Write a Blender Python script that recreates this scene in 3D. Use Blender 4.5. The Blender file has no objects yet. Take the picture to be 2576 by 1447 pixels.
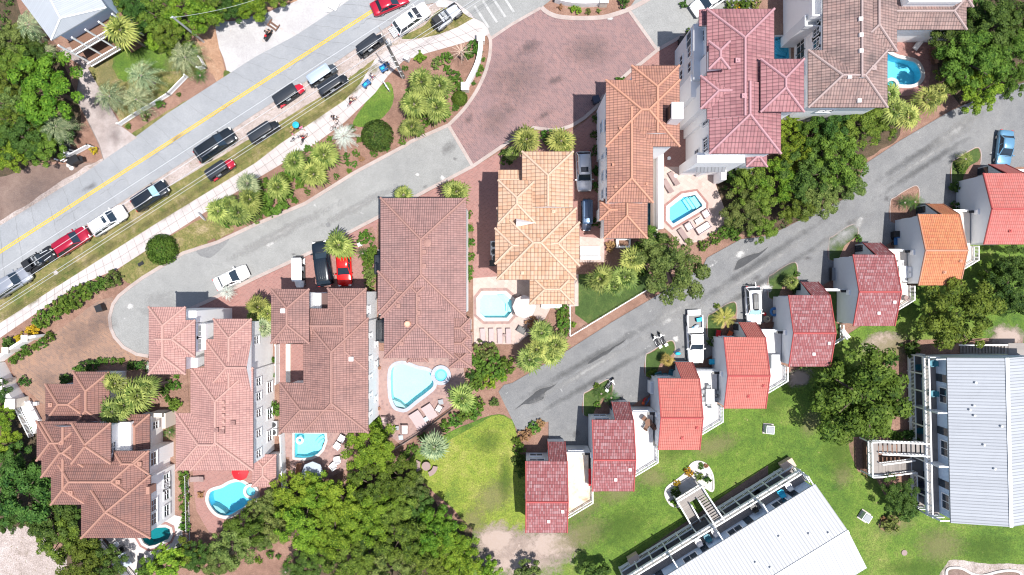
import bpy, bmesh, math, random
from mathutils import Vector, Matrix, noise
from mathutils.geometry import tessellate_polygon
random.seed(7)
H = 86.0                                   # camera height above the ground, metres
R = math.radians
C = bpy.context.scene.collection
def G(x, y, z=0.0):                        # survey sheet (0.05 m squares at ground level) -> world metres
    k = (1 - z / H) / 20.0
    return Vector(((x - 1288) * k, -(y - 723.5) * k, z))
def P2(pts, z=0.0): return [(G(x, y, z).x, G(x, y, z).y) for x, y in pts]
def smooth(pts, n=5, closed=True):
    out = []; m = len(pts)
    rng = range(m) if closed else range(m - 1)
    for i in rng:
        p0 = pts[(i - 1) % m] if closed or i > 0 else pts[i]
        p1 = pts[i]; p2 = pts[(i + 1) % m]
        p3 = pts[(i + 2) % m] if closed or i + 2 < m else p2
        for k in range(n):
            t = k / n
            out.append(tuple(0.5 * ((2 * b) + (-a + c) * t + (2 * a - 5 * b + 4 * c - d) * t * t + (-a + 3 * b - 3 * c + d) * t ** 3)
                             for a, b, c, d in zip(p0, p1, p2, p3)))
    if not closed: out.append(tuple(pts[-1]))
    return out
def tag(o, label=None, cat=None, group=None, kind=None):
    if label: o['label'] = label
    if cat: o['category'] = cat
    if group: o['group'] = group
    if kind: o['kind'] = kind
    return o
def empty(name, loc=(0, 0, 0), rz=0.0, label=None, cat=None, group=None, parent=None):
    o = bpy.data.objects.new(name, None); C.objects.link(o)
    o.location = loc; o.rotation_euler = (0, 0, rz); o.empty_display_size = 0.3
    if parent: o.parent = parent
    return tag(o, label, cat, group)
class MB:
    def __init__(s): s.v = []; s.f = []; s.m = []; s.uv = []
    def face(s, pts, uv=None, m=0):
        b = len(s.v); s.v += [tuple(p) for p in pts]; s.f.append(tuple(range(b, b + len(pts)))); s.m.append(m); s.uv.append(uv)
    def hexa(s, a, b, m=0):               # two quads bottom a, top b (same winding, counter-clockwise from above)
        s.face(a[::-1], m=m); s.face(b, m=m)
        n = len(a)
        for i in range(n):
            j = (i + 1) % n; s.face([a[i], a[j], b[j], b[i]], m=m)
    def box(s, c, d, rz=0.0, m=0, top=1.0, ty=None):
        ty = top if ty is None else ty
        cx, cy, cz = c; hx, hy, hz = d[0] / 2, d[1] / 2, d[2] / 2; cs, sn = math.cos(rz), math.sin(rz)
        def q(x, y, z): return (cx + x * cs - y * sn, cy + x * sn + y * cs, cz + z)
        a = [q(-hx, -hy, -hz), q(hx, -hy, -hz), q(hx, hy, -hz), q(-hx, hy, -hz)]
        b = [q(-hx * top, -hy * ty, hz), q(hx * top, -hy * ty, hz), q(hx * top, hy * ty, hz), q(-hx * top, hy * ty, hz)]
        s.hexa(a, b, m)
    def bar(s, p, q, w, h, m=0):          # box beam between two points
        p, q = Vector(p), Vector(q); d = (q - p).normalized()
        side = d.cross(Vector((0, 0, 1)))
        side = side.normalized() if side.length > 1e-4 else Vector((1, 0, 0))
        up = side.cross(d).normalized(); a = side * w / 2; u = up * h / 2
        s.hexa([p - a - u, p + a - u, p + a + u, p - a + u], [q - a - u, q + a - u, q + a + u, q - a + u], m)
    def prism(s, pts, z0, z1, m=0, mt=None):
        if area2(pts) < 0: pts = pts[::-1]
        n = len(pts)
        s.face([(x, y, z1) for x, y in pts], m=m if mt is None else mt)
        s.face([(x, y, z0) for x, y in pts][::-1], m=m)
        for i in range(n):
            j = (i + 1) % n
            s.face([(*pts[i], z0), (*pts[j], z0), (*pts[j], z1), (*pts[i], z1)], m=m)
    def flat(s, pts, z, m=0):
        if area2(pts) < 0: pts = pts[::-1]
        s.face([(x, y, z) for x, y in pts], m=m)
    def tube(s, pts, r, n=6, m=0, cap=True, r1=None):
        pts = [Vector(p) for p in pts]; rings = []
        for i, p in enumerate(pts):
            d = (pts[min(i + 1, len(pts) - 1)] - pts[max(i - 1, 0)]).normalized()
            x = d.cross(Vector((0, 0, 1)))
            x = x.normalized() if x.length > 1e-3 else Vector((1, 0, 0))
            y = d.cross(x); rr = r if r1 is None else r + (r1 - r) * i / (len(pts) - 1)
            rings.append([p + (x * math.cos(6.28318 * k / n) + y * math.sin(6.28318 * k / n)) * rr for k in range(n)])
        b = len(s.v)
        for q in rings: s.v += [tuple(p) for p in q]
        for i in range(len(rings) - 1):
            for k in range(n):
                l = (k + 1) % n
                s.f.append((b + i * n + k, b + i * n + l, b + (i + 1) * n + l, b + (i + 1) * n + k)); s.m.append(m); s.uv.append(None)
        if cap: s.face(rings[0][::-1], m=m); s.face(rings[-1], m=m)
    def cyl(s, c, r, h, n=16, m=0, r2=None):
        r2 = r if r2 is None else r2
        a = [(c[0] + r * math.cos(6.28318 * k / n), c[1] + r * math.sin(6.28318 * k / n), c[2]) for k in range(n)]
        b = [(c[0] + r2 * math.cos(6.28318 * k / n), c[1] + r2 * math.sin(6.28318 * k / n), c[2] + h) for k in range(n)]
        s.hexa(a, b, m)
    def ring(s, c, r, t, axis='z', n=16, k=6, m=0, arc=6.28318):   # torus
        b = len(s.v)
        for i in range(n):
            a = 6.28318 * i / n
            for j in range(k):
                q = 6.28318 * j / k; rr = r + t * math.cos(q); zz = t * math.sin(q)
                p = (rr * math.cos(a), rr * math.sin(a), zz)
                if axis == 'y': p = (p[0], p[2], p[1])
                if axis == 'x': p = (p[2], p[0], p[1])
                s.v.append((c[0] + p[0], c[1] + p[1], c[2] + p[2]))
        for i in range(n):
            for j in range(k):
                s.f.append((b + i * k + j, b + ((i + 1) % n) * k + j, b + ((i + 1) % n) * k + (j + 1) % k, b + i * k + (j + 1) % k)); s.m.append(m); s.uv.append(None)
    def ball(s, c, r, n=10, k=6, m=0, sc=(1, 1, 1)):
        b = len(s.v)
        for j in range(k + 1):
            t = math.pi * j / k
            for i in range(n):
                a = 6.28318 * i / n
                s.v.append((c[0] + r * sc[0] * math.sin(t) * math.cos(a), c[1] + r * sc[1] * math.sin(t) * math.sin(a), c[2] + r * sc[2] * math.cos(t)))
        for j in range(k):
            for i in range(n):
                l = (i + 1) % n
                s.f.append((b + j * n + i, b + (j + 1) * n + i, b + (j + 1) * n + l, b + j * n + l)); s.m.append(m); s.uv.append(None)
    def mesh(s, name, mats, smooth_=False):
        me = bpy.data.meshes.new(name); me.from_pydata(s.v, [], s.f)
        if not isinstance(mats, (list, tuple)): mats = [mats]
        for q in mats: me.materials.append(q)
        me.polygons.foreach_set('material_index', s.m)
        if any(u is not None for u in s.uv):
            L = me.uv_layers.new(name='UVMap'); i = 0; flatuv = []
            for f, u in zip(s.f, s.uv):
                for k in range(len(f)): flatuv += list(u[k]) if u else [0.0, 0.0]
            L.data.foreach_set('uv', flatuv)
        if smooth_: me.polygons.foreach_set('use_smooth', [True] * len(s.f))
        me.update(); return me
    def build(s, name, mats, parent=None, smooth_=False, loc=None, rz=0.0):
        o = bpy.data.objects.new(name, s.mesh(name, mats, smooth_)); C.objects.link(o)
        if parent: o.parent = parent
        if loc is not None: o.location = loc
        o.rotation_euler.z = rz
        return o
def area2(p): return sum(p[i][0] * p[(i + 1) % len(p)][1] - p[(i + 1) % len(p)][0] * p[i][1] for i in range(len(p)))
def filled(outer, holes, z):               # flat sheet with holes
    polys = [[Vector((x, y, 0)) for x, y in outer]] + [[Vector((x, y, 0)) for x, y in h] for h in holes]
    vs = [p for q in polys for p in q]; mb = MB()
    mb.v = [(p.x, p.y, z) for p in vs]
    for t in tessellate_polygon(polys):
        a, b, c = (mb.v[i] for i in t)
        cr = (b[0] - a[0]) * (c[1] - a[1]) - (b[1] - a[1]) * (c[0] - a[0])
        if abs(cr) < 1e-9: continue
        mb.f.append(tuple(t) if cr > 0 else tuple(t[::-1])); mb.m.append(0); mb.uv.append(None)
    return mb
def offset(pts, d, closed=True):           # parallel polyline; d > 0 moves outward for a counter-clockwise loop
    out = []; n = len(pts)
    for i in range(n):
        a = Vector(pts[i - 1] if closed or i > 0 else pts[i]); b = Vector(pts[i]); c = Vector(pts[(i + 1) % n] if closed or i < n - 1 else pts[i])
        t = ((b - a).normalized() + (c - b).normalized()) if (b - a).length > 1e-6 and (c - b).length > 1e-6 else (c - a)
        t.normalize(); out.append((b.x + t.y * d, b.y - t.x * d))
    return out
def ccw(p): return p if area2(p) > 0 else p[::-1]
def copy_tree(o, parent=None):
    c = o.copy(); C.objects.link(c)
    if parent: c.parent = parent
    for ch in list(o.children): copy_tree(ch, c)
    return c
ORD = ['', 'second ', 'third ', 'fourth ', 'fifth ', 'sixth ', 'seventh ', 'eighth ', 'ninth ', 'tenth ', 'eleventh ', 'twelfth ', 'thirteenth ', 'fourteenth ', 'fifteenth ', 'sixteenth ', 'seventeenth ', 'eighteenth ', 'nineteenth ', 'twentieth ']
def nth(i, n):
    if n == 1: return ''
    if i == 0: return 'leftmost '
    if i == n - 1: return 'rightmost '
    if i < n / 2: return (ORD[i] + 'from left ')
    return (ORD[n - 1 - i] + 'from right ')
# ---------------------------------------------------------------- materials
def nt(name):
    m = bpy.data.materials.new(name); m.use_nodes = True; t = m.node_tree; t.nodes.clear()
    out = t.nodes.new('ShaderNodeOutputMaterial'); b = t.nodes.new('ShaderNodeBsdfPrincipled')
    t.links.new(b.outputs[0], out.inputs[0]); return m, t, b
def N(t, kind, **kw):
    n = t.nodes.new('ShaderNode' + kind)
    for k, v in kw.items():
        if k in n.inputs.keys(): n.inputs[k].default_value = v
        else: setattr(n, k, v)
    return n
def L(t, a, b): t.links.new(a, b)
def ramp(t, fac, stops):
    r = t.nodes.new('ShaderNodeValToRGB'); e = r.color_ramp.elements
    while len(e) < len(stops): e.new(0.5)
    for k, (p, c) in zip(e, stops): k.position = p; k.color = (*c, 1)
    L(t, fac, r.inputs[0]); return r.outputs[0]
def mixc(t, fac, a, b, mode='MIX'):
    m = t.nodes.new('ShaderNodeMix'); m.data_type = 'RGBA'; m.blend_type = mode
    for i, v in ((0, fac), (6, a), (7, b)):
        if hasattr(v, 'is_output'): L(t, v, m.inputs[i])
        elif i == 0: m.inputs[0].default_value = v
        else: m.inputs[i].default_value = (*v, 1)
    return m.outputs[2]
def math_(t, op, a, b=None):
    m = t.nodes.new('ShaderNodeMath'); m.operation = op
    for i, v in enumerate((a, b)):
        if v is None: continue
        if hasattr(v, 'is_output'): L(t, v, m.inputs[i])
        else: m.inputs[i].default_value = v
    return m.outputs[0]
def coords(t, kind='Object', scale=None, rot=0.0):
    o = t.nodes.new('ShaderNodeTexCoord').outputs[kind]
    if scale or rot:
        m = t.nodes.new('ShaderNodeMapping')
        if scale: m.inputs['Scale'].default_value = scale if isinstance(scale, tuple) else (scale,) * 3
        m.inputs['Rotation'].default_value[2] = rot
        L(t, o, m.inputs[0]); o = m.outputs[0]
    return o
def noise_(t, vec, scale, detail=4, rough=.6, dist=0.0):
    n = N(t, 'TexNoise'); n.inputs['Scale'].default_value = scale; n.inputs['Detail'].default_value = detail
    n.inputs['Roughness'].default_value = rough; n.inputs['Distortion'].default_value = dist
    L(t, vec, n.inputs['Vector']); return n.outputs[0]
def bump(t, b, h, strength=.4, dist=.05):
    n = N(t, 'Bump'); n.inputs['Strength'].default_value = strength; n.inputs['Distance'].default_value = dist
    L(t, h, n.inputs['Height']); L(t, n.outputs[0], b.inputs['Normal'])
def plain(name, col, rough=.6, metal=0.0, var=.12, scale=1.5, coat=0.0):
    m, t, b = nt(name); v = coords(t)
    c = mixc(t, noise_(t, v, scale, 5), tuple(x * (1 - var) for x in col), tuple(min(1, x * (1 + var)) for x in col))
    L(t, c, b.inputs['Base Color']); b.inputs['Roughness'].default_value = rough; b.inputs['Metallic'].default_value = metal
    b.inputs['Coat Weight'].default_value = coat
    return m
KG = .80
def dim(c): return tuple(x * KG for x in c)
def ground(name, cols, big=.15, mid=1.2, fine=14, rough=.95, fstr=.35, bstr=.5, speck=None, pos=(.3, .5, .7)):
    """cols: three colours mixed by two scales of noise; speck = (colour, threshold) for scattered litter"""
    cols = [dim(c) for c in cols]; m, t, b = nt(name); v = coords(t)
    a = noise_(t, v, big, 6, .65, .4); d = noise_(t, v, mid, 6, .7); f = noise_(t, v, fine, 3, .7)
    s = math_(t, 'ADD', math_(t, 'MULTIPLY', a, .6), math_(t, 'MULTIPLY', d, .4))
    c = ramp(t, s, list(zip(pos, cols)))
    c = mixc(t, fstr, c, ramp(t, f, [(.3, (.25, .25, .25)), (.7, (.75, .75, .75))]), 'OVERLAY')
    if speck:
        k = noise_(t, v, speck[2] if len(speck) > 2 else 5, 5, .8)
        c = mixc(t, ramp(t, k, [(speck[1], (0, 0, 0)), (speck[1] + .04, (1, 1, 1))]), c, speck[0])
    L(t, c, b.inputs['Base Color']); b.inputs['Roughness'].default_value = rough
    bump(t, b, f, bstr, .05); return m
def pavers(name, cols, mortar, bw=.22, bh=.11, rot=.5, rough=.9, stain=(.1, .1, .1)):
    cols = [dim(c) for c in cols]; mortar = dim(mortar); stain = dim(stain); m, t, b = nt(name); v = coords(t, 'Object', None, rot)
    br = N(t, 'TexBrick'); L(t, v, br.inputs['Vector'])
    for k, q in (('Scale', 1.0), ('Brick Width', bw), ('Row Height', bh), ('Mortar Size', .012), ('Mortar Smooth', .3), ('Bias', 0.0)): br.inputs[k].default_value = q
    br.inputs['Color1'].default_value = (*cols[0], 1); br.inputs['Color2'].default_value = (*cols[1], 1); br.inputs['Mortar'].default_value = (*mortar, 1)
    v2 = coords(t); big = noise_(t, v2, .22, 6, .65, .5)
    c = mixc(t, ramp(t, big, [(.35, (0, 0, 0)), (.68, (1, 1, 1))]), br.outputs[0], cols[2])
    c = mixc(t, .55, c, br.outputs[0])
    c = mixc(t, ramp(t, noise_(t, v2, .5, 5, .7, .3), [(.58, (0, 0, 0)), (.8, (.55, .55, .55))]), c, stain)
    L(t, c, b.inputs['Base Color']); b.inputs['Roughness'].default_value = rough
    bump(t, b, br.outputs[1], -.25, .02); return m
def tileroof(name, c1, c2, c3, dark, du=.32, dv=.42, moss=.25, grid=.72, bs=.9):
    """clay tiles: u runs along the eave, v up the slope, both in metres"""
    c1, c2, c3, dark = (dim(c) for c in (c1, c2, c3, dark)); m, t, b = nt(name); uv = t.nodes.new('ShaderNodeTexCoord').outputs['UV']
    sx = N(t, 'SeparateXYZ'); L(t, uv, sx.inputs[0])
    u = math_(t, 'DIVIDE', sx.outputs[0], du); v = math_(t, 'DIVIDE', sx.outputs[1], dv)
    fu = math_(t, 'FRACT', u); fv = math_(t, 'FRACT', v)
    cb = N(t, 'CombineXYZ'); L(t, math_(t, 'FLOOR', u), cb.inputs[0]); L(t, math_(t, 'FLOOR', v), cb.inputs[1])
    wn = N(t, 'TexWhiteNoise'); wn.noise_dimensions = '2D'; L(t, cb.outputs[0], wn.inputs['Vector'])
    col = ramp(t, wn.outputs[0], [(0, c1), (.5, c2), (1, c3)])
    o = coords(t)
    big = noise_(t, o, .35, 6, .7, .3)
    col = mixc(t, ramp(t, big, [(.5, (0, 0, 0)), (.78, (moss * 2,) * 3)]), col, dark)
    st = N(t, 'Mapping'); st.inputs['Scale'].default_value = (1.6, .16, 1); L(t, uv, st.inputs[0])
    sn = noise_(t, st.outputs[0], 1.0, 5, .75, .2)
    col = mixc(t, ramp(t, sn, [(.46, (0, 0, 0)), (.74, (.55,) * 3)]), col, tuple(x * .75 for x in dark))
    col = mixc(t, ramp(t, noise_(t, o, .16, 3), [(.45, (0, 0, 0)), (.75, (.3,) * 3)]), col, tuple(min(1, x * 1.2 + .03) for x in c2))
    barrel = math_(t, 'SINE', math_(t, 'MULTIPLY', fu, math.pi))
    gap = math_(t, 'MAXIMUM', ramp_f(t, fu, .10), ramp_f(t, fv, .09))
    col = mixc(t, math_(t, 'MULTIPLY', gap, grid), col, tuple(x * .32 for x in dark))  # joints darkened in the colour: mossy grout plus the shadow between tiles
    L(t, col, b.inputs['Base Color']); b.inputs['Roughness'].default_value = .75
    h = math_(t, 'ADD', math_(t, 'MULTIPLY', barrel, 1.0), math_(t, 'MULTIPLY', math_(t, 'SUBTRACT', 1.0, fv), .6))
    bump(t, b, h, bs, .07); return m
def ramp_f(t, f, w):                       # 1 inside the joint of width w, 0 elsewhere
    return math_(t, 'LESS_THAN', f, w)
def seamroof(name, col, du=.42, var=.06, k=.6):
    col = dim(col)
    m, t, b = nt(name); uv = t.nodes.new('ShaderNodeTexCoord').outputs['UV']
    sx = N(t, 'SeparateXYZ'); L(t, uv, sx.inputs[0])
    u = math_(t, 'DIVIDE', sx.outputs[0], du); fu = math_(t, 'FRACT', u)
    wn = N(t, 'TexWhiteNoise'); wn.noise_dimensions = '1D'; L(t, math_(t, 'FLOOR', u), wn.inputs['W'])
    c = mixc(t, wn.outputs[0], tuple(x * (1 - var) for x in col), tuple(min(1, x * (1 + var)) for x in col))
    c = mixc(t, math_(t, 'MULTIPLY', ramp_f(t, fu, .24), k), c, tuple(x * .42 for x in col))
    c = mixc(t, ramp(t, noise_(t, coords(t), .8, 6, .7), [(.5, (0, 0, 0)), (.8, (.35,) * 3)]), c, tuple(x * .7 for x in col))
    L(t, c, b.inputs['Base Color']); b.inputs['Roughness'].default_value = .85; b.inputs['Specular IOR Level'].default_value = .2
    bump(t, b, math_(t, 'LESS_THAN', fu, .16), .6, .05); return m
def leaf(name, cols, rough=.6, trans=.14):
    m, t, b = nt(name)
    g = N(t, 'NewGeometry'); oi = N(t, 'ObjectInfo')
    c = ramp(t, g.outputs['Random Per Island'], [(0, cols[0]), (.55, cols[1]), (1, cols[2])])
    n = noise_(t, coords(t), 2.2, 3)
    c = mixc(t, ramp(t, n, [(.4, (0, 0, 0)), (.65, (.6,) * 3)]), c, cols[2])
    hs = N(t, 'HueSaturation'); L(t, c, hs.inputs['Color'])
    L(t, math_(t, 'ADD', .475, math_(t, 'MULTIPLY', oi.outputs['Random'], .045)), hs.inputs['Hue'])
    L(t, math_(t, 'ADD', .92, math_(t, 'MULTIPLY', math_(t, 'FRACT', math_(t, 'MULTIPLY', oi.outputs['Random'], 7.31)), .5)), hs.inputs['Value'])
    L(t, hs.outputs[0], b.inputs['Base Color']); b.inputs['Roughness'].default_value = rough
    b.inputs['Specular IOR Level'].default_value = .12
    tr = N(t, 'BsdfTranslucent'); L(t, hs.outputs[0], tr.inputs[0])
    mx = N(t, 'MixShader'); mx.inputs[0].default_value = trans
    out = [n for n in t.nodes if n.type == 'OUTPUT_MATERIAL'][0]
    L(t, b.outputs[0], mx.inputs[1]); L(t, tr.outputs[0], mx.inputs[2]); L(t, mx.outputs[0], out.inputs[0])
    return m
def glass(name, col=(.02, .03, .04), rough=.06):
    m, t, b = nt(name); v = coords(t)
    c = mixc(t, noise_(t, v, .8, 2), col, tuple(x * 2.2 for x in col)); L(t, c, b.inputs['Base Color'])
    b.inputs['Roughness'].default_value = rough; b.inputs['Specular IOR Level'].default_value = .7
    return m
def water(name, tint):
    m, t, b = nt(name); t.nodes.remove(b)
    out = [n for n in t.nodes if n.type == 'OUTPUT_MATERIAL'][0]
    tr = N(t, 'BsdfTransparent'); tr.inputs[0].default_value = (*tint, 1)
    gl = N(t, 'BsdfGlossy'); gl.inputs['Roughness'].default_value = .04
    fr = N(t, 'Fresnel'); fr.inputs[0].default_value = 1.33
    bp = N(t, 'Bump'); bp.inputs['Strength'].default_value = .25; bp.inputs['Distance'].default_value = .05
    L(t, noise_(t, coords(t), 3.5, 3, .5, .6), bp.inputs['Height']); L(t, bp.outputs[0], gl.inputs['Normal']); L(t, bp.outputs[0], fr.inputs['Normal'])
    mx = N(t, 'MixShader'); L(t, fr.outputs[0], mx.inputs[0]); L(t, tr.outputs[0], mx.inputs[1]); L(t, gl.outputs[0], mx.inputs[2]); L(t, mx.outputs[0], out.inputs[0])
    return m
def plaster_pool(name, col):
    m, t, b = nt(name); v = coords(t)
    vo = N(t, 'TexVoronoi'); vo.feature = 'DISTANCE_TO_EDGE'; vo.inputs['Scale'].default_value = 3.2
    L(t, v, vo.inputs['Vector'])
    c = mixc(t, ramp(t, vo.outputs[0], [(0, (.5,) * 3), (.12, (0,) * 3)]), col, tuple(min(1, x * 1.25 + .06) for x in col))  # pale web along cell edges: caustic light painted into the plaster colour
    c = mixc(t, noise_(t, v, .6, 3), c, tuple(x * .85 for x in col))
    L(t, c, b.inputs['Base Color']); b.inputs['Roughness'].default_value = .5
    return m
def soft(name, col, lo=.42, hi=.62, scale=1.2, col2=None, op=1.0):
    """a stain or worn patch with ragged soft edges; uv runs -1..1 over the patch"""
    m, t, b = nt(name); uv = t.nodes.new('ShaderNodeTexCoord').outputs['UV']
    ln = N(t, 'VectorMath'); ln.operation = 'LENGTH'; L(t, uv, ln.inputs[0])
    f = math_(t, 'SUBTRACT', 1.0, ln.outputs['Value']); o = coords(t)
    n = noise_(t, o, scale, 6, .75, .4); a = math_(t, 'ADD', math_(t, 'MULTIPLY', n, .75), math_(t, 'MULTIPLY', f, .55))
    al = ramp(t, a, [(lo + .08, (0, 0, 0)), (hi + .08, (1, 1, 1))]); al = math_(t, 'MULTIPLY', al, math_(t, 'MULTIPLY', math_(t, 'GREATER_THAN', f, 0.0), op))
    c = mixc(t, noise_(t, o, 5, 5, .8), dim(col), dim(col2 or tuple(x * .7 for x in col)))
    L(t, c, b.inputs['Base Color']); L(t, al, b.inputs['Alpha']); b.inputs['Roughness'].default_value = .95
    return m
M = {}
# ground
M['mulch'] = ground('mulch', [(.15, .085, .06), (.27, .155, .115), (.37, .24, .18)], .25, 1.8, 9, fstr=.75, speck=((.46, .36, .28), .63, 7))
M['earth'] = ground('earth', [(.14, .09, .075), (.21, .145, .12), (.28, .205, .17)], .2, 1.5, 12, fstr=.7, speck=((.05, .055, .03), .66, 1.6))
M['straw'] = ground('pine_straw', [(.21, .11, .065), (.37, .22, .14), (.47, .32, .22)], .3, 2.2, 10, fstr=.75)
M['sand'] = ground('sand', [(.25, .20, .17), (.42, .355, .33), (.54, .485, .465)], .4, 1.6, 8, fstr=.8, speck=((.17, .14, .07), .60, 2.2))
M['gravel'] = ground('pale_gravel', [(.38, .365, .365), (.47, .46, .465), (.55, .545, .55)], .18, .9, 9, fstr=.55, bstr=.4, speck=((.38, .29, .24), .63, 1.4))
M['lawn'] = ground('lawn_grass', [(.048, .112, .012), (.112, .19, .022), (.27, .27, .08)], .12, .8, 7, fstr=.95, pos=(.36, .52, .76), speck=((.34, .28, .15), .66, .8), bstr=.9)
M['lawn_dry'] = ground('dry_grass', [(.085, .115, .022), (.20, .18, .06), (.36, .28, .17)], .35, 1.8, 8, fstr=.85, pos=(.38, .52, .66))
M['lawn_sun'] = ground('yellow_grass', [(.085, .155, .018), (.205, .26, .033), (.36, .335, .10)], .16, .9, 7, fstr=.95, pos=(.36, .5, .68), bstr=.9)
M['turf_edge'] = ground('island_grass', [(.03, .06, .012), (.055, .10, .02), (.12, .15, .04)], .4, 2, 9, fstr=.75)
M['asphalt'] = ground('worn_asphalt', [(.25, .265, .285), (.305, .32, .34), (.365, .378, .395)], .1, .7, 14, fstr=.4, bstr=.35, speck=((.215, .22, .23), .66, 1.1))
M['street'] = ground('grey_street', [(.235, .24, .24), (.295, .30, .295), (.355, .36, .355)], .14, .6, 14, fstr=.5, bstr=.35, speck=((.41, .41, .41), .66, .7))
M['lane'] = ground('lane_asphalt', [(.15, .155, .163), (.21, .214, .218), (.275, .277, .275)], .12, .7, 12, fstr=.55, bstr=.4, speck=((.36, .36, .355), .65, .5))
M['patch'] = ground('tar_patch', [(.055, .058, .062), (.07, .073, .078), (.095, .097, .10)], .5, 2, 14)
M['patch_rim'] = ground('tar_rim', [(.10, .10, .105), (.20, .20, .20), (.30, .30, .30)], .8, 3, 14)
M['concrete'] = ground('sidewalk_concrete', [(.42, .375, .365), (.53, .485, .475), (.60, .56, .55)], .25, 1.2, 14, fstr=.3, bstr=.2)
M['drive'] = ground('driveway_concrete', [(.21, .175, .165), (.38, .325, .31), (.52, .475, .46)], .25, .9, 12, fstr=.35, bstr=.2)
M['kerb'] = ground('kerb_concrete', [(.34, .275, .255), (.43, .36, .335), (.50, .44, .415)], .4, 1.5, 12, fstr=.3, bstr=.2)
M['joint'] = plain('joint_line', (.17, .15, .14), .9)  # even dark tone for sidewalk joint and driveway edge lines
M['crack'] = plain('asphalt_crack', (.12, .12, .125), .9)
M['yellow'] = ground('worn_yellow_paint', [(.55, .36, .06), (.68, .45, .05), (.74, .52, .10)], .8, 3, 14, fstr=.25)
M['white_paint'] = ground('worn_white_paint', [(.34, .345, .34), (.44, .445, .44), (.60, .60, .60)], .9, 3, 14, fstr=.4)
M['brick_circle'] = pavers('pink_pavers', [(.31, .175, .165), (.20, .125, .13), (.23, .16, .17)], (.38, .30, .27), .42, .22, .9, stain=(.12, .085, .09))
M['brick_drive'] = pavers('red_pavers', [(.38, .18, .155), (.28, .13, .115), (.34, .205, .185)], (.38, .28, .25), .30, .16, .3, stain=(.2, .1, .09))
M['brick_old'] = pavers('brown_pavers', [(.36, .21, .14), (.24, .15, .115), (.20, .145, .13)], (.36, .27, .20), .34, .2, .6, stain=(.15, .11, .10))
M['brick_pool'] = pavers('mottled_pool_pavers', [(.40, .25, .22), (.27, .17, .16), (.40, .29, .26)], (.36, .28, .26), .3, .3, .2, stain=(.2, .13, .12))
M['travertine'] = pavers('pale_pool_pavers', [(.56, .44, .395), (.46, .355, .32), (.58, .48, .435)], (.36, .29, .25), .5, .5, .6, stain=(.32, .24, .21))
M['pool_white'] = pavers('white_pool_pavers', [(.62, .58, .57), (.55, .51, .50), (.66, .62, .60)], (.42, .38, .37), .3, .3, 0, stain=(.4, .36, .34))
M['soft_dark'] = soft('oil_stain', (.11, .10, .105), .5, .85, op=.42); M['soft_white'] = soft('white_splash', (.62, .62, .61), .5, .72, 2.5)
M['soft_dry'] = soft('worn_grass', (.32, .27, .15), .42, .72, 2.4, (.18, .19, .06), op=.5); M['soft_sand'] = soft('bare_sandy_soil', (.47, .39, .36), .36, .62, .9, (.36, .27, .21))
M['soft_green'] = soft('lush_grass', (.09, .16, .02), .45, .85, 1.8, (.06, .12, .015), op=.6); M['soft_track'] = soft('tyre_track', (.125, .127, .13), .45, 1.0, .8, op=.6); M['soft_pale'] = soft('pale_wear', (.40, .40, .395), .5, .95, .9)
M['soft_weed'] = soft('weedy_grass', (.15, .16, .045), .44, 1.0, 1.6, (.24, .20, .09), op=.8); M['soft_grey'] = soft('grey_dirt', (.19, .15, .145), .4, 1.0, .7, op=.42)
# roofs
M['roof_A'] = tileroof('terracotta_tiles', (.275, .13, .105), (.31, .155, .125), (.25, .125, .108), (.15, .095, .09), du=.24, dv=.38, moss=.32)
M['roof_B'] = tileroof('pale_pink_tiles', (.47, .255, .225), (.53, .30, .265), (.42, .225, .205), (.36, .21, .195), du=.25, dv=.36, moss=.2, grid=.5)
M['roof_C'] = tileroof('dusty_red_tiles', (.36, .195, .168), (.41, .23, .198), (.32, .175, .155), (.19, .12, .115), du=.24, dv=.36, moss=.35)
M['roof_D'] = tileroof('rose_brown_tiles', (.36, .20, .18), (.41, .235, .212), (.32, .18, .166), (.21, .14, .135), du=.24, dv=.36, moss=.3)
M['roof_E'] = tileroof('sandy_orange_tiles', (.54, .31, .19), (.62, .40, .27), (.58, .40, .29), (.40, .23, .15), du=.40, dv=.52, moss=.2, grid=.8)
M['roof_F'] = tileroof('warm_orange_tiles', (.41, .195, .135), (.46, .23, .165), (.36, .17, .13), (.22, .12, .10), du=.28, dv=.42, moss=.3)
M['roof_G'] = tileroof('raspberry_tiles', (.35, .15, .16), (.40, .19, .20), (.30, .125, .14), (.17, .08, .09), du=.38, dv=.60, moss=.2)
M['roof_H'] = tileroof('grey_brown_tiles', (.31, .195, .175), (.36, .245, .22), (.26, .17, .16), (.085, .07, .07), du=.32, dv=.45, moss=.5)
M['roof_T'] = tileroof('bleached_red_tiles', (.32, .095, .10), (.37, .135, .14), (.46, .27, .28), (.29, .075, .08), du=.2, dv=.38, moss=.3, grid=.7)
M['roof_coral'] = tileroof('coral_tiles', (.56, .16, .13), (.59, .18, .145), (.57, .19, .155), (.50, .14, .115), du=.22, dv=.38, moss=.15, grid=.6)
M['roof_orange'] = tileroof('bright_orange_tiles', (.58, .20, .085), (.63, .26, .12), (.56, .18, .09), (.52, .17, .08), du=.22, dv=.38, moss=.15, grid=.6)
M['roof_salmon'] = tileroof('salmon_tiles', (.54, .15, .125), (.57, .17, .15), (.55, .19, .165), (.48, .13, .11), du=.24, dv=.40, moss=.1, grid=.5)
def capm(n, c): return plain(n, dim((c[0] * .93, c[1] * 1.05, c[2] * 1.15)), .8, 0, .2, 4)
M['cap_A'] = capm('terracotta_ridge', (.44, .21, .145)); M['cap_B'] = capm('pink_ridge', (.54, .285, .225)); M['cap_C'] = capm('dusty_ridge', (.39, .195, .15))
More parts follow.
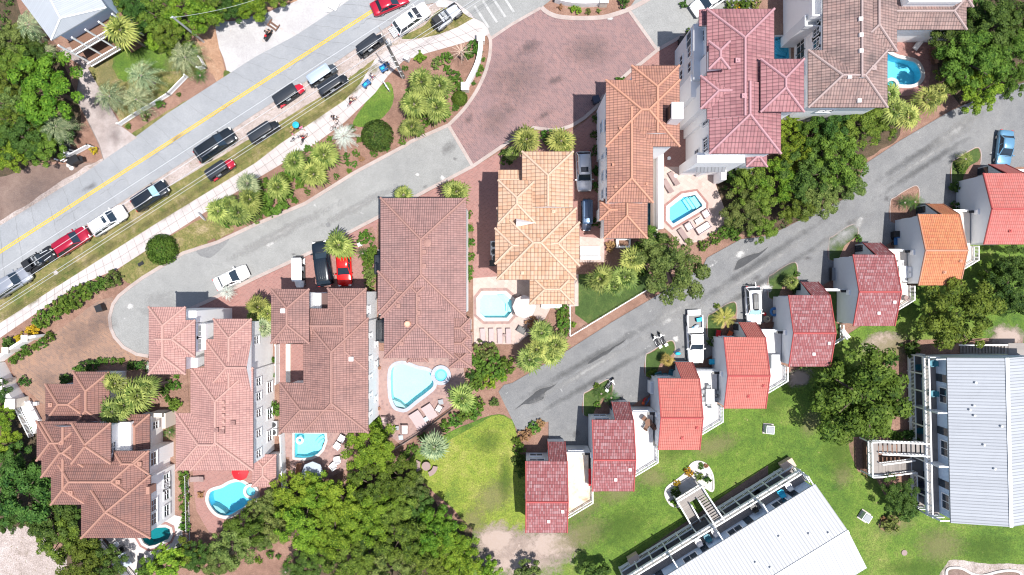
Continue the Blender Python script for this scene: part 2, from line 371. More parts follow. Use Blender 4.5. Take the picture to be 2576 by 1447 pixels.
M['cap_E'] = capm('sandy_ridge', (.68, .42, .28)); M['cap_F'] = capm('orange_ridge', (.58, .26, .16)); M['cap_G'] = capm('rose_ridge', (.50, .25, .25))
M['cap_H'] = capm('grey_ridge', (.44, .30, .26)); M['cap_T'] = capm('red_ridge', (.48, .08, .07))
M['seam_white'] = seamroof('white_seam_metal', (.55, .565, .59), .40, .05, .42); M['seam_pale'] = seamroof('bluish_seam_metal', (.42, .445, .485), .36, .06, .55); M['seam_grey'] = seamroof('grey_seam_metal', (.24, .25, .27), .42)
M['seam_blue'] = seamroof('blue_white_metal', (.45, .485, .53), .22, .04, .22)
# building
M['stucco'] = plain('white_stucco', (.90, .895, .89), .85, 0, .05, 3); M['stucco_grey'] = plain('cool_stucco', (.68, .70, .72), .85, 0, .06, 2)
M['stucco_cream'] = plain('cream_stucco', (.72, .66, .58), .85, 0, .06, 2)
M['siding'] = plain('blue_siding', (.52, .64, .77), .7, 0, .06, 2); M['trim'] = plain('white_trim', (.80, .81, .82), .5, 0, .04, 3)
M['deckwood'] = pavers('grey_deck_boards', [(.34, .31, .29), (.27, .25, .24), (.38, .34, .31)], (.10, .09, .09), 3.0, .14, 0.0)
M['deckwhite'] = ground('white_deck_coating', [(.62, .60, .58), (.76, .74, .72), (.80, .79, .78)], .3, 1.5, 12, fstr=.15, bstr=.1)
M['deckstain'] = ground('stained_deck_coating', [(.36, .21, .12), (.66, .52, .38), (.78, .70, .60)], .55, 1.6, 12, fstr=.2, bstr=.1, pos=(.3, .42, .55))
M['brown'] = plain('brown_wood', (.16, .085, .055), .8, 0, .25, 5); M['wood_pole'] = plain('weathered_pole', (.22, .20, .185), .9, 0, .25, 6)
M['galv'] = plain('galvanised_pole', (.50, .53, .56), .5, .5, .12, 3)
M['window'] = glass('window_glass'); M['carglass'] = glass('car_glass', (.012, .02, .03), .04); M['blueglass'] = glass('sky_blue_glass', (.05, .16, .26), .05)
M['black'] = plain('black_plastic', (.012, .013, .016), .45, 0, .3, 4); M['rubber'] = plain('tyre_rubber', (.02, .02, .021), .85)
M['steel'] = plain('bare_steel', (.55, .56, .58), .3, .9); M['chrome'] = plain('silver_rim', (.55, .56, .58), .25, .9)
M['grey_plastic'] = plain('grey_plastic', (.24, .26, .28), .6); M['light_grey'] = plain('light_grey_metal', (.56, .58, .60), .5, .2)
M['redlight'] = glass('red_lamp', (.35, .01, .01), .15); M['lamp'] = plain('lamp_lens', (.75, .75, .72), .1)
M['cushion'] = plain('pale_cushion', (.74, .70, .68), .9, 0, .08, 3); M['taupe'] = plain('taupe_sling', (.26, .19, .18), .8, 0, .12, 4)
M['mauve'] = plain('mauve_cushion', (.40, .31, .31), .9, 0, .12, 3); M['green_cushion'] = plain('green_cushion', (.25, .48, .06), .9)
M['teal'] = plain('teal_plastic', (.02, .16, .22), .5); M['blue'] = plain('blue_paint', (.03, .14, .34), .55); M['sky'] = plain('light_blue_cloth', (.02, .42, .62), .7)
M['shade'] = plain('pale_sunshade', (.30, .50, .58), .6); M['red'] = plain('red_cloth', (.55, .008, .016), .7); M['orange'] = plain('orange_cloth', (.70, .12, .03), .7); M['umbrella'] = plain('pale_canvas', (.50, .43, .41), .9)
M['grey_canvas'] = plain('blue_grey_canvas', (.36, .41, .47), .9); M['skin'] = plain('skin', (.50, .29, .20), .6, 0, .08); M['hair'] = plain('dark_hair', (.03, .02, .015), .7)
M['pink'] = plain('pink_cloth', (.72, .16, .32), .85); M['mustard'] = plain('mustard_cloth', (.60, .33, .07), .85); M['cream'] = plain('cream_cloth', (.72, .64, .48), .85)
M['navy'] = plain('navy_cloth', (.03, .04, .07), .85); M['white_cloth'] = plain('white_cloth', (.78, .77, .76), .85)
M['terracotta_pot'] = plain('terracotta_pot', (.42, .19, .11), .8); M['tan_box'] = plain('tan_box', (.52, .40, .32), .8)
M['coping'] = ground('white_coping', [(.48, .45, .43), (.60, .57, .55), (.68, .66, .64)], .5, 2, 12, fstr=.3, bstr=.25)
M['coping_blue'] = ground('blue_grey_coping', [(.34, .36, .42), (.44, .46, .53), (.50, .52, .58)], .5, 2, 12, fstr=.15)
M['water'] = water('pool_water', (.60, .89, .95)); M['water_pale'] = water('pale_pool_water', (.74, .95, .98)); M['water_teal'] = water('teal_pool_water', (.30, .72, .74))
M['plaster'] = plaster_pool('pool_plaster', (.28, .66, .80)); M['plaster_pale'] = plaster_pool('pale_pool_plaster', (.52, .80, .84)); M['plaster_teal'] = plaster_pool('teal_plaster', (.06, .30, .33))
M['litter'] = ground('leaf_litter', [(.03, .035, .015), (.085, .06, .035), (.17, .115, .075)], .5, 2.5, 8, fstr=.8)
# foliage
M['oak'] = leaf('oak_leaves', [(0.016, 0.036, 0.006), (0.046, 0.09, 0.012), (0.12, 0.18, 0.026)])
M['bright'] = leaf('bright_leaves', [(0.022, 0.06, 0.005), (0.066, 0.138, 0.012), (0.165, 0.25, 0.024)])
M['dark'] = leaf('dark_leaves', [(0.01, 0.03, 0.008), (0.028, 0.066, 0.012), (0.075, 0.13, 0.025)])
M['olive'] = leaf('olive_leaves', [(0.022, 0.04, 0.01), (0.062, 0.1, 0.022), (0.155, 0.195, 0.052)])
M['hedge'] = leaf('hedge_leaves', [(0.018, 0.05, 0.008), (0.045, 0.1, 0.013), (0.1, 0.17, 0.026)])
M['gold'] = leaf('gold_leaves', [(.10, .10, .01), (.30, .20, .015), (.50, .33, .02)])
M['rust'] = leaf('rust_leaves', [(.12, .06, .03), (.22, .12, .06), (.32, .2, .1)])
M['palm'] = leaf('palm_fronds', [(0.018, 0.045, 0.009), (0.078, 0.125, 0.024), (0.31, 0.345, 0.095)], .5, .15)
M['palm_blue'] = leaf('blue_palm_fronds', [(0.035, 0.07, 0.035), (0.115, 0.165, 0.085), (0.33, 0.365, 0.2)], .5, .15)
M['palm_grey'] = leaf('grey_palm_fronds', [(.24, .27, .24), (.38, .42, .38), (.52, .54, .48)], .6, .1)
M['palm_dead'] = leaf('dead_fronds', [(.30, .21, .17), (.46, .34, .28), (.58, .46, .38)], .8, .1)
M['palm_dry'] = leaf('yellow_fronds', [(.14, .14, .03), (.30, .27, .06), (.44, .37, .11)], .6, .15)
M['sago'] = leaf('sago_fronds', [(.012, .045, .01), (.03, .085, .015), (.07, .14, .025)], .4, .1)
M['bark'] = plain('bark', (.10, .075, .055), .9, 0, .3, 8); M['palm_bark'] = plain('palm_bark', (.20, .165, .14), .9, 0, .3, 8); M['dead_wood'] = plain('bleached_wood', (.55, .50, .46), .9)
# ---------------------------------------------------------------- ground, roads, pools
def S(c, r, pts): return [(644 * c + x / 4, 361.75 * r + y / 4) for x, y in pts]     # survey tile -> sheet
def wob(pts, amp=6, n=6, seed=1, closed=True):
    q = smooth(pts, n, closed); out = []
    for i, (x, y) in enumerate(q):
        v = noise.noise_vector(Vector((x * .045, y * .045, seed))); w = noise.noise_vector(Vector((x * .2, y * .2, seed + 5)))
        out.append((x + amp * (v.x + .5 * w.x), y + amp * (v.y + .5 * w.y)))
    return out
layer_z = [0.0]
def layer(name, pts, mat, z=None, holes=()):
    layer_z[0] += .002
    zz = layer_z[0] if z is None else z
    o = filled(ccw(P2(pts)), [P2(h) for h in holes], zz).build(name, M[mat]); tag(o, kind='structure'); return o
def strip(name, pts, w, mat, z0=0.0, h=.1, closed=False, struct=True, parent=None):
    """band of width w metres along a polyline of sheet points"""
    p = P2(pts); a = offset(p, w / 2, closed); b = offset(p, -w / 2, closed); mb = MB(); n = len(p)
    for i in range(n if closed else n - 1):
        j = (i + 1) % n
        A, B, Cc, D = a[i], a[j], b[j], b[i]
        q = [A, B, Cc, D]
        if area2(q) < 0: q = q[::-1]
        mb.face([(x, y, z0 + h) for x, y in q])
        if h > .02:
            for k in (0, 1):
                s = (a, b)[k]; mb.face([(*s[i], z0), (*s[j], z0), (*s[j], z0 + h), (*s[i], z0 + h)])
    o = mb.build(name, M[mat], parent)
    if struct: tag(o, kind='structure')
    return o
# ---- pools: outline of the water (sheet points)
POOLS = [
 dict(key='B', pts=smooth([(528, 1240), (540, 1232), (560, 1226), (580, 1215), (603, 1211), (622, 1220), (645, 1236), (645, 1252), (627, 1268), (600, 1284), (575, 1297), (552, 1294), (536, 1281), (525, 1260)], 4), cop=.35, copm='coping', wat='water', pl='plaster', deep=1.5,
      label='kidney shaped blue pool with white coping and a round spa, half shaded by the trees'),
 dict(key='A', pts=[(346, 1345), (355, 1353), (362, 1366), (376, 1374), (392, 1371), (425, 1356), (431, 1343), (429, 1330), (418, 1325), (392, 1326), (376, 1332)], cop=.32, copm='coping', wat='water_teal', pl='plaster_teal', deep=1.6,
      label='small dark teal pool tucked under the corner of the terracotta villa'),
 dict(key='C', pts=[(741, 1089), (818, 1090), (819, 1108), (811, 1130), (800, 1142), (784, 1150), (764, 1153), (741, 1151)], cop=.3, copm='coping', wat='water', pl='plaster_pale', deep=1.2,
      label='half moon pool with curved steps and a floating white ring in it'),
 dict(key='D', pts=smooth([(984, 935), (989, 924), (1000, 917), (1019, 916), (1049, 927), (1070, 931), (1084, 938), (1090, 955), (1090, 972), (1070, 990), (1045, 1009), (1021, 1028), (1005, 1027), (994, 1021), (985, 998), (983, 961)], 3), cop=.4, copm='coping_blue', wat='water_pale', pl='plaster_pale', deep=1.5,
      label='large teardrop shaped pale pool with blue grey coping'),
 dict(key='E', pts=[(1216, 740), (1270, 740), (1288, 756), (1288, 785), (1275, 800), (1221, 800), (1207, 788), (1207, 752)], cop=.45, copm='coping', wat='water_pale', pl='plaster_pale', deep=1.2,
      label='octagonal pale turquoise pool with a wide white rim beside the sandy orange villa'),
 dict(key='F', pts=[(1683, 523), (1718, 496), (1748, 490), (1767, 515), (1767, 520), (1693, 564), (1683, 552)], cop=.45, copm='coping', wat='water', pl='plaster', deep=1.3,
      label='bright turquoise angular pool with red brick edging and corner steps'),
 dict(key='G', pts=[(1935, 93), (1972, 92), (1976, 100), (1985, 103), (1986, 149), (1935, 150)], cop=.2, copm='coping', wat='water', pl='plaster', deep=1.4,
      label='narrow blue pool with curved steps between the raspberry and grey roofed villas'),
 dict(key='H', pts=smooth([(2222, 131), (2238, 137), (2258, 146), (2282, 151), (2303, 158), (2316, 178), (2316, 198), (2298, 213), (2265, 214), (2240, 206), (2222, 196)], 4), cop=.38, copm='coping', wat='water', pl='plaster', deep=1.5,
      label='bright blue kidney pool partly under the grey brown roof, shaded by trees'),
 dict(key='S', pts=[(1629, 511), (1648, 511), (1648, 592), (1629, 592)], cop=.15, copm='coping', wat='water', pl='plaster', deep=1.0,
      label='long thin turquoise lap pool along the warm orange villa wall'),
]
holes = {p['key']: p['pts'] for p in POOLS}
spaD = [(1110 + 17 * math.cos(k * .3927), 943 + 17 * math.sin(k * .3927)) for k in range(16)]
spaB = [(634 + 10 * math.cos(k * .3927), 1232 + 10 * math.sin(k * .3927)) for k in range(16)]
# ---- base ground with the pool basins cut out
o = filled([(-330, -330), (330, -330), (330, 330), (-330, 330)], [P2(h) for h in holes.values()], 0.0).build('ground', M['mulch']); tag(o, kind='structure')
layer('bare_earth', [(-60, 408), (120, 415), (250, 408), (262, 402), (200, 446), (0, 569), (-60, 606)], 'earth')
WOODS = {'left': [(-60, -60), (20, -60), (60, 60), (120, 120), (145, 130), (195, 250), (200, 330), (150, 395), (100, 410), (-60, 412)], 'top': [(275, -60), (700, -60), (690, 5), (600, 45), (530, 45), (470, 60), (470, 120), (390, 115), (290, 40)],
 'corner': [(2340, -60), (2640, -60), (2640, 190), (2520, 225), (2440, 275), (2370, 200), (2350, 80)], 'grove': [(1810, 450), (1960, 380), (1970, 300), (2240, 290), (2255, 350), (2170, 410), (2140, 490), (2000, 555), (1925, 592), (1850, 575)],
 'centre': [(640, 1290), (700, 1230), (740, 1215), (860, 1225), (1010, 1165), (1075, 1235), (1120, 1300), (1185, 1345), (1200, 1500), (760, 1500), (745, 1360), (650, 1340)], 'lower_left': [(-60, 960), (20, 950), (60, 1030), (95, 1090), (110, 1220), (200, 1290), (260, 1370), (330, 1470), (330, 1500), (160, 1500), (165, 1400), (120, 1330), (-60, 1330)]}
for wp in WOODS.values(): layer('leaf_litter', wob(wp, 6), 'litter')
layer('sand_lot', wob([(-60, 1340), (40, 1325), (100, 1332), (125, 1375), (165, 1400), (163, 1450), (170, 1500), (-60, 1500)], 5), 'sand')
layer('gravel_lot', wob([(532, 60), (600, 52), (680, 28), (780, -12), (920, -70), (960, -40), (881, 6), (744, 96), (644, 148), (590, 190), (574, 186), (556, 130)], 4, 4), 'gravel')
layer('straw_bed', wob([(470, 45), (533, 48), (552, 120), (570, 186), (600, 200), (560, 215), (530, 185), (505, 140), (490, 90)], 5), 'straw')
layer('straw_bed', wob([(540, 52), (640, 36), (700, 14), (780, -14), (780, -40), (660, -10), (560, 30)], 6, seed=4), 'straw')
layer('verge_sand', wob([(-60, 590), (60, 520), (180, 440), (262, 398), (262, 408), (140, 488), (-60, 612)], 5), 'sand')
layer('front_lawn', wob([(222, 172), (292, 128), (330, 110), (480, 100), (510, 140), (518, 178), (475, 196), (420, 240), (360, 282), (306, 318), (300, 300), (247, 215)], 2, 4), 'lawn_dry')
layer('lawn_patch', wob([(295, 130), (350, 112), (470, 105), (500, 150), (420, 180), (350, 160), (330, 200), (300, 200), (285, 160)], 8, 5, 3), 'lawn')
layer('verge_grass', wob([(330, 337), (440, 270), (550, 208), (566, 178), (590, 196), (556, 216), (440, 288), (348, 345)], 3), 'lawn_dry')
layer('roadside_sand', [(-60, 747), (112, 634), (500, 384), (644, 286), (856, 150), (969, 72), (1069, 12), (1095, 10), (1150, 22), (1192, 50), (1106, 90), (1019, 110), (944, 153), (906, 215), (869, 255), (706, 366), (644, 412), (140, 726), (-60, 852)], 'sand')
layer('roadside_grass', wob([(-60, 772), (60, 702), (200, 612), (380, 500), (560, 390), (700, 308), (850, 216), (915, 168), (945, 150), (908, 214), (869, 254), (706, 364), (644, 411), (140, 725), (-60, 850)], 4, 5), 'lawn_dry')
layer('corner_grass', wob([(1010, 98), (1060, 68), (1110, 22), (1150, 24), (1188, 50), (1106, 88)], 3), 'lawn_dry')
layer('street_side_grass', wob([(300, 678), (420, 600), (505, 550), (548, 556), (592, 572), (552, 602), (462, 634), (360, 694), (326, 712)], 4), 'lawn_dry')
layer('round_lawn', wob([(888, 310), (903, 283), (940, 233), (972, 207), (986, 216), (991, 245), (980, 276), (955, 302), (925, 319), (898, 318)], 1.5), 'lawn')
layer('villa_lawn', [(1447, 668), (1640, 690), (1633, 726), (1480, 815), (1447, 790)], 'turf_edge')
layer('big_lawn', wob([(1030, 1160), (1110, 1098), (1255, 1042), (1300, 1086), (1292, 1130), (1330, 1160), (1500, 1240), (1640, 1130), (2000, 930), (2200, 800), (2640, 560), (2660, 1510), (1220, 1510), (1190, 1330), (1080, 1228)], 4, 6), 'lawn')
layer('yellow_lawn', wob([(1032, 1165), (1060, 1140), (1140, 1102), (1254, 1044), (1299, 1086), (1291, 1130), (1318, 1165), (1318, 1335), (1250, 1345), (1195, 1335), (1130, 1272), (1075, 1222)], 3, 6), 'lawn_sun')
SB = smooth(S(2, 3, [(1540, 640), (1560, 560), (1640, 500), (1740, 420), (1800, 330), (1870, 300), (1950, 330), (2010, 420), (2025, 520), (2010, 600), (1900, 560), (1700, 700), (1690, 750), (1600, 740)]), 4)
layer('shell_bed', SB, 'coping')
layer('shell_bed', wob(S(3, 3, [(1800, 1330), (1850, 1290), (2000, 1300), (2200, 1330), (2440, 1330), (2620, 1360), (2620, 1500), (1780, 1500)]), 2), 'sand')
edge_ = smooth(S(3, 3, [(1790, 1480), (1795, 1390), (1860, 1368), (1950, 1378), (2040, 1425), (2150, 1447), (2300, 1410), (2430, 1395), (2530, 1420), (2560, 1500)]), 4, False)
layer('shell_bed_mulch', edge_, 'earth')
layer('round_bed', wob(S(3, 3, [(1110, 930), (1140, 880), (1240, 840), (1310, 870), (1330, 930), (1280, 990), (1190, 1010), (1130, 980)]), 2), 'straw')
for pts in ([(2310, 1240), (2390, 1235), (2440, 1290), (2330, 1310)],): pass
layer('mulch_bed', S(3, 3, [(800, 60), (1440, 20), (1440, 560), (1180, 660), (1090, 480), (900, 400), (820, 200)]), 'mulch')
layer('mulch_bed', S(3, 2, [(1230, 530), (1850, 520), (2560, 500), (2560, 700), (1420, 1447), (1230, 1447), (1330, 900), (1040, 690), (1230, 600)]), 'mulch')
layer('apartment_walk', S(2, 3, [(1140, 1330), (2576, 340), (2576, 480), (1200, 1420)]), 'earth')
# paved yards
layer('old_brick_yard', wob([(28, 912), (150, 830), (282, 748), (340, 880), (370, 908), (280, 906), (212, 925), (130, 1008), (92, 1002)], 1.5, 4), 'brick_old')
layer('red_brick_yard', [(480, 783), (644, 704), (789, 637), (951, 552), (1189, 422), (1300, 358), (1440, 330), (1510, 275), (1590, 180), (1613, 162), (1655, 130), (1740, 75), (1800, 50), (1800, 440), (1660, 440), (1520, 640), (1440, 690), (1190, 700), (1190, 560), (950, 560), (940, 760), (640, 830), (500, 840)], 'brick_drive')
layer('pool_terrace', [(690, 860), (770, 860), (770, 965), (700, 965)], 'brick_drive')
layer('pool_terrace', [(300, 1290), (441, 1296), (459, 1300), (460, 1384), (425, 1408), (392, 1424), (350, 1452), (330, 1452), (262, 1350)], 'pool_white', holes=[holes['A']])
layer('pool_terrace', [(485, 1178), (700, 1168), (700, 1225), (668, 1236), (662, 1270), (640, 1300), (600, 1316), (553, 1335), (528, 1342), (495, 1285), (488, 1230)], 'brick_drive', holes=[holes['B']])
layer('pool_terrace', [(712, 1070), (885, 1070), (872, 1180), (832, 1200), (790, 1215), (735, 1215), (728, 1150), (712, 1150)], 'brick_pool', holes=[holes['C']])
layer('pool_terrace', [(933, 880), (1165, 905), (1170, 960), (1162, 1003), (1120, 1034), (1060, 1085), (1012, 1122), (955, 1075), (946, 1000)], 'brick_pool', holes=[holes['D']])
layer('pool_terrace', [(1190, 700), (1455, 680), (1455, 770), (1385, 775), (1372, 800), (1330, 842), (1300, 866), (1192, 866)], 'travertine', holes=[holes['E']])
layer('pool_terrace', [(1655, 420), (1745, 420), (1792, 428), (1802, 470), (1835, 560), (1765, 606), (1715, 618), (1690, 590), (1655, 560)], 'travertine', holes=[holes['F']])
layer('side_yard', [(1456, 595), (1520, 600), (1520, 668), (1456, 668)], 'travertine')
layer('pool_terrace', [(1925, 60), (2030, 60), (2030, 155), (1925, 155)], 'brick_old', holes=[holes['G']])
layer('pool_terrace', [(2200, 60), (2345, 60), (2348, 130), (2332, 236), (2200, 250)], 'brick_drive', holes=[holes['H']])
for pts in ([(903, 583), (938, 570), (946, 596), (946, 738), (926, 738), (915, 680), (905, 640)], [(395, 905), (470, 905), (478, 1045), (395, 1045)], [(1455, 690), (1447, 690), (1447, 660), (1600, 660), (1600, 690)]):
    layer('mulch_bed', pts, 'mulch')
# streets
road_up = [(-60, 607), (0, 569), (200, 445), (262, 403), (420, 287), (644, 143), (744, 90), (881, 0), (960, -52)]
road_lo = [(1160, -46), (1069, 12), (969, 72), (856, 150), (644, 286), (500, 384), (112, 634), (-60, 747)]
layer('road', road_up + road_lo, 'asphalt')
layer('side_street', [(1060, 14), (1100, -40), (1500, -60), (1400, -10), (1360, 21), (1234, 98), (1200, 50), (1150, 18), (1095, 8)], 'street')
street_up = [(1129, 315), (1034, 357), (1019, 367), (894, 434), (769, 512), (644, 565), (550, 609), (462, 637), (360, 699), (327, 723), (300, 745), (286, 765), (277, 798), (280, 825), (290, 848), (312, 873), (345, 891), (375, 896), (420, 890), (480, 860)]
street_lo = [(480, 777), (527, 756), (644, 699), (789, 632), (951, 547), (1080, 476), (1189, 419)]
layer('street', street_up + [(480, 800)] + street_lo, 'street')
circle = [(1129, 315), (1165, 278), (1195, 235), (1220, 185), (1232, 140), (1236, 100), (1288, 62), (1362, 20), (1378, 33), (1400, 42), (1430, 46), (1463, 47), (1513, 45), (1550, 36), (1580, 25), (1653, 127), (1613, 160), (1588, 177), (1545, 215), (1520, 240), (1500, 270), (1470, 297), (1438, 317), (1410, 326), (1388, 328), (1343, 322), (1313, 335), (1288, 352), (1189, 419)]
layer('brick_circle', circle, 'brick_circle')
layer('upper_street', [(1580, 25), (1640, -60), (1900, -60), (1900, 60), (1800, 62), (1740, 78), (1653, 127)], 'street')
lane_up = S(2, 2, [(0, 960), (200, 845), (570, 625), (1000, 350)]) + [(1638, 752), (1700, 715), (1768, 670), (1778, 649), (1863, 602), (1932, 594), (2000, 560), (2142, 492), (2177, 412), (2262, 355), (2389, 280), (2514, 226), (2640, 190)]
layer('lane', [(1254, 985), (1268, 968)] + lane_up + [(2640, 420), (2560, 420), (2530, 428), (2376, 525), (2221, 622), (2067, 719), (1912, 816), (1758, 914), (1603, 1011), (1480, 1100), (1478, 1130), (1380, 1130), (1380, 1060), (1340, 1072), (1303, 1086)], 'lane')
layer('driveway', [(146, 130), (178, 118), (210, 150), (290, 115), (293, 129), (222, 172), (247, 215), (306, 318), (346, 347), (300, 377), (262, 403), (250, 362), (215, 290), (192, 250), (205, 165)], 'drive')
side_up = [(-60, 852), (140, 724), (400, 559), (644, 410), (706, 362), (869, 252), (906, 212), (944, 150), (980, 122), (1019, 107), (1106, 87), (1150, 70), (1192, 46)]
side_lo = [(1236, 98), (1231, 88), (1194, 101), (1069, 136), (1014, 155), (976, 192), (944, 235), (869, 307), (794, 362), (644, 452), (300, 675), (188, 723), (-60, 892)]
layer('sidewalk', side_up + [(1215, 58), (1228, 74)] + side_lo, 'concrete')
layer('sidewalk', [(1095, 10), (1110, -2), (1150, 8), (1185, 35), (1192, 47), (1180, 44), (1150, 22), (1100, 18)], 'concrete')
# kerbs and edging
strip('kerb', [(x, y) for x, y in street_up[:-2]], .42, 'kerb', 0, .165)
strip('kerb', street_lo, .42, 'kerb', 0, .165)
strip('kerb', smooth([(1129, 315), (1165, 278), (1197, 233), (1220, 185), (1232, 140), (1234, 104), (1228, 88)], 4, False), .42, 'kerb', 0, .17)
strip('kerb', smooth([(1362, 20), (1378, 33), (1400, 42), (1430, 46), (1463, 47), (1513, 45), (1550, 36), (1580, 25), (1615, 8), (1650, -14)], 4, False), .55, 'kerb', 0, .17)
strip('kerb', [(1189, 419), (1288, 352), (1313, 335), (1343, 322), (1388, 328), (1410, 326), (1438, 317), (1470, 297), (1500, 270), (1520, 240)], .42, 'kerb', 0, .17)
strip('kerb', [(1545, 215), (1588, 177), (1613, 160), (1653, 127), (1740, 78)], .42, 'kerb', 0, .17)
strip('paver_band', [(1129, 317), (1189, 418)], .4, 'kerb', .0, .14)
strip('paver_band', [(1236, 97), (1288, 62), (1360, 21)], .35, 'kerb', .0, .14)
strip('paver_band', [(1581, 26), (1652, 126)], .4, 'kerb', .0, .14)
strip('driveway_edge', [(146, 130), (205, 165), (192, 250), (215, 290), (250, 362), (262, 403)], .08, 'joint', 0, .13)
strip('bed_edging', edge_, .3, 'coping', 0, .2)
strip('bed_edging', SB, .22, 'coping', 0, .17, True)
# markings
zt = layer_z[0] + .006
for d in (-.13, .13):
    p = P2([(-60, 674), (0, 635), (465, 334), (930, 33), (1020, -26)]); q = offset(p, d, False)
    mb = MB(); a = offset(q, .075, False); b = offset(q, -.075, False)
    for i in range(len(q) - 1): mb.flat([a[i], a[i + 1], b[i + 1], b[i]], zt)
    tag(mb.build('centre_line', M['yellow']), kind='structure')
mb = MB()
for k in range(4):
    x0, y0 = 1186 + k * 21, 45 - k * 13
    mb.flat(P2([(x0 + 5, y0 - 28), (x0 + 10, y0 - 31), (x0 + 46, y0 + 24), (x0 + 41, y0 + 27)]), zt)
tag(mb.build('crosswalk_stripes', M['white_paint']), kind='structure')
# road joints, cracks, sidewalk joints
rnd = random.Random(3); mb = MB()
def lerp_poly(p, s):
    Ls = [math.dist(p[i], p[i + 1]) for i in range(len(p) - 1)]; t = s * sum(Ls)
    for i, l in enumerate(Ls):
        if t <= l: return (p[i][0] + (p[i + 1][0] - p[i][0]) * t / l, p[i][1] + (p[i + 1][1] - p[i][1]) * t / l)
        t -= l
    return p[-1]
def crackline(a, b, w, amp, n=9):
    pts = [(a[0] + (b[0] - a[0]) * i / n + rnd.uniform(-amp, amp) * (0 < i < n), a[1] + (b[1] - a[1]) * i / n + rnd.uniform(-amp, amp) * (0 < i < n)) for i in range(n + 1)]
    p = P2(pts); A = offset(p, w / 2, False); B = offset(p, -w / 2, False)
    for i in range(n): mb.flat([A[i], A[i + 1], B[i + 1], B[i]], zt)
for k in range(26):
    s = (k + .5) / 26; a = lerp_poly(road_up, s); b = lerp_poly(road_lo[::-1], s + .002)
    m = ((a[0] + b[0]) / 2, (a[1] + b[1]) / 2)
    if k % 3: crackline(a, b, .02, 2.2)
    else: crackline(a, m, .02, 2.2)
for k in range(7):
    s = rnd.random(); a = lerp_poly(road_up, s); crackline((a[0] + 30, a[1] + 60), (a[0] + 90, a[1] + 22), .03, 3)
tag(mb.build('road_cracks', M['crack']), kind='structure')
mb = MB(); up = side_up; lo = side_lo[::-1]
for k in range(1, 64):
    s = k / 64; a = lerp_poly(up, s); b = lerp_poly(lo, s); p = P2([a, b]); A = offset(p, .02, False); B = offset(p, -.02, False)
    mb.flat([A[0], A[1], B[1], B[0]], zt)
mid = [((lerp_poly(up, k / 60)[0] + lerp_poly(lo, k / 60)[0]) / 2, (lerp_poly(up, k / 60)[1] + lerp_poly(lo, k / 60)[1]) / 2) for k in range(61)]
p = P2(mid); A = offset(p, .02, False); B = offset(p, -.02, False)
for i in range(60): mb.flat([A[i], A[i + 1], B[i + 1], B[i]], zt + .001)
tag(mb.build('sidewalk_joints', M['joint']), kind='structure')
PATCH = [S(2, 2, [(30, 1220), (100, 1165), (140, 1130), (200, 1080), (260, 1030), (340, 1010), (450, 965), (380, 1020), (330, 1060), (310, 1120), (200, 1165), (120, 1172)]),
         S(2, 2, [(760, 770), (790, 725), (860, 685), (950, 635), (1030, 590), (1150, 515), (1090, 570), (1040, 600), (950, 670), (860, 720), (790, 755)]),
         S(2, 1, [(2240, 1270), (2255, 1200), (2290, 1160), (2400, 1120), (2490, 1090), (2576, 1040), (2500, 1110), (2420, 1170), (2330, 1230)])]
for i, p in enumerate(PATCH):
    w = wob(p, 2, 3, i); cx = sum(x for x, y in w) / len(w); cy = sum(y for x, y in w) / len(w)
    big = [(cx + (x - cx) * 1.05 + (2 if x > cx else -2), cy + (y - cy) * 1.1 + (2 if y > cy else -2)) for x, y in w]
    tag(filled(ccw(P2(big)), [], zt).build('tar_rim', M['patch_rim']), kind='structure')
    tag(filled(ccw(P2(w)), [], zt + .004).build('tar_patch', M['patch']), kind='structure')
tag(filled(ccw(P2(wob(S(0, 1, [(1980, 1085), (2060, 1052), (2200, 1005), (2310, 950), (2260, 1030), (2150, 1130), (2050, 1142)]), 1.5, 4))), [], zt).build('asphalt_repair', M['lane']), kind='structure')
def manhole(name, x, y, r, mat, label):
    mb = MB(); c = G(x, y); mb.cyl((c.x, c.y, 0), r, zt + .02, 20); o = mb.build(name, M[mat]); tag(o, label, 'manhole'); return o
manhole('manhole_cover', 142, 687, .28, 'concrete', 'round pale manhole lid in the roadside grass')
manhole('manhole_cover', 174, 416, .3, 'coping', 'upper of two round white lids on the bare earth')
manhole('manhole_cover', 181, 423, .3, 'coping', 'lower of two round white lids nearer the road')
manhole('manhole_cover', 2274, 1390, .36, 'taupe', 'dark round lid set in the green lawn')
manhole('manhole_cover', 826, 566, .3, 'lane', 'faint round cover in the grey inner street')
mb = MB(); c = G(534, 610); mb.box((c.x, c.y, .05), (1.0, .7, .11), .45)
for k in range(6): mb.box((c.x - .4 + k * .15, c.y - .03, .112), (.05, .5, .02), .45)
tag(mb.build('storm_drain', M['brown']), 'rusty brown drain grate let into the kerb', 'drain')
mb = MB(); c = G(355, 664); mb.box((c.x, c.y, .06), (.75, .42, .12), .5); mb.box((c.x, c.y, .13), (.6, .3, .03), .5)
tag(mb.build('valve_box', M['black']), 'black rectangular meter lid in grass near round bush', 'utility lid')
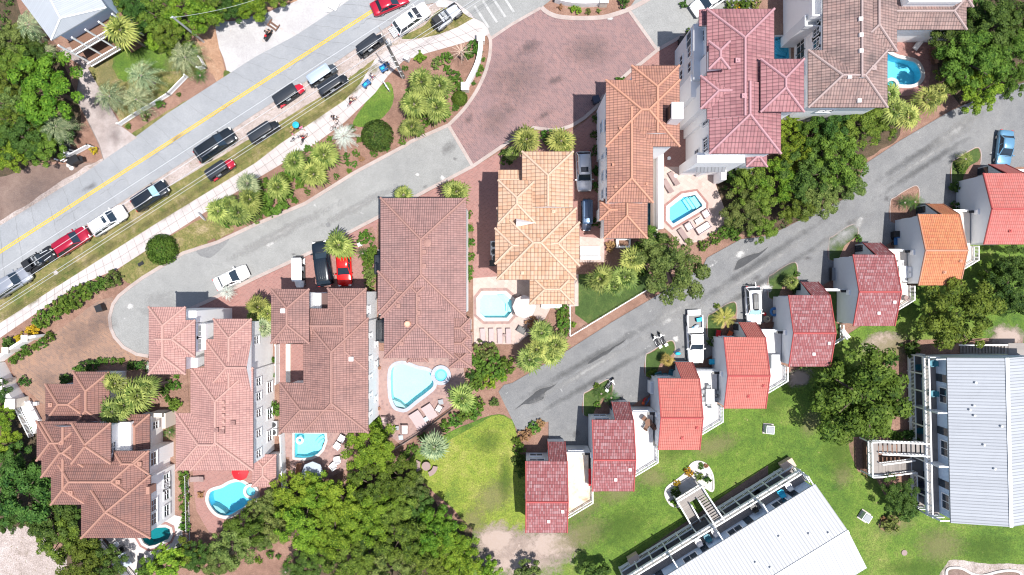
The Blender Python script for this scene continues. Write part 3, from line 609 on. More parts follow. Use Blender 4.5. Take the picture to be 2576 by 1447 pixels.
# soft stains and worn patches
sz = [zt + .006]
def patch(name, x, y, rx, ry, ang, mat):
    sz[0] += .0006; c = G(x, y); a = R(ang); u = (math.cos(a) * rx * .05, math.sin(a) * rx * .05); v = (-math.sin(a) * ry * .05, math.cos(a) * ry * .05); mb = MB()
    mb.face([(c.x + p * u[0] + q * v[0], c.y + p * u[1] + q * v[1], sz[0]) for p, q in ((-1, -1), (1, -1), (1, 1), (-1, 1))], [(-1, -1), (1, -1), (1, 1), (-1, 1)]); tag(mb.build(name, M[mat]), kind='structure')
for a in [(1310, 1390, 165, 80, 0), (1380, 1370, 100, 55, 5), (1250, 1360, 75, 60, 0), (2220, 862, 70, 36, 10), (2530, 850, 60, 40, 0), (2010, 950, 40, 30, 20)]: patch('bare_soil', *a, 'soft_sand')
for a in [(1465, 1265, 90, 60, 25), (1460, 1345, 120, 60, 25), (2365, 1372, 95, 70, 0), (2240, 880, 110, 60, 5), (1560, 1235, 80, 40, 25), (1640, 1200, 60, 40, 0), (2040, 1060, 60, 40, 60), (2250, 1320, 80, 40, 20), (2440, 1290, 60, 50, 0), (1800, 1120, 90, 40, 20), (2120, 1195, 40, 50, 0), (1240, 1250, 90, 60, 40), (1190, 1310, 50, 50, 0), (450, 160, 60, 40, 30), (270, 190, 40, 60, 0)]: patch('worn_grass', *a, 'soft_dry')
for a in [(1570, 1320, 120, 70, 30), (2110, 1140, 70, 90, 10), (2480, 1380, 110, 60, 0), (1950, 1010, 80, 50, 35), (1700, 1130, 90, 40, 30), (2300, 1430, 130, 40, 0), (1230, 1110, 60, 50, 40), (1270, 1200, 30, 100, 0), (2070, 1330, 60, 90, 0), (350, 130, 60, 40, 20)]: patch('lush_grass', *a, 'soft_green')
for k in range(20): s_ = k / 19; patch('weedy_grass', 40 + 900 * s_, 775 - 585 * s_ + rnd.uniform(-22, 16), rnd.uniform(25, 60), rnd.uniform(9, 20), 33, 'soft_weed')
for a in [(1128, 372, 26, 40, -40), (1145, 400, 10, 8, 0), (1070, 470, 14, 8, 20), (1395, 205, 40, 20, 30), (1330, 120, 60, 30, 30), (1370, 290, 50, 14, 30), (1550, 215, 12, 10, 0), (1180, 300, 30, 20, 40), (420, 800, 40, 25, 20), (740, 640, 12, 6, 0), (2140, 560, 24, 14, 30), (2030, 650, 20, 12, 0), (1900, 700, 26, 12, 30), (1560, 1000, 20, 12, 30), (1450, 1090, 24, 14, 40), (2230, 500, 14, 20, 20), (230, 470, 40, 14, 33), (450, 345, 30, 10, 33)]: patch('oil_stain', *a, 'soft_dark')
for a in [(1114, 448, 14, 14, 30), (680, 615, 24, 12, 30), (1050, 440, 12, 8, 0), (1700, 853, 16, 16, 0), (1680, 805, 30, 14, 30), (1925, 725, 30, 22, 0), (2040, 735, 20, 30, 20), (1860, 640, 24, 16, 30), (2160, 560, 14, 30, -20), (330, 770, 20, 14, 0), (570, 690, 24, 10, 25), (1535, 48, 16, 8, 0)]: patch('white_splash', *a, 'soft_white')
for a in [(1480, 905, 300, 16, 30.5), (1500, 955, 260, 14, 30.5), (1900, 665, 320, 16, 33), (1930, 700, 300, 14, 33), (2330, 375, 260, 16, 33), (2330, 415, 220, 14, 33)]: patch('tyre_track', *a, 'soft_track')
for a in [(1480, 930, 280, 16, 30.5), (1900, 683, 300, 14, 33), (2330, 395, 240, 14, 33), (700, 590, 260, 22, 27), (900, 520, 200, 20, 27), (400, 770, 80, 60, 20), (1700, 780, 120, 40, 30), (2120, 590, 140, 40, 33), (2400, 330, 140, 30, 33)]: patch('pale_wear', *a, 'soft_pale')
for a in [(200, 850, 90, 60, 30), (120, 960, 60, 40, 20), (260, 810, 50, 40, 0), (90, 480, 120, 60, 30), (1300, 200, 120, 100, 30), (1480, 130, 90, 60, 0), (1250, 300, 80, 50, 40), (260, 260, 40, 70, 20), (290, 340, 40, 40, 0)]: patch('grey_dirt', *a, 'soft_grey')
# ---- pools
def make_pool(p):
    c = G(*p['pts'][0]); e = empty('swimming_pool', (0, 0, 0), 0, p['label'], 'pool')
    q = ccw(P2(p['pts'])); dz = p['deep']
    b = MB(); b.flat(q, -dz)
    for i in range(len(q)):
        j = (i + 1) % len(q); b.face([(*q[j], -dz), (*q[i], -dz), (*q[i], .12), (*q[j], .12)])
    b.build('basin', M[p['pl']], e)
    cp = MB(); out = offset(q, p['cop']); inn = offset(q, -.04)
    for i in range(len(q)):
        j = (i + 1) % len(q)
        cp.face([(*inn[i], .15), (*out[i], .15), (*out[j], .15), (*inn[j], .15)])
        cp.face([(*out[i], 0), (*out[j], 0), (*out[j], .15), (*out[i], .15)]); cp.face([(*inn[j], -.1), (*inn[i], -.1), (*inn[i], .15), (*inn[j], .15)])
    cp.build('coping', M[p['copm']], e)
    w = MB(); w.flat(offset(q, -.012), -.09); w.build('water', M[p['wat']], e)
    return e
PE = {p['key']: make_pool(p) for p in POOLS}
def pool_step(key, pts, z, mat='plaster_pale', zb=None):
    mb = MB(); mb.prism(P2(pts), -POOLS[[p['key'] for p in POOLS].index(key)]['deep'] + .005, z); mb.build('step', M[mat], PE[key])
pool_step('D', S(1, 2, [(1365, 1130), (1390, 1135), (1450, 1160), (1510, 1215), (1400, 1195)]), -.2, 'coping')
for k in range(3):
    pool_step('F', [(1748 - k * 7, 492 - 0 + k * 1), (1764 - k * 1.0, 516), (1754 - k * 8, 524 + k * 1.5), (1737 - k * 8, 499 + k * 1.5)], -.3 - k * .28)
    pool_step('G', [(1972 - k * 8, 93), (1985, 104 + k * 0.5), (1985, 122 + k * 7), (1972 - k * 6, 114 + k * 8), (1958 - k * 7, 100 + k * 5)], -.3 - k * .3, 'plaster')
    r = 14 + 9 * k
    pool_step('C', [(814, 1108 + 0 * k)] + [(818 + r * math.cos(a), 1128 + r * math.sin(a)) for a in (4.4, 4.0, 3.6, 3.2, 2.8)] + [(806, 1136)], -.25 - k * .27 - .003)
    pool_step('E', [(1271 - k * 5, 741), (1287, 757 + k * .3), (1287, 784), (1281 - k * 4, 784), (1280 - k * 4, 762 + k), (1262 - k * 5, 742)], -.25 - k * .25 - .002)
pool_step('B', [(533, 1272), (545, 1276), (560, 1286), (566, 1294), (553, 1292), (540, 1283)], -.25, 'coping')
def spa(cx, cy, r, copm, wat, label, zr=.45):
    e = empty('spa', (0, 0, 0), 0, label, 'spa'); c = G(cx, cy)
    def circ(rr, n=24): return [(c.x + rr * math.cos(6.28318 * k / n), c.y + rr * math.sin(6.28318 * k / n)) for k in range(n)]
    a, b = circ(r), circ(r * .62); mb = MB()
    for i in range(24):
        j = (i + 1) % 24
        mb.face([(*a[i], zr), (*a[j], zr), (*b[j], zr), (*b[i], zr)]); mb.face([(*a[i], -1.2), (*a[j], -1.2), (*a[j], zr), (*a[i], zr)]); mb.face([(*b[j], .12), (*b[i], .12), (*b[i], zr), (*b[j], zr)])
    mb.build('rim', M[copm], e)
    f = MB(); f.flat(circ(r * .62), .125); f.build('floor', M['plaster'], e); s = MB()
    s.flat(circ(r * .4), .13); s.build('seat_well', M['plaster_pale'], e)
    w = MB(); w.flat(circ(r * .615), zr - .12); w.build('water', M[wat], e); return e
spa(1110, 943, 1.25, 'coping_blue', 'water', 'round spa with blue grey rim at the narrow end of the teardrop pool')
spa(634, 1234, .95, 'coping', 'water', 'round blue spa on the edge of the kidney pool')
spa(2238, 218, 1.0, 'coping', 'water_teal', 'small round spa beside the shaded kidney pool')
# brick edging bands around two pools
for key, mat, w in (('F', 'brick_drive', .3), ('A', 'brick_drive', .28), ('E', 'brick_pool', .35)):
    p = [q for q in POOLS if q['key'] == key][0]; q = ccw(P2(p['pts'])); a = offset(q, p['cop'] + .02); b = offset(q, p['cop'] + .02 + w); mb = MB()
    for i in range(len(q)):
        j = (i + 1) % len(q); mb.face([(*a[i], .13), (*b[i], .13), (*b[j], .13), (*a[j], .13)])
    mb.build('brick_edging', M[mat], PE[key])
# ---------------------------------------------------------------- villas
class House:
    def __init__(s, name, label, roof, cap, wall='stucco', pitch=.45, over=.42, cat='house'):
        s.e = empty(name, (0, 0, 0), 0, label, cat); s.roofm = roof; s.capm = cap; s.wallm = wall; s.pitch = pitch; s.over = over
        s.roof = MB(); s.caps = []; s.wall = MB(); s.sec = []; s.k = 0; s.off = Vector((0, 0, 0))
    def sec_(s, x0, y0, x1, y1, z, ends='hh', axis=None, pitch=None, wall=True, zb=0.0, cap=.145, over=None):
        """one hipped roof section: eaves rectangle on the survey sheet at eave height z; ends 'h'ip / 'g'able, west/south first"""
        s.k += 1; z += .011 * s.k; pitch = pitch or s.pitch
        a = G(x0, y1, z); b = G(x1, y0, z); X0, Y0, X1, Y1 = a.x, a.y, b.x, b.y
        wx, wy = X1 - X0, Y1 - Y0; axis = axis or ('x' if wx >= wy else 'y'); s.sec.append((X0, Y0, X1, Y1, z, pitch, axis, ends))
        hw = (wy if axis == 'x' else wx) / 2; ln = (wx if axis == 'x' else wy); zr = z + hw * pitch
        r0 = hw if ends[0] == 'h' else 0; r1 = hw if ends[1] == 'h' else 0
        if r0 + r1 > ln: f = ln / (r0 + r1); r0 *= f; r1 *= f
        def W(l, w, zz): return Vector((X0 + l, Y0 + w, zz)) if axis == 'x' else Vector((X1 - w, Y0 + l, zz))
        # corners: l along the ridge, w across
        A, B, Cc, D = W(0, 0, z), W(ln, 0, z), W(ln, 2 * hw, z), W(0, 2 * hw, z); P, Q = W(r0, hw, zr), W(ln - r1, hw, zr)
        sl = math.hypot(hw, zr - z)
        s.roof.face([A, B, Q, P], [(0, 0), (ln, 0), (ln - r1, sl), (r0, sl)])
        s.roof.face([Cc, D, P, Q], [(0, 0), (ln, 0), (ln - r0, sl), (r1, sl)])
        for (p, q, ap, rr, e) in ((D, A, P, r0, ends[0]), (B, Cc, Q, r1, ends[1])):
            if e == 'h': s.roof.face([p, q, ap], [(0, 0), (2 * hw, 0), (hw, math.hypot(rr, zr - z))])
            else: s.wall.face([p + Vector((0, 0, -.02)), q + Vector((0, 0, -.02)), ap + Vector((0, 0, -.02))])
        lo = [Vector((p.x, p.y, z - .14)) for p in (A, B, Cc, D)]; s.roof.face(lo[::-1], [(0, 0)] * 4)
        for i, (p, q) in enumerate(((A, B), (B, Cc), (Cc, D), (D, A))):
            s.roof.face([lo[i], lo[(i + 1) % 4], q, p], [(0, 0)] * 4)
        up = Vector((0, 0, .03)); segs = [(P, Q)] if (P - Q).length > .2 else []
        if ends[0] == 'h': segs += [(A, P), (D, P)]
        if ends[1] == 'h': segs += [(B, Q), (Cc, Q)]
        cb = MB()
        for p, q in segs: cb.tube([p + up, q + up], cap, 6)
        s.caps.append(cb)
        if wall:
            o = (s.over if over is None else over) + .006 * s.k
            s.wall.prism([(X0 + o, Y0 + o), (X1 - o, Y0 + o), (X1 - o, Y1 - o), (X0 + o, Y1 - o)], zb, z - .02 + .0 * s.k)
        return s
    def zat(s, x, y):
        best = 0
        for X0, Y0, X1, Y1, z, p, ax, en in s.sec:
            if X0 <= x <= X1 and Y0 <= y <= Y1:
                dx, dy = min(x - X0, X1 - x), min(y - Y0, Y1 - y)
                if ax == 'x': dd = dy if en[0] == 'g' and en[1] == 'g' else min(dy, x - X0 if en[0] == 'h' else 99, X1 - x if en[1] == 'h' else 99)
                else: dd = min(dx, y - Y0 if en[0] == 'h' else 99, Y1 - y if en[1] == 'h' else 99)
                best = max(best, z + dd * p)
        return best
    def on(s, x, y):                      # sheet point on the roof
        z = 8.0
        for _ in range(6): g = G(x, y, z); z = s.zat(g.x, g.y) or z
        return G(x, y, z)
    def vents(s, pts, mat='cushion', size=.36, name='roof_vent'):
        for x, y in pts:
            p = s.on(x, y); mb = MB(); mb.box((p.x, p.y, p.z + .08), (size, size, .3)); mb.cyl((p.x, p.y, p.z + .2), size * .18, .12, 8)
            mb.build(name, M[mat], s.e)
    def win(s, k, side, t, zc, w, h, mull=1, mat='window'):
        """window in the wall of section k; t = 0..1 along the wall from west or south"""
        X0, Y0, X1, Y1, z = s.sec[k][:5]; o = s.over + .006 * (k + 1)
        if side in 'EW':
            x = X1 - o if side == 'E' else X0 + o; y = Y0 + o + (Y1 - Y0 - 2 * o) * t; n = 1 if side == 'E' else -1
            f = lambda a, d, zz, da, dd, dz: ((x + n * d, y + a, zz), (dd, da, dz))
        else:
            y = Y1 - o if side == 'N' else Y0 + o; x = X0 + o + (X1 - X0 - 2 * o) * t; n = 1 if side == 'N' else -1
            f = lambda a, d, zz, da, dd, dz: ((x + a, y + n * d, zz), (da, dd, dz))
        fr = MB()
        for a in (-w / 2 - .06, w / 2 + .06): fr.box(*f(a, .03, zc, .12, .16, h + .24))
        for q in (-h / 2 - .06, h / 2 + .06): fr.box(*f(0, .03, zc + q, w, .16, .12))
        for m in range(mull): fr.box(*f(-w / 2 + w * (m + 1) / (mull + 1), .03, zc, .06, .1, h))
        fr.box(*f(0, .035, zc, w, .09, .05)); fr.box(*f(0, .05, zc - h / 2 - .15, w + .3, .16, .07))
        o_ = fr.build('window', M['trim'], s.e)
        g = MB(); g.box(*f(0, .012, zc, w - .01, .04, h - .01)); g.build('pane', M[mat], o_)
    def block(s, name, x0, y0, x1, y1, z0, z1, mat, zref=None, parapet=0.0, pm=None):
        zr = z1 if zref is None else zref; a = G(x0, y1, zr); b = G(x1, y0, zr); mb = MB()
        mb.prism([(a.x, a.y), (b.x, a.y), (b.x, b.y), (a.x, b.y)], z0, z1); o = mb.build(name, M[mat], s.e)
        if parapet:
            q = MB()
            for (p1, p2) in (((a.x, a.y), (b.x, a.y)), ((b.x, a.y), (b.x, b.y)), ((b.x, b.y), (a.x, b.y)), ((a.x, b.y), (a.x, a.y))):
                q.bar((*p1, z1 + parapet / 2), (*p2, z1 + parapet / 2 + .001), .14, parapet)
            q.build('parapet', M[pm or mat], s.e)
        return o
    def done(s):
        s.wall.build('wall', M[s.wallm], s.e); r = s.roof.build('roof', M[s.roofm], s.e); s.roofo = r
        for cb in s.caps: cb.build('ridge_cap', M[s.capm], r)
        return s
# A: bottom-left terracotta villa
h = House('villa', 'rambling terracotta roofed villa with raised central hip and white walled east side at bottom left', 'roof_A', 'cap_A', pitch=.5)
h.sec_(114, 966, 235, 1062, 4.2); h.sec_(184, 935, 276, 1075, 4.3, axis='y')
h.sec_(92, 1060, 215, 1159, 6.6); h.sec_(104, 1062, 250, 1201, 6.6); h.sec_(128, 1070, 218, 1270, 6.6, axis='y', ends='hg')
h.sec_(128, 1136, 366, 1270, 6.6); h.sec_(285, 1134, 375, 1193, 6.6); h.sec_(204, 1195, 379, 1354, 6.6, axis='y')
h.sec_(180, 1064, 279, 1167, 7.9); h.sec_(317, 1042, 377, 1150, 3.9, axis='y', ends='gh')
h.block('passage', 268, 1062, 330, 1140, 0, 5.2, 'stucco', 5.0)
h.block('gate_wall', 372, 1040, 412, 1050, 0, 2.6, 'stucco_cream'); h.block('gate_wall', 408, 1040, 416, 1078, 0, 2.6, 'stucco_cream')
h.block('chimney', 367, 1225, 376, 1244, 6.0, 7.5, 'cap_A')
for t, z in ((.2, 5.2), (.2, 2.2), (.45, 5.2), (.52, 2.2), (.8, 2.3)): h.win(7, 'E', t, z, 1.3, 1.2)
h.win(6, 'E', .5, 4.9, 1.5, 1.3); h.win(5, 'E', .75, 4.6, .9, 3.0, 1, 'blueglass'); h.win(8, 'E', .3, 6.9, 1.2, .9); h.win(9, 'E', .7, 1.9, .8, 1.2)
h.win(7, 'E', .66, 2.2, .7, 1.2); h.win(7, 'E', .74, 2.2, .7, 1.2)
h.vents([(129, 1018), (180, 1354 - 201), (299, 1211), (297, 1211)][:1] + [(299, 1212), (353, 1167), (180, 1239)], 'cap_A', .5)
h.done()
# B: pale pink long villa
h = House('villa', 'long pale pink roofed villa with a separate tower by the cul-de-sac', 'roof_B', 'cap_B', pitch=.48)
h.sec_(374, 772, 467, 942, 11.0, axis='y'); h.sec_(400, 805, 491, 899, 11.0, axis='x', ends='gh')
h.sec_(479, 925, 637, 1184, 8.2, axis='y', ends='hh'); h.sec_(537, 802, 633, 980, 8.2, axis='y', ends='gh'); h.sec_(514, 853, 633, 990, 8.2, axis='x', ends='hg'); h.sec_(442, 1039, 560, 1184, 8.2, axis='x', ends='hg')
h.block('link_wall', 470, 782, 494, 812, 0, 9.8, 'stucco'); h.block('link_wall', 494, 815, 517, 880, 0, 8.6, 'stucco'); h.block('link_wall', 469, 901, 496, 925, 0, 8.4, 'stucco')
h.block('side_terrace', 632, 1000, 655, 1150, 0, 3.2, 'stucco', 3.2)
for t in (.08, .3, .52, .7, .86): h.win(2, 'E', t, 5.6, .8, 1.5)
for t in (.2, .45, .75): h.win(2, 'E', t, 1.9, 1.2, 1.5)
h.win(3, 'E', .7, 5.8, .8, 1.4); h.win(1, 'E', .3, 8.6, 1.4, 2.0); h.win(1, 'E', .7, 8.6, 1.4, 2.0)
h.sec_(634, 1143, 695, 1225, 3.3, axis='y', pitch=.3)
h.vents([(587, 1063), (545, 1270 - 189), (560, 1085)], 'roof_B', .5); h.vents([(563, 1012 + k * 16) for k in range(0, 5)], 'cap_B', .3)
h.done()
# C
h = House('villa', 'dusty red hip roofed villa with a sunken brick terrace beside a half moon pool', 'roof_C', 'cap_C', pitch=.55)
h.sec_(682, 727, 778, 864, 9.6, axis='y'); h.sec_(763, 800, 927, 1089, 8.2, axis='y', ends='hh'); h.sec_(824, 725, 922, 930, 8.2, axis='y', ends='hh'); h.sec_(703, 963, 850, 1089, 8.2, axis='x', ends='hg'); h.sec_(779, 776, 870, 862, 8.2, axis='x', ends='gg')
h.block('terrace', 730, 866, 764, 962, 0, 3.0, 'brick_drive'); h.block('terrace_wall', 719, 866, 730, 962, 0, 3.3, 'stucco_cream')
h.block('link_wall', 775, 738, 806, 778, 0, 6.2, 'stucco'); h.block('small_deck', 803, 738, 826, 776, 0, 5.6, 'roof_C')
for t in (.1, .28, .46, .64, .86): h.win(1, 'E', t, 5.4, .35, 1.3, 0)
for t in (.2, .55, .75): h.win(1, 'E', t, 2.0, .5, 1.3, 0)
h.win(2, 'E', .75, 5.4, .8, 1.4)
h.vents([(884, 903), (713, 782)], 'cushion', .5); h.done()
# D
h = House('villa', 'largest rose brown hip roofed villa with a round roof cap above the teardrop pool', 'roof_D', 'cap_C', pitch=.43)
h.sec_(957, 498, 1173, 800, 10.4, axis='y', ends='hh'); h.sec_(966, 650, 1142, 901, 10.4, axis='y', ends='hh'); h.sec_(950, 682, 1060, 789, 10.4, axis='x', ends='hg')
h.sec_(1100, 800, 1184, 850, 8.9, axis='x', ends='gh'); h.sec_(1110, 838, 1187, 888, 8.6, axis='x', ends='gh'); h.sec_(1129, 878, 1187, 926, 7.6, axis='y', pitch=.5); h.sec_(1024, 885, 1077, 911, 7.6, axis='x', pitch=.5)
for t in (.15, .4, .6, .85): h.win(0, 'E', t, 8.2, 1.0, 1.5)
h.vents([(1068, 634), (1068, 669), (1053, 752), (1053, 787), (1011, 865), (1003, 770)], 'cap_C', .42)
p = h.on(1076, 612); mb = MB(); mb.cyl((p.x, p.y, p.z - .1), .4, .35, 20); mb.cyl((p.x, p.y, p.z + .25), .42, .08, 20, r2=.2); mb.build('round_vent', M['cap_C'], h.e)
p = h.on(1026, 815); mb = MB(); mb.cyl((p.x, p.y, p.z - .1), .36, .45, 20); mb.build('flue', M['cap_F'], h.e); mb = MB(); mb.cyl((p.x, p.y, p.z + .35), .26, .03, 20); mb.build('flue_top', M['cap_E'], h.e)
h.done()
# E
h = House('villa', 'sandy orange barrel tiled villa with cross hips in the middle of the row', 'roof_E', 'cap_E', pitch=.42)
h.sec_(1313, 381, 1442, 523, 11.9, axis='y', ends='gh'); h.sec_(1253, 453, 1348, 563, 12.2, axis='y'); h.sec_(1250, 523, 1450, 704, 11.6, axis='x'); h.sec_(1380, 559, 1458, 669, 11.6, axis='x', ends='gh'); h.sec_(1245, 574, 1330, 664, 11.6, axis='x', ends='hg')
h.sec_(1254, 427, 1330, 480, 10.2, axis='x', ends='gg', pitch=.2); h.sec_(1332, 690, 1445, 766, 6.5, axis='x', pitch=.5)
p = h.on(1322, 562); mb = MB(); mb.face([p + Vector((-1.0, -.4, .2)), p + Vector((-1.0, .5, .2)), p + Vector((-1.0, .05, 1.5))]); mb.face([p + Vector((-1.0, -.4, .2)), p + Vector((1.1, .05, .1)), p + Vector((-1.0, .05, 1.5))][::-1]); mb.face([p + Vector((-1.0, .5, .2)), p + Vector((1.1, .05, .1)), p + Vector((-1.0, .05, 1.5))])
mb.build('white_cricket', M['trim'], h.e)
h.vents([(1393, 533), (1314, 687)], 'cap_E', .35)
h.block('grill_counter', 1459, 621, 1508, 643, 0, 1.0, 'trim', .5); h.block('grill_counter', 1460, 645, 1509, 653, 0, .9, 'trim', .5)
h.block('garden_box', 1362, 766, 1412, 775, 0, .7, 'trim', .3)
h.win(3, 'E', .5, 9.0, 1.2, 1.6); h.done()
# F
h = House('villa', 'warm orange roofed villa with a white boxed chimney and thin lap pool', 'roof_F', 'cap_F', pitch=.42)
h.sec_(1589, 165, 1709, 340, 11.6, axis='y', ends='gh'); h.sec_(1524, 201, 1710, 369, 11.6, axis='x'); h.sec_(1527, 275, 1643, 510, 11.6, axis='y', ends='hg')
h.sec_(1519, 500, 1629, 600, 7.0, axis='y', ends='hg'); h.sec_(1508, 505, 1575, 554, 7.0, axis='x', ends='hg')
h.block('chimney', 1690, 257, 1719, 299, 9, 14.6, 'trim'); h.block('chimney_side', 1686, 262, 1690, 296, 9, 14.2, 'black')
h.block('terrace_wall', 1656, 362, 1669, 575, 0, 3.4, 'stucco'); h.block('planter', 1645, 372, 1654, 590, 0, 2.2, 'stucco_cream')
h.block('planter_box', 1550, 602, 1585, 624, 0, 1.0, 'stucco', .6); h.block('planter_soil', 1555, 605, 1580, 619, .2, 1.03, 'brown', .6)
for t in (.12, .34, .62, .8): h.win(2, 'W', t, 9.0, 1.0, 1.5); h.win(2, 'W', t + .03, 5.2, 1.0, 1.5)
h.win(1, 'W', .4, 9.0, 1.3, 1.6); h.win(1, 'W', .5, 5.0, 1.2, 1.6)
h.vents([(1542, 415), (1548, 471), (1626, 463), (1560, 324)], 'cap_F', .25); h.done()
# G
h = House('villa', 'raspberry pink barrel tiled villa with small raised square tower and tall white west wall', 'roof_G', 'cap_G', pitch=.4)
h.sec_(1778, 22, 1948, 300, 11.8, axis='y', ends='gh'); h.sec_(1784, 215, 1965, 387, 11.8, axis='y', ends='hg'); h.sec_(1762, 191, 1860, 274, 11.9, axis='x', ends='hg')
h.sec_(1783, 104, 1836, 174, 14.0, axis='y', zb=9); h.sec_(1913, 148, 2023, 282, 13.2, axis='y'); h.sec_(1758, 24, 1800, 66, 10.6, axis='y', ends='gg', pitch=.25)
h.sec_(1877, 375, 1930, 420, 7.4, axis='x', pitch=.5)
h.block('west_bay', 1738, 188, 1786, 244, 0, 8.4, 'stucco'); h.block('west_wing', 1745, 60, 1790, 200, 0, 9.0, 'stucco_grey'); h.block('south_balcony', 1760, 380, 1880, 406, 0, 8.6, 'stucco', 9.5)
mb = MB(); a = G(1754, 406, 6.0); b = G(1824, 434, 5.6); mb.face([(a.x, b.y, 5.6), (b.x, b.y, 5.6), (b.x, a.y, 6.1), (a.x, a.y, 6.1)], [(0, 0), (b.x - a.x, 0), (b.x - a.x, 1.4), (0, 1.4)]); mb.build('porch_roof', M['seam_grey'], h.e)
h.block('porch_post', 1752, 436, 1760, 444, 0, 5.4, 'stucco', .5); h.block('porch_post', 1800, 436, 1812, 460, 0, 3.4, 'stucco', 1.0)
for t, z in ((.86, 8.8), (.6, 9.0), (.2, 9.0), (.1, 5.5), (.88, 5.0)): h.win(0 if t > .4 else 1, 'W', t, z, 1.2, 1.6, 1)
h.win(1, 'W', .62, 9.2, 1.3, 2.0); h.win(1, 'W', .14, 9.3, 1.2, 1.8)
h.vents([(1855, 153), (1871, 242)], 'cap_G', .5); h.done()
xw = G(1745, 0, 9.0).x; y0, y1 = G(0, 200, 9.0).y, G(0, 60, 9.0).y
from_block = [(.82, 7.2, 1.6, 2.0), (.58, 7.4, 1.1, 1.4), (.3, 7.4, 1.1, 1.4), (.62, 3.6, 1.1, 1.4), (.34, 3.6, 1.1, 1.4)]
WEST = (xw, y0, y1, from_block, h.e)
# H
h = House('villa', 'grey brown roofed villa with a broad hip and white stepped terraces at upper right', 'roof_H', 'cap_H', pitch=.42)
h.sec_(2070, -70, 2232, 205, 9.0, axis='y', ends='gh'); h.sec_(2033, 126, 2233, 271, 9.0, axis='x', ends='hh'); h.sec_(2140, -86, 2257, 130, 9.0, axis='y', ends='hh')
h.sec_(2245, -8, 2432, 75, 5.4, axis='x', ends='gh', pitch=.35); h.sec_(2400, -60, 2448, 18, 5.4, axis='y', pitch=.35)
h.block('upper_terrace', 2036, -70, 2078, 46, 0, 7.6, 'stucco', parapet=.9); h.block('lower_terrace', 2018, 46, 2074, 72, 0, 6.4, 'stucco_grey', parapet=.9); h.block('roof_deck', 2280, -40, 2410, 8, 0, 6.9, 'stucco', parapet=.6)
for t in (.30, .42, .53, .64): h.win(0, 'W', t, 6.6, 1.5, 1.6)
for t in (.38, .53): h.win(0, 'W', t, 2.2, 1.6, 2.2, 1, 'black')
h.win(1, 'W', .25, 6.4, 1.2, 1.5); h.win(1, 'W', .8, 6.4, 1.2, 1.5); h.win(1, 'S', .35, 6.2, 1.6, 1.2)
h.vents([(2164, 49), (2165, 89), (2165, 129), (2136, 194), (2160, 254)], 'cushion', .42); h.vents([(2197, 172)], 'cap_H', .5)
h.done()
# top-left house: pale blue metal roof above a two storey porch
e = empty('beach_house', (0, 0, 0), 0, 'pale blue metal roofed beach house with white railed porch at the top left corner', 'house')
zc = 7.0; c = G(129, 101, zc); p = G(152, 46, 8.3); q = G(60, -130, 8.6); a = G(-30, -110, zc); r = G(268, 19, zc); r2 = G(180, -110, zc)
mb = MB()
def uvq(pts, o, d):
    d = Vector((d[0], d[1], 0)).normalized(); w = Vector((-d.y, d.x, 0)); return [((Vector(x) - Vector(o)).dot(d), (Vector(x) - Vector(o)).dot(w)) for x in pts]
for f, d in (([a, c, p, q], c - a), ([c, r, p], r - c), ([p, r, r2, q], Vector(r2) - Vector(r))): mb.face(f, uvq(f, c, d))
lo = [Vector((v.x, v.y, zc - .2)) for v in (a, c, r, r2)]; mb.face(lo[::-1], [(0, 0)] * 4)
for i in range(3): mb.face([lo[i], lo[i + 1], (c, r, r2)[i], (a, c, r)[i]], [(0, 0)] * 4)
ro = mb.build('roof', M['seam_blue'], e); mb = MB()
for s_, t_ in ((c, p), (p, q), (p, r)): mb.tube([s_ + Vector((0, 0, .03)), t_ + Vector((0, 0, .03))], .09)
mb.build('ridge_cap', M['trim'], ro)
u = Vector((r.x - c.x, r.y - c.y, 0)).normalized(); v = Vector((u.y, -u.x, 0)); c0 = Vector((c.x, c.y, 0)); mb = MB()
mb.prism([tuple((c0 + u * .6 - v * .9)[:2]), tuple((c0 + u * 7.2 - v * .9)[:2]), tuple((c0 + u * 7.2 - v * 9)[:2]), tuple((c0 + u * .6 - v * 9)[:2])], 0, zc - .1); mb.build('wall', M['siding'], e)
for lvl, zf, ln, dp in ((0, 3.7, 7.6, .9), (1, 1.0, 4.6, 1.5)):
    mb = MB(); mb.prism([tuple((c0 + u * .3 - v * .88)[:2]), tuple((c0 + u * .3 + v * dp)[:2]), tuple((c0 + u * ln + v * dp)[:2]), tuple((c0 + u * ln - v * .88)[:2])], zf - .2, zf); mb.build('porch_floor', M['brown'], e)
    mb = MB(); n = int(ln / .16)
    for z in (.12, 1.0): mb.bar(c0 + u * .3 + v * dp + Vector((0, 0, zf + z)), c0 + u * ln + v * dp + Vector((0, 0, zf + z + .001)), .12, .09)
    for k in range(n): mb.bar(c0 + u * (.3 + k * .16) + v * dp + Vector((0, 0, zf + .1)), c0 + u * (.3 + k * .16) + v * dp + Vector((0, 0, zf + 1)), .06, .05)
    mb.build('railing', M['trim'], e)
for k in range(5):
    mb = MB(); b0 = c0 + u * (.35 + k * 1.8) + v * .86; mb.box((b0.x, b0.y, zc / 2), (.18, .18, zc - .25), .6); mb.build('post', M['trim'], e)
for k in range(4):
    mb = MB(); b0 = c0 + u * 6.1 + v * (1.0 + k * .32); mb.box((b0.x, b0.y, 1.35 - k * .3), (1.7, .34, .3), math.atan2(u.y, u.x)); mb.build('step', M['brown'], e)
mb = MB(); b0 = c0 + u * 6.1 + v * .3; mb.box((b0.x, b0.y, .8), (1.8, 1.3, 1.5), math.atan2(u.y, u.x)); mb.build('landing', M['brown'], e)
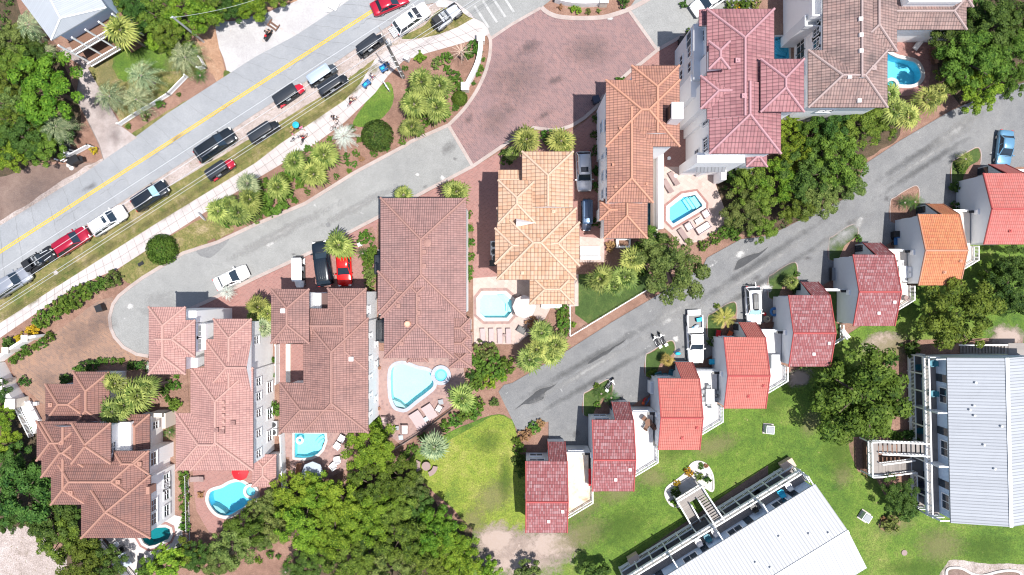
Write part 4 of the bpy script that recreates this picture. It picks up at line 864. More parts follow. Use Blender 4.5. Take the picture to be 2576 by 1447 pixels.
# ---------------------------------------------------------------- townhouse row
def V(x, y, z=0.0): return Vector((x, y, z))
def railing(parent, pts, zf, h=1.0, mat='trim', gap=.16, name='railing', w=.09):
    mb = MB()
    for a, b in zip(pts, pts[1:]):
        a, b = V(*a, zf), V(*b, zf); l = (b - a).length; n = max(1, int(l / gap))
        for z in (.1, h): mb.bar(a + V(0, 0, z), b + V(0, 0, z + .0005), w, .07)
        for k in range(n + 1):
            q = a + (b - a) * (k / n); mb.bar(q + V(0, 0, .1), q + V(0, 0, h), .05 if k % 8 else .11, .05 if k % 8 else .11)
    return mb.build(name, M[mat], parent)
def windowp(parent, c, w, h, axis, n=1, mull=1, mat='window'):
    """window facing +y (axis 'y', n=1), -y, or +-x, centred on the wall plane at c"""
    def f(a, d, z, da, dd, dz): return ((c[0] + a, c[1] + n * d, c[2] + z), (da, dd, dz)) if axis == 'y' else ((c[0] + n * d, c[1] + a, c[2] + z), (dd, da, dz))
    fr = MB()
    for a in (-w / 2 - .05, w / 2 + .05): fr.box(*f(a, .03, 0, .1, .14, h + .2))
    for q in (-h / 2 - .05, h / 2 + .05): fr.box(*f(0, .03, q, w, .14, .1))
    for m in range(mull): fr.box(*f(-w / 2 + w * (m + 1) / (mull + 1), .03, 0, .06, .09, h))
    fo = fr.build('window', M['trim'], parent); g = MB(); g.box(*f(0, .01, 0, w - .01, .04, h - .01)); g.build('pane', M[mat], fo)
for t_, z_, w_, h_ in WEST[3]: windowp(WEST[4], (WEST[0] - .012, WEST[1] + (WEST[2] - WEST[1]) * t_, z_), w_, h_, 'x', -1, 1)
TW, TD, TZ = 4.95, 8.45, 5.2
def townhouse(i, x, y, roof, cap, label, deck='deckwhite', dz=2.9):
    o = G(x, y, TZ); e = empty('townhouse', (o.x, o.y, 0), 0, label, 'townhouse', 'stepped row of townhouses')
    rm = MB(); ry, rz = -4.4, TZ + 1.5; sl = math.hypot(4.4, 1.5)
    rm.face([V(TW, 0, TZ), V(0, 0, TZ), V(0, ry, rz), V(TW, ry, rz)], [(0, 0), (TW, 0), (TW, sl), (0, sl)])
    s2 = math.hypot(TD + ry, 1.4); rm.face([V(0, -TD, TZ + .1), V(TW, -TD, TZ + .1), V(TW, ry, rz), V(0, ry, rz)], [(0, 0), (TW, 0), (TW, s2), (0, s2)])
    for a, b in (((0, 0, TZ), (TW, 0, TZ)), ((TW, -TD, TZ + .1), (0, -TD, TZ + .1)), ((0, 0, TZ), (0, ry, rz)), ((0, ry, rz), (0, -TD, TZ + .1)), ((TW, ry, rz), (TW, 0, TZ)), ((TW, -TD, TZ + .1), (TW, ry, rz))):
        a, b = V(*a), V(*b); rm.face([a, b, b - V(0, 0, .16), a - V(0, 0, .16)], [(0, 0)] * 4)
    # mansard over the entrance
    ex0, ex1 = 2.75, 4.93
    rm.face([V(ex1, 1.6, 2.1), V(ex0, 1.6, 2.1), V(ex0, -.05, TZ + .06), V(ex1, -.05, TZ + .06)], [(0, 0), (ex1 - ex0, 0), (ex1 - ex0, 3.5), (0, 3.5)])
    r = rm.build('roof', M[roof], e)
    c = MB(); c.tube([(0, ry, rz + .03), (TW, ry, rz + .03)], .12)
    for xx in (.03, TW - .03): c.tube([(xx, 0, TZ + .03), (xx, ry, rz + .03), (xx, -TD, TZ + .13)], .075)
    for xx in (ex0 + .03, ex1 - .03): c.tube([(xx, 1.6, 2.12), (xx, -.05, TZ + .08)], .06)
    c.build('ridge_cap', M[cap], r)
    w = MB(); a, b, n0, s0 = .14, TW - .14, -.25, -TD + .25
    prof = [(n0, 0), (n0, TZ - .04), (ry, rz - .16), (s0, TZ + .04), (s0, 0)]
    w.face([V(a, q, z) for q, z in prof]); w.face([V(b, q, z) for q, z in prof][::-1])
    w.face([V(b, n0, 0), V(a, n0, 0), V(a, n0, TZ - .04), V(b, n0, TZ - .04)]); w.face([V(a, s0, 0), V(b, s0, 0), V(b, s0, TZ + .04), V(a, s0, TZ + .04)])
    w.build('wall', M['stucco_grey'], e)
    p = MB(); pr = [(n0 + .01, 0), (1.5, 0), (1.5, 2.0), (n0 + .01, 5.05)]
    for xx, rev in ((ex0 + .08, False), (ex1 - .08, True)):
        f = [V(xx, q, z) for q, z in pr]; p.face(f if rev else f[::-1])
    p.face([V(ex1 - .08, 1.5, 0), V(ex0 + .08, 1.5, 0), V(ex0 + .08, 1.5, 2.0), V(ex1 - .08, 1.5, 2.0)]); p.build('entrance_porch', M['stucco_grey'], e)
    d = MB(); d.box((ex0 + .05, .95, 1.05), (.06, .8, 1.9)); d.build('door', M['window'], e)
    windowp(e, (1.4, n0 + .012, 3.9), 1.7, .9, 'y', 1, 1); windowp(e, (1.4, n0 + .012, 1.4), 1.5, 1.1, 'y', 1, 1)
    # garage with roof deck to the right
    g = MB(); poly = [(TW - .12, .45), (7.7, .45), (7.7, -3.62), (8.2, -3.62), (8.2, -5.45), (TW + .05, -7.35), (TW - .12, -7.35)]
    g.prism(poly, 0, dz); g.build('deck', M[deck], e)
    g = MB(); g.box(((TW + 7.72) / 2 + .02, .56, 1.8), (7.72 - TW + .3, .2, 3.6)); g.build('garage_wall', M['stucco_grey'], e)
    g = MB(); g.box((7.35, .45, 3.64), (1.0, .3, .08)); g.build('coping_strip', M['black'], e)
    g = MB(); g.box((6.3, .672, 1.15), (2.2, .03, 2.1)); g.build('garage_door', M['light_grey'], e)
    windowp(e, (6.2, .665, 2.85), 1.8, .55, 'y', 1, 1)
    railing(e, [(8.12, -3.75), (8.12, -5.4), (TW + .1, -7.25)], dz, 1.0)
    b = MB(); b.box((-.05 + .14, ry - .1, 4.0), (.25, .55, .7)); b.build('meter_box', M['stucco'], e)
    for vx, vy in ((2.7, -6.9), (4.3, -5.6)):
        zz = TZ + .1 + (TD + vy) * 1.4 / (TD + ry); m = MB(); m.box((vx, vy, zz + .05), (.34, .34, .22)); m.cyl((vx, vy, zz + .14), .08, .12, 8); m.build('roof_vent', M['cushion' if roof == 'roof_T' else cap], r)
    return e
TS = [(1322, 1160, 'roof_T', 'cap_T', 'southernmost townhouse with bleached red tiles and a rust stained deck', 'deckstain'),
      (1489, 1056, 'roof_T', 'cap_T', 'bleached red townhouse second from the bottom of the row, with white sunlit deck', 'deckwhite'),
      (1655, 952, 'roof_coral', 'cap_T', 'coral roofed townhouse beside the white pickup, dining table on its deck', 'deckwhite'),
      (1820.5, 848, 'roof_coral', 'cap_T', 'coral roofed townhouse beside white estate car with roof box', 'deckwhite'),
      (1983, 742.5, 'roof_T', 'cap_T', 'bleached red townhouse beside the sheltering oak with green turf patio', 'turf_edge'),
      (2145, 640.5, 'roof_T', 'cap_T', 'bleached red townhouse next to the bright orange roof, white patio set on deck', 'stucco_cream'),
      (2309, 538.5, 'roof_orange', 'cap_F', 'townhouse with a bright orange tiled roof', 'stucco_cream'),
      (2473, 435.5, 'roof_salmon', 'cap_T', 'salmon red roofed townhouse at the right edge with broad grey gable wall', 'deckwood')]
for i, (x, y, rf, cp, lb, dk) in enumerate(TS):
    townhouse(i, x, y, rf, cp, lb, dk, 1.0 if dk == 'turf_edge' else 2.9)
    gx, gy = 1288 + (x - 1288) * (1 - TZ / H), 723.5 + (y - 723.5) * (1 - TZ / H)
    if i:
        zi = .125 + i * .0
        def isl(name, pts, mat, z, amp=1.5): tag(filled(ccw(P2(wob([(gx + a, gy + b) for a, b in pts], amp, 4, i))), [], z).build(name, M[mat]), kind='structure')
        isl('island_mulch', [(-9, 8), (-9, -42), (3, -53), (50, -81), (64, -72), (64, -45), (62, -8), (40, 8)], 'mulch', zi)
        if i not in (6,): isl('island_grass', [(-8, 6), (-8, -41), (4, -51), (50, -79), (62, -71), (60, -50), (34, -32), (22, -10), (14, 6)], 'turf_edge', zi + .004)
        strip('island_kerb', wob([(gx + a, gy + b) for a, b in [(-9, 8), (-9, -42), (3, -53), (50, -81), (64, -72), (64, -40)]], 1, 3, i, False), .09, 'kerb', 0, .16)
# ---------------------------------------------------------------- apartment blocks
def apartments(x, y, ang, L_, stair, SP, SW, label, posts=1.95, rmat='seam_white'):
    o = G(x, y, 6.2); e = empty('apartment_block', (o.x, o.y, 0), R(ang), label, 'apartment building')
    W0 = -.3; YR = 1.1; zf = (.6, 3.6)
    rm = MB(); ry, rz = -5.75, 7.95
    rm.face([V(0, 0, 6.2), V(-L_, 0, 6.2), V(-L_, ry, rz), V(0, ry, rz)], [(0, 0), (L_, 0), (L_, 6), (0, 6)])
    rm.face([V(-L_, -11.5, 6.2), V(0, -11.5, 6.2), V(0, ry, rz), V(-L_, ry, rz)], [(0, 0), (L_, 0), (L_, 6), (0, 6)])
    for a, b in (((0, 0, 6.2), (-L_, 0, 6.2)), ((0, ry, rz), (0, 0, 6.2)), ((0, -11.5, 6.2), (0, ry, rz)), ((-L_, 0, 6.2), (-L_, ry, rz)), ((-L_, ry, rz), (-L_, -11.5, 6.2)), ((-L_, -11.5, 6.2), (0, -11.5, 6.2))):
        a, b = V(*a), V(*b); rm.face([a, b, b - V(0, 0, .2), a - V(0, 0, .2)], [(0, 0)] * 4)
    r = rm.build('roof', M[rmat], e); c = MB(); c.bar((0.02, ry, rz + .03), (-L_ - .02, ry, rz + .031), .4, .06); c.build('ridge_cap', M['trim'], r)
    rnd2 = random.Random(int(L_)); m = MB()
    for k in range(7):
        px, py = -rnd2.uniform(1, L_ - 1), -rnd2.uniform(1.5, 5); m.cyl((px, py, 6.2 - py * 1.75 / 5.75), .09, .28, 8); m.cyl((px, py, 6.45 - py * 1.75 / 5.75), .13, .05, 8)
    m.build('vent_pipes', M['light_grey'], r)
    w = MB(); x0, x1 = -L_ + .3, -.3; pf = [(W0, 0), (W0, 6.0), (ry, rz - .2), (-11.2, 6.0), (-11.2, 0)]
    w.face([V(x1, q, z) for q, z in pf][::-1]); w.face([V(x0, q, z) for q, z in pf]); w.face([V(x1, W0, 0), V(x0, W0, 0), V(x0, W0, 6.0), V(x1, W0, 6.0)]); w.face([V(x0, -11.2, 0), V(x1, -11.2, 0), V(x1, -11.2, 6), V(x0, -11.2, 6)])
    w.build('wall', M['siding'], e)
    for z in zf:
        d = MB(); d.box((-L_ / 2, (W0 + .01 + YR + .06) / 2, z - .09), (L_ - .1, YR + .05 - W0, .18)); d.build('balcony_floor', M['deckwood'], e)
        d = MB(); d.box((-L_ / 2, YR + .1, z - .12), (L_ - .06, .07, .3)); d.build('fascia', M['trim'], e)
    s0, s1 = stair
    lower = [(-L_ + .1, s0), (s1, -.1)]
    for a, b in lower: railing(e, [(a, YR + .02), (b, YR + .02)], zf[0], 1.0, 'trim', .17, w=.14)
    railing(e, [(-L_ + .1, YR + .02), (-.1, YR + .02)], zf[1], 1.0, 'trim', .17, w=.16)
    for a in (-L_ + .1, -.1):
        for z in zf: railing(e, [(a, W0 + .1), (a, YR)], z, 1.0, 'trim', .17)
    n = int(L_ / posts)
    for k in range(n + 1):
        px = -L_ + .12 + (L_ - .24) * k / n; p = MB(); p.bar((px, YR + .02, 0), (px, YR + .02, zf[1] - .2), .14, .14); p.build('post', M['trim'], e)
    nd = int(L_ / 5.8)
    for k in range(nd + 1):
        px = -L_ + .2 + (L_ - .4) * k / nd; p = MB(); p.bar((px, YR - .05, zf[1]), (px, YR - .05, 6.05), .16, .16); p.bar((px, YR, 6.0), (px, W0, 6.001), .12, .14); p.build('post', M['trim'], e)
        if 0 < k < nd:
            for z in zf: p = MB(); p.box((px, (W0 + YR) / 2, z + .95), (.1, YR - W0 - .12, 1.9)); p.build('divider', M['trim'], e)
        if k < nd:
            wx = px + 1.9
            for z in zf:
                windowp(e, (wx, W0 + .012, z + 1.35), 1.7, 1.3, 'y', 1, 1)
                dd = MB(); dd.box((wx + 2.0, W0 + .03, z + 1.0), (.9, .06, 2.0)); dd.build('door', M['window'], e)
    # stair tower: two flights meeting at an outer landing
    yl = YR + SP; sx = (s0 + s1) / 2; zl = 2.1; fw = SW * .36
    p = MB(); p.box((sx, yl - .65, zl - .08), (SW, 1.3, .16)); p.build('landing', M['deckwood'], e)
    for side, z1 in ((1, zf[1]), (-1, zf[0])):
        cx = sx + side * (SW / 2 - fw / 2); n = 10; y0 = yl - 1.3; y1 = YR + .16
        for k in range(n):
            t = (k + .5) / n; p = MB(); p.box((cx, y0 + (y1 - y0) * t, zl + (z1 - zl) * t), (fw - .12, abs(y1 - y0) / n * .8, .06)); p.build('step', M['deckwood'], e)
        for q in (-1, 1):
            p = MB(); xx = cx + q * (fw / 2 - .03); p.bar((xx, y0, zl - .05), (xx, y1, z1 - .05), .07, .24); p.bar((xx, y0, zl + .95), (xx, y1, z1 + .95), .16, .08)
            for k in range(14): t = k / 13; yy = y0 + (y1 - y0) * t; zz = zl + (z1 - zl) * t; p.bar((xx, yy, zz), (xx, yy, zz + .93), .05, .05)
            p.build('stair_rail', M['trim'], e)
    railing(e, [(sx - SW / 2 + .03, yl - 1.3), (sx - SW / 2 + .03, yl - .05), (sx + SW / 2 - .03, yl - .05), (sx + SW / 2 - .03, yl - 1.3)], zl, 1.0, 'trim', .17, w=.16)
    for q in (-1, 1):
        for yy in (yl - .1, yl - 1.2): p = MB(); p.bar((sx + q * (SW / 2 - .1), yy, 0), (sx + q * (SW / 2 - .1), yy, zl - .1), .14, .14); p.build('post', M['trim'], e)
    return e, o, R(ang)
AS = apartments(2051, 1218, 31.6, 25.2, (-14.6, -11.2), 4.4, 3.6, 'white metal roofed apartment block set diagonally across the bottom right lawn')
AE = apartments(2382, 900, 91.4, 19.3, (-14.6, -10.5), 6.3, 4.3, 'white metal roofed apartment block against the right edge with two storey railed balconies', rmat='seam_pale')
def in_apt(A, x, y, z): v = Matrix.Rotation(A[2], 3, 'Z') @ V(x, y, 0); return V(A[1].x + v.x, A[1].y + v.y, z)
# concrete access stair behind the right block
e = empty('outdoor_stair', (0, 0, 0), 0, 'grey timber stair with white rails between right edge oak and apartment block', 'stairs')
for k in range(15):
    c = G(2419 + k * 8, 880, .2 + k * .17); m = MB(); m.box((c.x, c.y, .2 + k * .17), (.34, 1.0, .06)); m.build('tread', M['deckwood'], e)
a, b = G(2412, 869, 1.0), G(2536, 869, 3.6); m = MB(); m.bar(a, b, .12, .08); m.bar(G(2412, 867, .1), G(2536, 867, 2.7), .08, .2); m.build('handrail', M['trim'], e)
m = MB(); c = G(2570, 880, 2.7); m.box((c.x, c.y, 2.62), (3.2, 1.6, .14)); m.build('landing', M['deckwood'], e)
# ---------------------------------------------------------------- vehicles (built along +x, front at +x)
PAINT = {}
def paint(name, col, metal=.3):
    if name not in PAINT:
        m, t, b = nt(name); v = coords(t)
        L(t, mixc(t, noise_(t, v, .9, 4), col, tuple(min(1, x * 1.12 + .004) for x in col)), b.inputs['Base Color'])
        b.inputs['Metallic'].default_value = metal; b.inputs['Roughness'].default_value = .28; b.inputs['Coat Weight'].default_value = .7; b.inputs['Coat Roughness'].default_value = .06
        PAINT[name] = m
    return PAINT[name]
def loft(mb, secs, m=0, close=True):
    b = len(mb.v); n = len(secs[0])
    for s in secs: mb.v += [tuple(p) for p in s]
    for i in range(len(secs) - 1):
        for k in range(n):
            l = (k + 1) % n
            mb.f.append((b + i * n + k, b + i * n + l, b + (i + 1) * n + l, b + (i + 1) * n + k)); mb.m.append(m); mb.uv.append(None)
    if close: mb.face(list(secs[0])[::-1], m=m); mb.face(list(secs[-1]), m=m)
def bodysec(x, w, z0, zb, zd, crown=.04):
    return [(x, -w * .9, z0), (x, w * .9, z0), (x, w, z0 + .18), (x, w * 1.0, zb - .14), (x, w * .95, zb), (x, w * .84, zd), (x, w * .45, zd + crown * .8), (x, 0, zd + crown), (x, -w * .45, zd + crown * .8), (x, -w * .84, zd), (x, -w * .95, zb), (x, -w, zb - .14), (x, -w, z0 + .18)]
def wheel(parent, x, y, r, w, name='wheel'):
    mb = MB(); mb.ring((x, y, r), r * .74, r * .27, 'y', 18, 8); o = mb.build(name, M['rubber'], parent, True)
    m = MB(); s = 1 if y > 0 else -1
    for k in range(5): a = k * 1.2566; m.bar((x, y + s * .06, r), (x + math.cos(a) * r * .55, y + s * .06, r + math.sin(a) * r * .55), .05, .07)
    m.ring((x, y + s * .04, r), r * .55, .035, 'y', 16, 5); m.build('rim', M['chrome'], o)
def at(x, y, ang, z=.1):
    c = G(x, y); return (c.x, c.y, z), R(ang)
def car(x, y, ang, Lc, Wc, kind, col, pname, label, metal=.3, extras=(), cat='car', z=.1):
    loc, rz = at(x, y, ang, z); nm = {'suv': 'parked_suv', 'sedan': 'parked_car', 'pickup': 'pickup_truck', 'wagon': 'parked_suv'}[kind]
    e = empty(nm, loc, rz, label, cat); P = paint(pname, col, metal); hl, w = Lc / 2, Wc / 2
    if kind == 'sedan': zb, zh, zt, ht = .82, .88, .92, 1.42; ws, rf, rr, rw = .22 * Lc, .02 * Lc, -.24 * Lc, -.36 * Lc
    elif kind == 'pickup': zb, zh, zt, ht = 1.0, 1.12, .78, 1.85; ws, rf, rr, rw = .23 * Lc, .10 * Lc, -.09 * Lc, -.12 * Lc
    else: zb, zh, zt, ht = .95, 1.02, 1.02, 1.72; ws, rf, rr, rw = .25 * Lc, .10 * Lc, -.38 * Lc, -.465 * Lc
    mb = MB(); st = [(-hl, .80, .42, zt - .25), (-hl + .07, .90, .30, zt - .06), (-hl + .3, .98, .26, zt), (rw, 1.0, .26, zt), (0, 1.0, .26, zb + .06), (ws, 1.0, .26, zh), (hl - .75, .99, .26, zh - .03), (hl - .32, .94, .26, zh - .10), (hl - .1, .84, .32, zh - .22), (hl, .68, .42, zh - .38)]
    loft(mb, [bodysec(a, w * f, z0, min(zb, zd - .02), zd) for a, f, z0, zd in st]); body = mb.build('body', P, e, True)
    # greenhouse: glass, pillars and roof panel
    wb, wt = w * .89, w * (.76 if kind != 'sedan' else .70)
    b0, b1 = zh - .02, ht - .05
    B = [(rw, -wb, b0), (ws, -wb * .96, b0), (ws, wb * .96, b0), (rw, wb, b0)]; T = [(rr, -wt, b1), (rf, -wt, b1), (rf, wt, b1), (rr, wt, b1)]
    for nm2, i, j in (('side_window', 0, 1), ('windshield', 1, 2), ('side_window', 2, 3), ('rear_window', 3, 0)):
        g = MB(); g.face([B[i], B[j], T[j], T[i]]); g.build(nm2, M['carglass'], e)
    pl = MB()
    for i in range(4): pl.bar(Vector(B[i]) , Vector(T[i]), .09, .07)
    nb = 2 if kind in ('suv', 'wagon') else 1
    for k in range(nb):
        t = (k + 1) / (nb + 1)
        for i, j in ((0, 1), (3, 2)):
            p = Vector(B[i]).lerp(Vector(B[j]), t); q = Vector(T[i]).lerp(Vector(T[j]), t); pl.bar(p, q, .08, .05)
    pl.build('pillars', P, e)
    rf_ = MB(); r0, r1 = rr - .03, rf + .05; secs = []
    for a, f, dz in ((r0 - .04, .88, -.035), (r0 + .12, 1.0, 0), ((r0 + r1) / 2, 1.03, .05), (r1 - .15, .98, .02), (r1, .86, -.03)):
        ww = (wt + .03) * f; secs.append([(a, -ww, b1 - .02 + dz * .4), (a, ww, b1 - .02 + dz * .4), (a, ww * .92, b1 + .035 + dz), (a, ww * .5, b1 + .055 + dz), (a, 0, b1 + .06 + dz), (a, -ww * .5, b1 + .055 + dz), (a, -ww * .92, b1 + .035 + dz)])
    loft(rf_, secs); roof = rf_.build('roof', P, e, True)
    r = .37 if kind in ('suv', 'pickup', 'wagon') else .32
    for a in (-Lc * .305, Lc * .32):
        for s in (-1, 1): wheel(e, a, s * (w - .07), r, .22)
    for s in (-1, 1):
        g = MB(); g.box((hl - .13, s * w * .66, zh - .26), (.22, .34, .16), s * -.35); g.build('headlight', M['lamp'], e)
        g = MB(); g.box((-hl + .045, s * w * .74, zt - .2), (.09, .24, .2)); g.build('taillight', M['redlight'], e)
        g = MB(); g.box((ws - .15, s * (w + .07), b0 + .08), (.12, .24, .14)); g.build('mirror', P, e)
    g = MB(); g.box((hl - .02, 0, zh - .48), (.06, w * 1.0, .14)); g.build('grille', M['black'], e)
    g = MB(); g.bar((ws + .02, 0, zh + .055), (ws - .02, .55, zh + .07), .03, .02); g.bar((ws + .02, -.4, zh + .055), (ws - .02, .12, zh + .07), .03, .02); g.build('wiper', M['black'], e)
    zr = b1 + .11
    for x_ in extras:
        if x_ == 'sunroof': g = MB(); g.box((rf - .55, 0, zr + .005), (.62, wt * 1.25, .03)); g.build('sunroof', M['carglass'], roof)
        if x_ == 'sunroof2':
            g = MB(); g.box((rf - .45, 0, zr + .005), (.42, wt * 1.25, .03)); g.build('sunroof', M['carglass'], roof)
        if x_ == 'rails':
            for s in (-1, 1): g = MB(); g.bar((rr + .15, s * wt * .9, zr + .05), (rf - .1, s * wt * .9, zr + .05), .05, .05); g.build('roof_rail', M['chrome'], roof)
        if x_ == 'ribs':
            for k in range(5): g = MB(); g.bar((rr + .2, (k - 2) * wt * .32, zr + .0), (rf - .3, (k - 2) * wt * .32, zr + .001), .05, .02); g.build('roof_rib', P, roof)
        if x_ == 'box':
            g = MB(); secs = []
            for a, f, h_ in ((-1.05, .7, .18), (-.95, .95, .3), (0, 1, .34), (.85, .95, .3), (1.05, .6, .16)):
                secs.append([(rr + 1.35 + a, -.36 * f - .05, zr + .05), (rr + 1.35 + a, .36 * f - .05, zr + .05), (rr + 1.35 + a, .33 * f - .05, zr + .05 + h_), (rr + 1.35 + a, -.33 * f - .05, zr + .05 + h_)])
            loft(g, secs); o = g.build('roof_box', M['black'], e)
            for k in range(3): g = MB(); g.bar((rr + .5, -.25 + k * .2, zr + .40), (rr + 2.1, -.25 + k * .2, zr + .401), .03, .02); g.build('box_rib', M['grey_plastic'], o)
        if x_ == 'shade':
            g = MB(); a, b2, c2, d2 = (Vector(q) for q in (B[1], B[2], T[2], T[1])); n = V(.012, 0, .02)
            cc = (a + b2 + c2 + d2) / 4; g.face([cc + (q - cc) * .86 + n for q in (a, b2, c2, d2)]); g.build('sunshade', M['shade'], e)
        if x_ == 'rack':
            g = MB()
            for k in range(5): g.bar((-hl - .62 + k * .14, -.62, .55), (-hl - .62 + k * .14, .62, .551), .06, .05)
            for k in range(6): g.bar((-hl - .66, -.62 + k * .25, .60), (-hl - .02, -.62 + k * .25, .601), .05, .05)
            g.bar((-hl - .3, 0, .5), (-hl + .2, 0, .5), .07, .07); g.build('hitch_rack', M['light_grey'], e)
        if x_ == 'trunkblack': g = MB(); g.box((-hl + .02, 0, zt - .42), (.1, w * 1.6, .2)); g.build('bumper', M['black'], e)
    if kind == 'pickup':
        g = MB(); x0, x1 = -hl + .12, rw - .12; cx, l = (x0 + x1) / 2, x1 - x0
        g.box((cx, 0, zt + .05), (l, w * 1.55, .04)); g.build('bed_floor', M['black'], e)
        for s in (-1, 1): g = MB(); g.box((cx, s * w * .9, zt + .2), (l, .12, .5)); g.build('bed_side', P, e)
        g = MB(); g.box((x1 + .02, 0, zt + .22), (.08, w * 1.7, .5)); g.build('bed_front', P, e)
        g = MB(); g.box((-hl - .28, 0, zt - .05), (.62, w * 1.6, .07)); g.build('tailgate', M['light_grey'], e)
        g = MB(); g.box((x1 - .3, 0, zt + .42), (.5, w * 1.62, .3)); g.box((x1 - .3, 0, zt + .58), (.3, w * 1.2, .03)); g.build('tool_box', M['light_grey'], e)
    return e
car(43, 711, 33, 5.1, 2.0, 'suv', (.34, .36, .40), 'silver_paint', 'silver grey minivan cut by the left edge of the photo', .5)
car(191, 609, 33, 4.75, 1.9, 'suv', (.34, .006, .03), 'crimson_paint', 'crimson SUV parked between a black open buggy and a white SUV')
car(282, 557, 33, 4.9, 1.92, 'suv', (.80, .80, .80), 'white_paint', 'white SUV with panoramic sunroof parked behind a crimson SUV', 0, ('sunroof2', 'rails'))
car(387, 495, 34, 4.85, 1.95, 'suv', (.008, .013, .02), 'black_paint', 'black SUV with pale blue sunshade behind its windshield', .2, ('shade', 'ribs', 'rails'))
car(549, 369, 34, 5.5, 2.05, 'suv', (.008, .012, .016), 'ink_paint', 'longest black SUV parked on the sandy road shoulder', .2, ('ribs', 'rails'))
car(1038, 54, 35, 4.95, 1.95, 'suv', (.80, .80, .80), 'white_paint', 'white SUV with a wire cargo rack on its hitch', 0, ('sunroof2', 'rack'))
car(984, 13, 23, 4.85, 1.85, 'sedan', (.42, .008, .03), 'wine_paint', 'crimson sedan driving along the road by the yellow line')
car(589, 699, 25, 4.5, 1.8, 'sedan', (.80, .80, .80), 'white_paint', 'white sedan in the grey cul-de-sac under a small palm', 0)
car(816, 664, 98, 5.6, 2.1, 'suv', (.006, .012, .02), 'night_paint', 'tall black van between white cart and red car', .2, ('ribs',))
car(869, 672, -87, 4.8, 1.9, 'sedan', (.72, .006, .004), 'bright_red_paint', 'bright red car half hidden under a fan palm')
car(1467, 434, -88, 5.0, 1.95, 'suv', (.46, .50, .55), 'pale_silver_paint', 'silver SUV with dark sunroof in the driveway beside the sandy orange villa', .5, ('sunroof', 'rails'))
car(2516, 377, -96, 4.6, 1.85, 'sedan', (.11, .25, .38), 'sky_blue_paint', 'blue sedan parked above the salmon roofed townhouse', .3)
car(1889, 768, -87, 4.75, 1.92, 'wagon', (.80, .80, .80), 'white_paint', 'white estate car with black roof box and blue sunshade', 0, ('box', 'shade'))
car(1744, 851, -88, 6.0, 2.0, 'pickup', (.80, .80, .80), 'white_paint', 'white pickup truck with open tailgate and loaded bed', 0, (), 'pickup')
car(1782, 8, -146, 5.2, 2.05, 'suv', (.78, .78, .78), 'white_paint', 'white roofed off-road car with black bumper cut by the top edge', 0, ('trunkblack',))
def jeep(x, y, ang, hood, hname, label, soft='black'):
    loc, rz = at(x, y, ang); e = empty('open_jeep', loc, rz, label, 'jeep'); P = paint(hname, hood, .3); D = M['black']
    mb = MB(); loft(mb, [[(a, -w, .45), (a, w, .45), (a, w, zt), (a, -w, zt)] for a, w, zt in ((-1.85, .76, .95), (-1.8, .8, 1.0), (.35, .8, 1.0))]); mb.build('tub', P if soft != 'black' else D, e)
    mb = MB(); loft(mb, [[(a, -w, .55), (a, w, .55), (a, w, zt - .06), (a, w * .8, zt), (a, -w * .8, zt), (a, -w, zt - .06)] for a, w, zt in ((.34, .7, 1.08), (.6, .68, 1.09), (1.55, .58, 1.04), (1.72, .54, .98))]); mb.build('hood', P, e)
    for s in (-1, 1):
        for a in (-1.25, 1.25):
            mb = MB(); secs = [[(a + dx, s * .58, .78 - d), (a + dx, s * .92, .76 - d), (a + dx, s * .92, .84 - d), (a + dx, s * .58, .88 - d)] for dx, d in ((-.6, .28), (-.4, .02), (.4, 0), (.6, .2))]; loft(mb, secs); mb.build('fender', D, e); wheel(e, a, s * .74, .39, .25)
        mb = MB(); mb.cyl((1.74, s * .36, .74), .1, .02, 12); mb.box((1.73, s * .36, .8), (.06, .2, .2)); mb.build('headlight', M['lamp'], e)
        mb = MB(); mb.tube([(.32, s * .7, 1.05), (.05, s * .64, 1.62), (-1.2, s * .64, 1.66), (-1.8, s * .7, 1.0)], .045); mb.build('roll_bar', D, e)
        mb = MB(); mb.box((.2, s * .88, 1.12), (.1, .2, .14)); mb.build('mirror', D, e)
        mb = MB(); mb.box((-.15, s * .36, .98), (.5, .5, .14)); mb.box((-.42, s * .36, 1.28), (.14, .48, .55)); mb.build('seat', M['grey_plastic'], e)
    mb = MB(); mb.face([(.36, -.62, 1.08), (.36, .62, 1.08), (.1, .58, 1.58), (.1, -.58, 1.58)]); mb.build('windshield', M['carglass'], e)
    mb = MB(); loft(mb, [[(a, -.68, z), (a, .68, z), (a, .62, z + .07), (a, -.62, z + .07)] for a, z in ((-1.85, 1.55), (-1.7, 1.64), (-.9, 1.67))]); mb.box((-1.84, 0, 1.3), (.05, 1.3, .55)); mb.build('soft_top', D, e)
    mb = MB(); mb.ring((-1.98, 0, 1.0), .28, .11, 'x', 18, 8); mb.build('spare_wheel', M['rubber'], e, True)
    mb = MB(); mb.box((1.84, 0, .62), (.16, 1.4, .16)); mb.box((-1.92, 0, .55), (.1, 1.4, .16)); mb.build('bumper', D, e)
    mb = MB(); mb.box((1.73, 0, .82), (.05, .5, .3)); mb.build('grille', D, e)
    mb = MB(); mb.bar((.5, -.5, 1.115), (1.5, -.42, 1.07), .07, .015); mb.bar((.5, .5, 1.115), (1.5, .42, 1.07), .07, .015); mb.build('hood_trim', M['light_grey'], e)
    return e
jeep(114, 654, 33, (.012, .013, .015), 'jet_paint', 'small black open jeep parked between silver minivan and crimson SUV')
jeep(1126, 49, 37, (.50, .52, .56), 'silver_jeep_paint', 'open jeep with silver hood and black top near the crossing', 'silver')
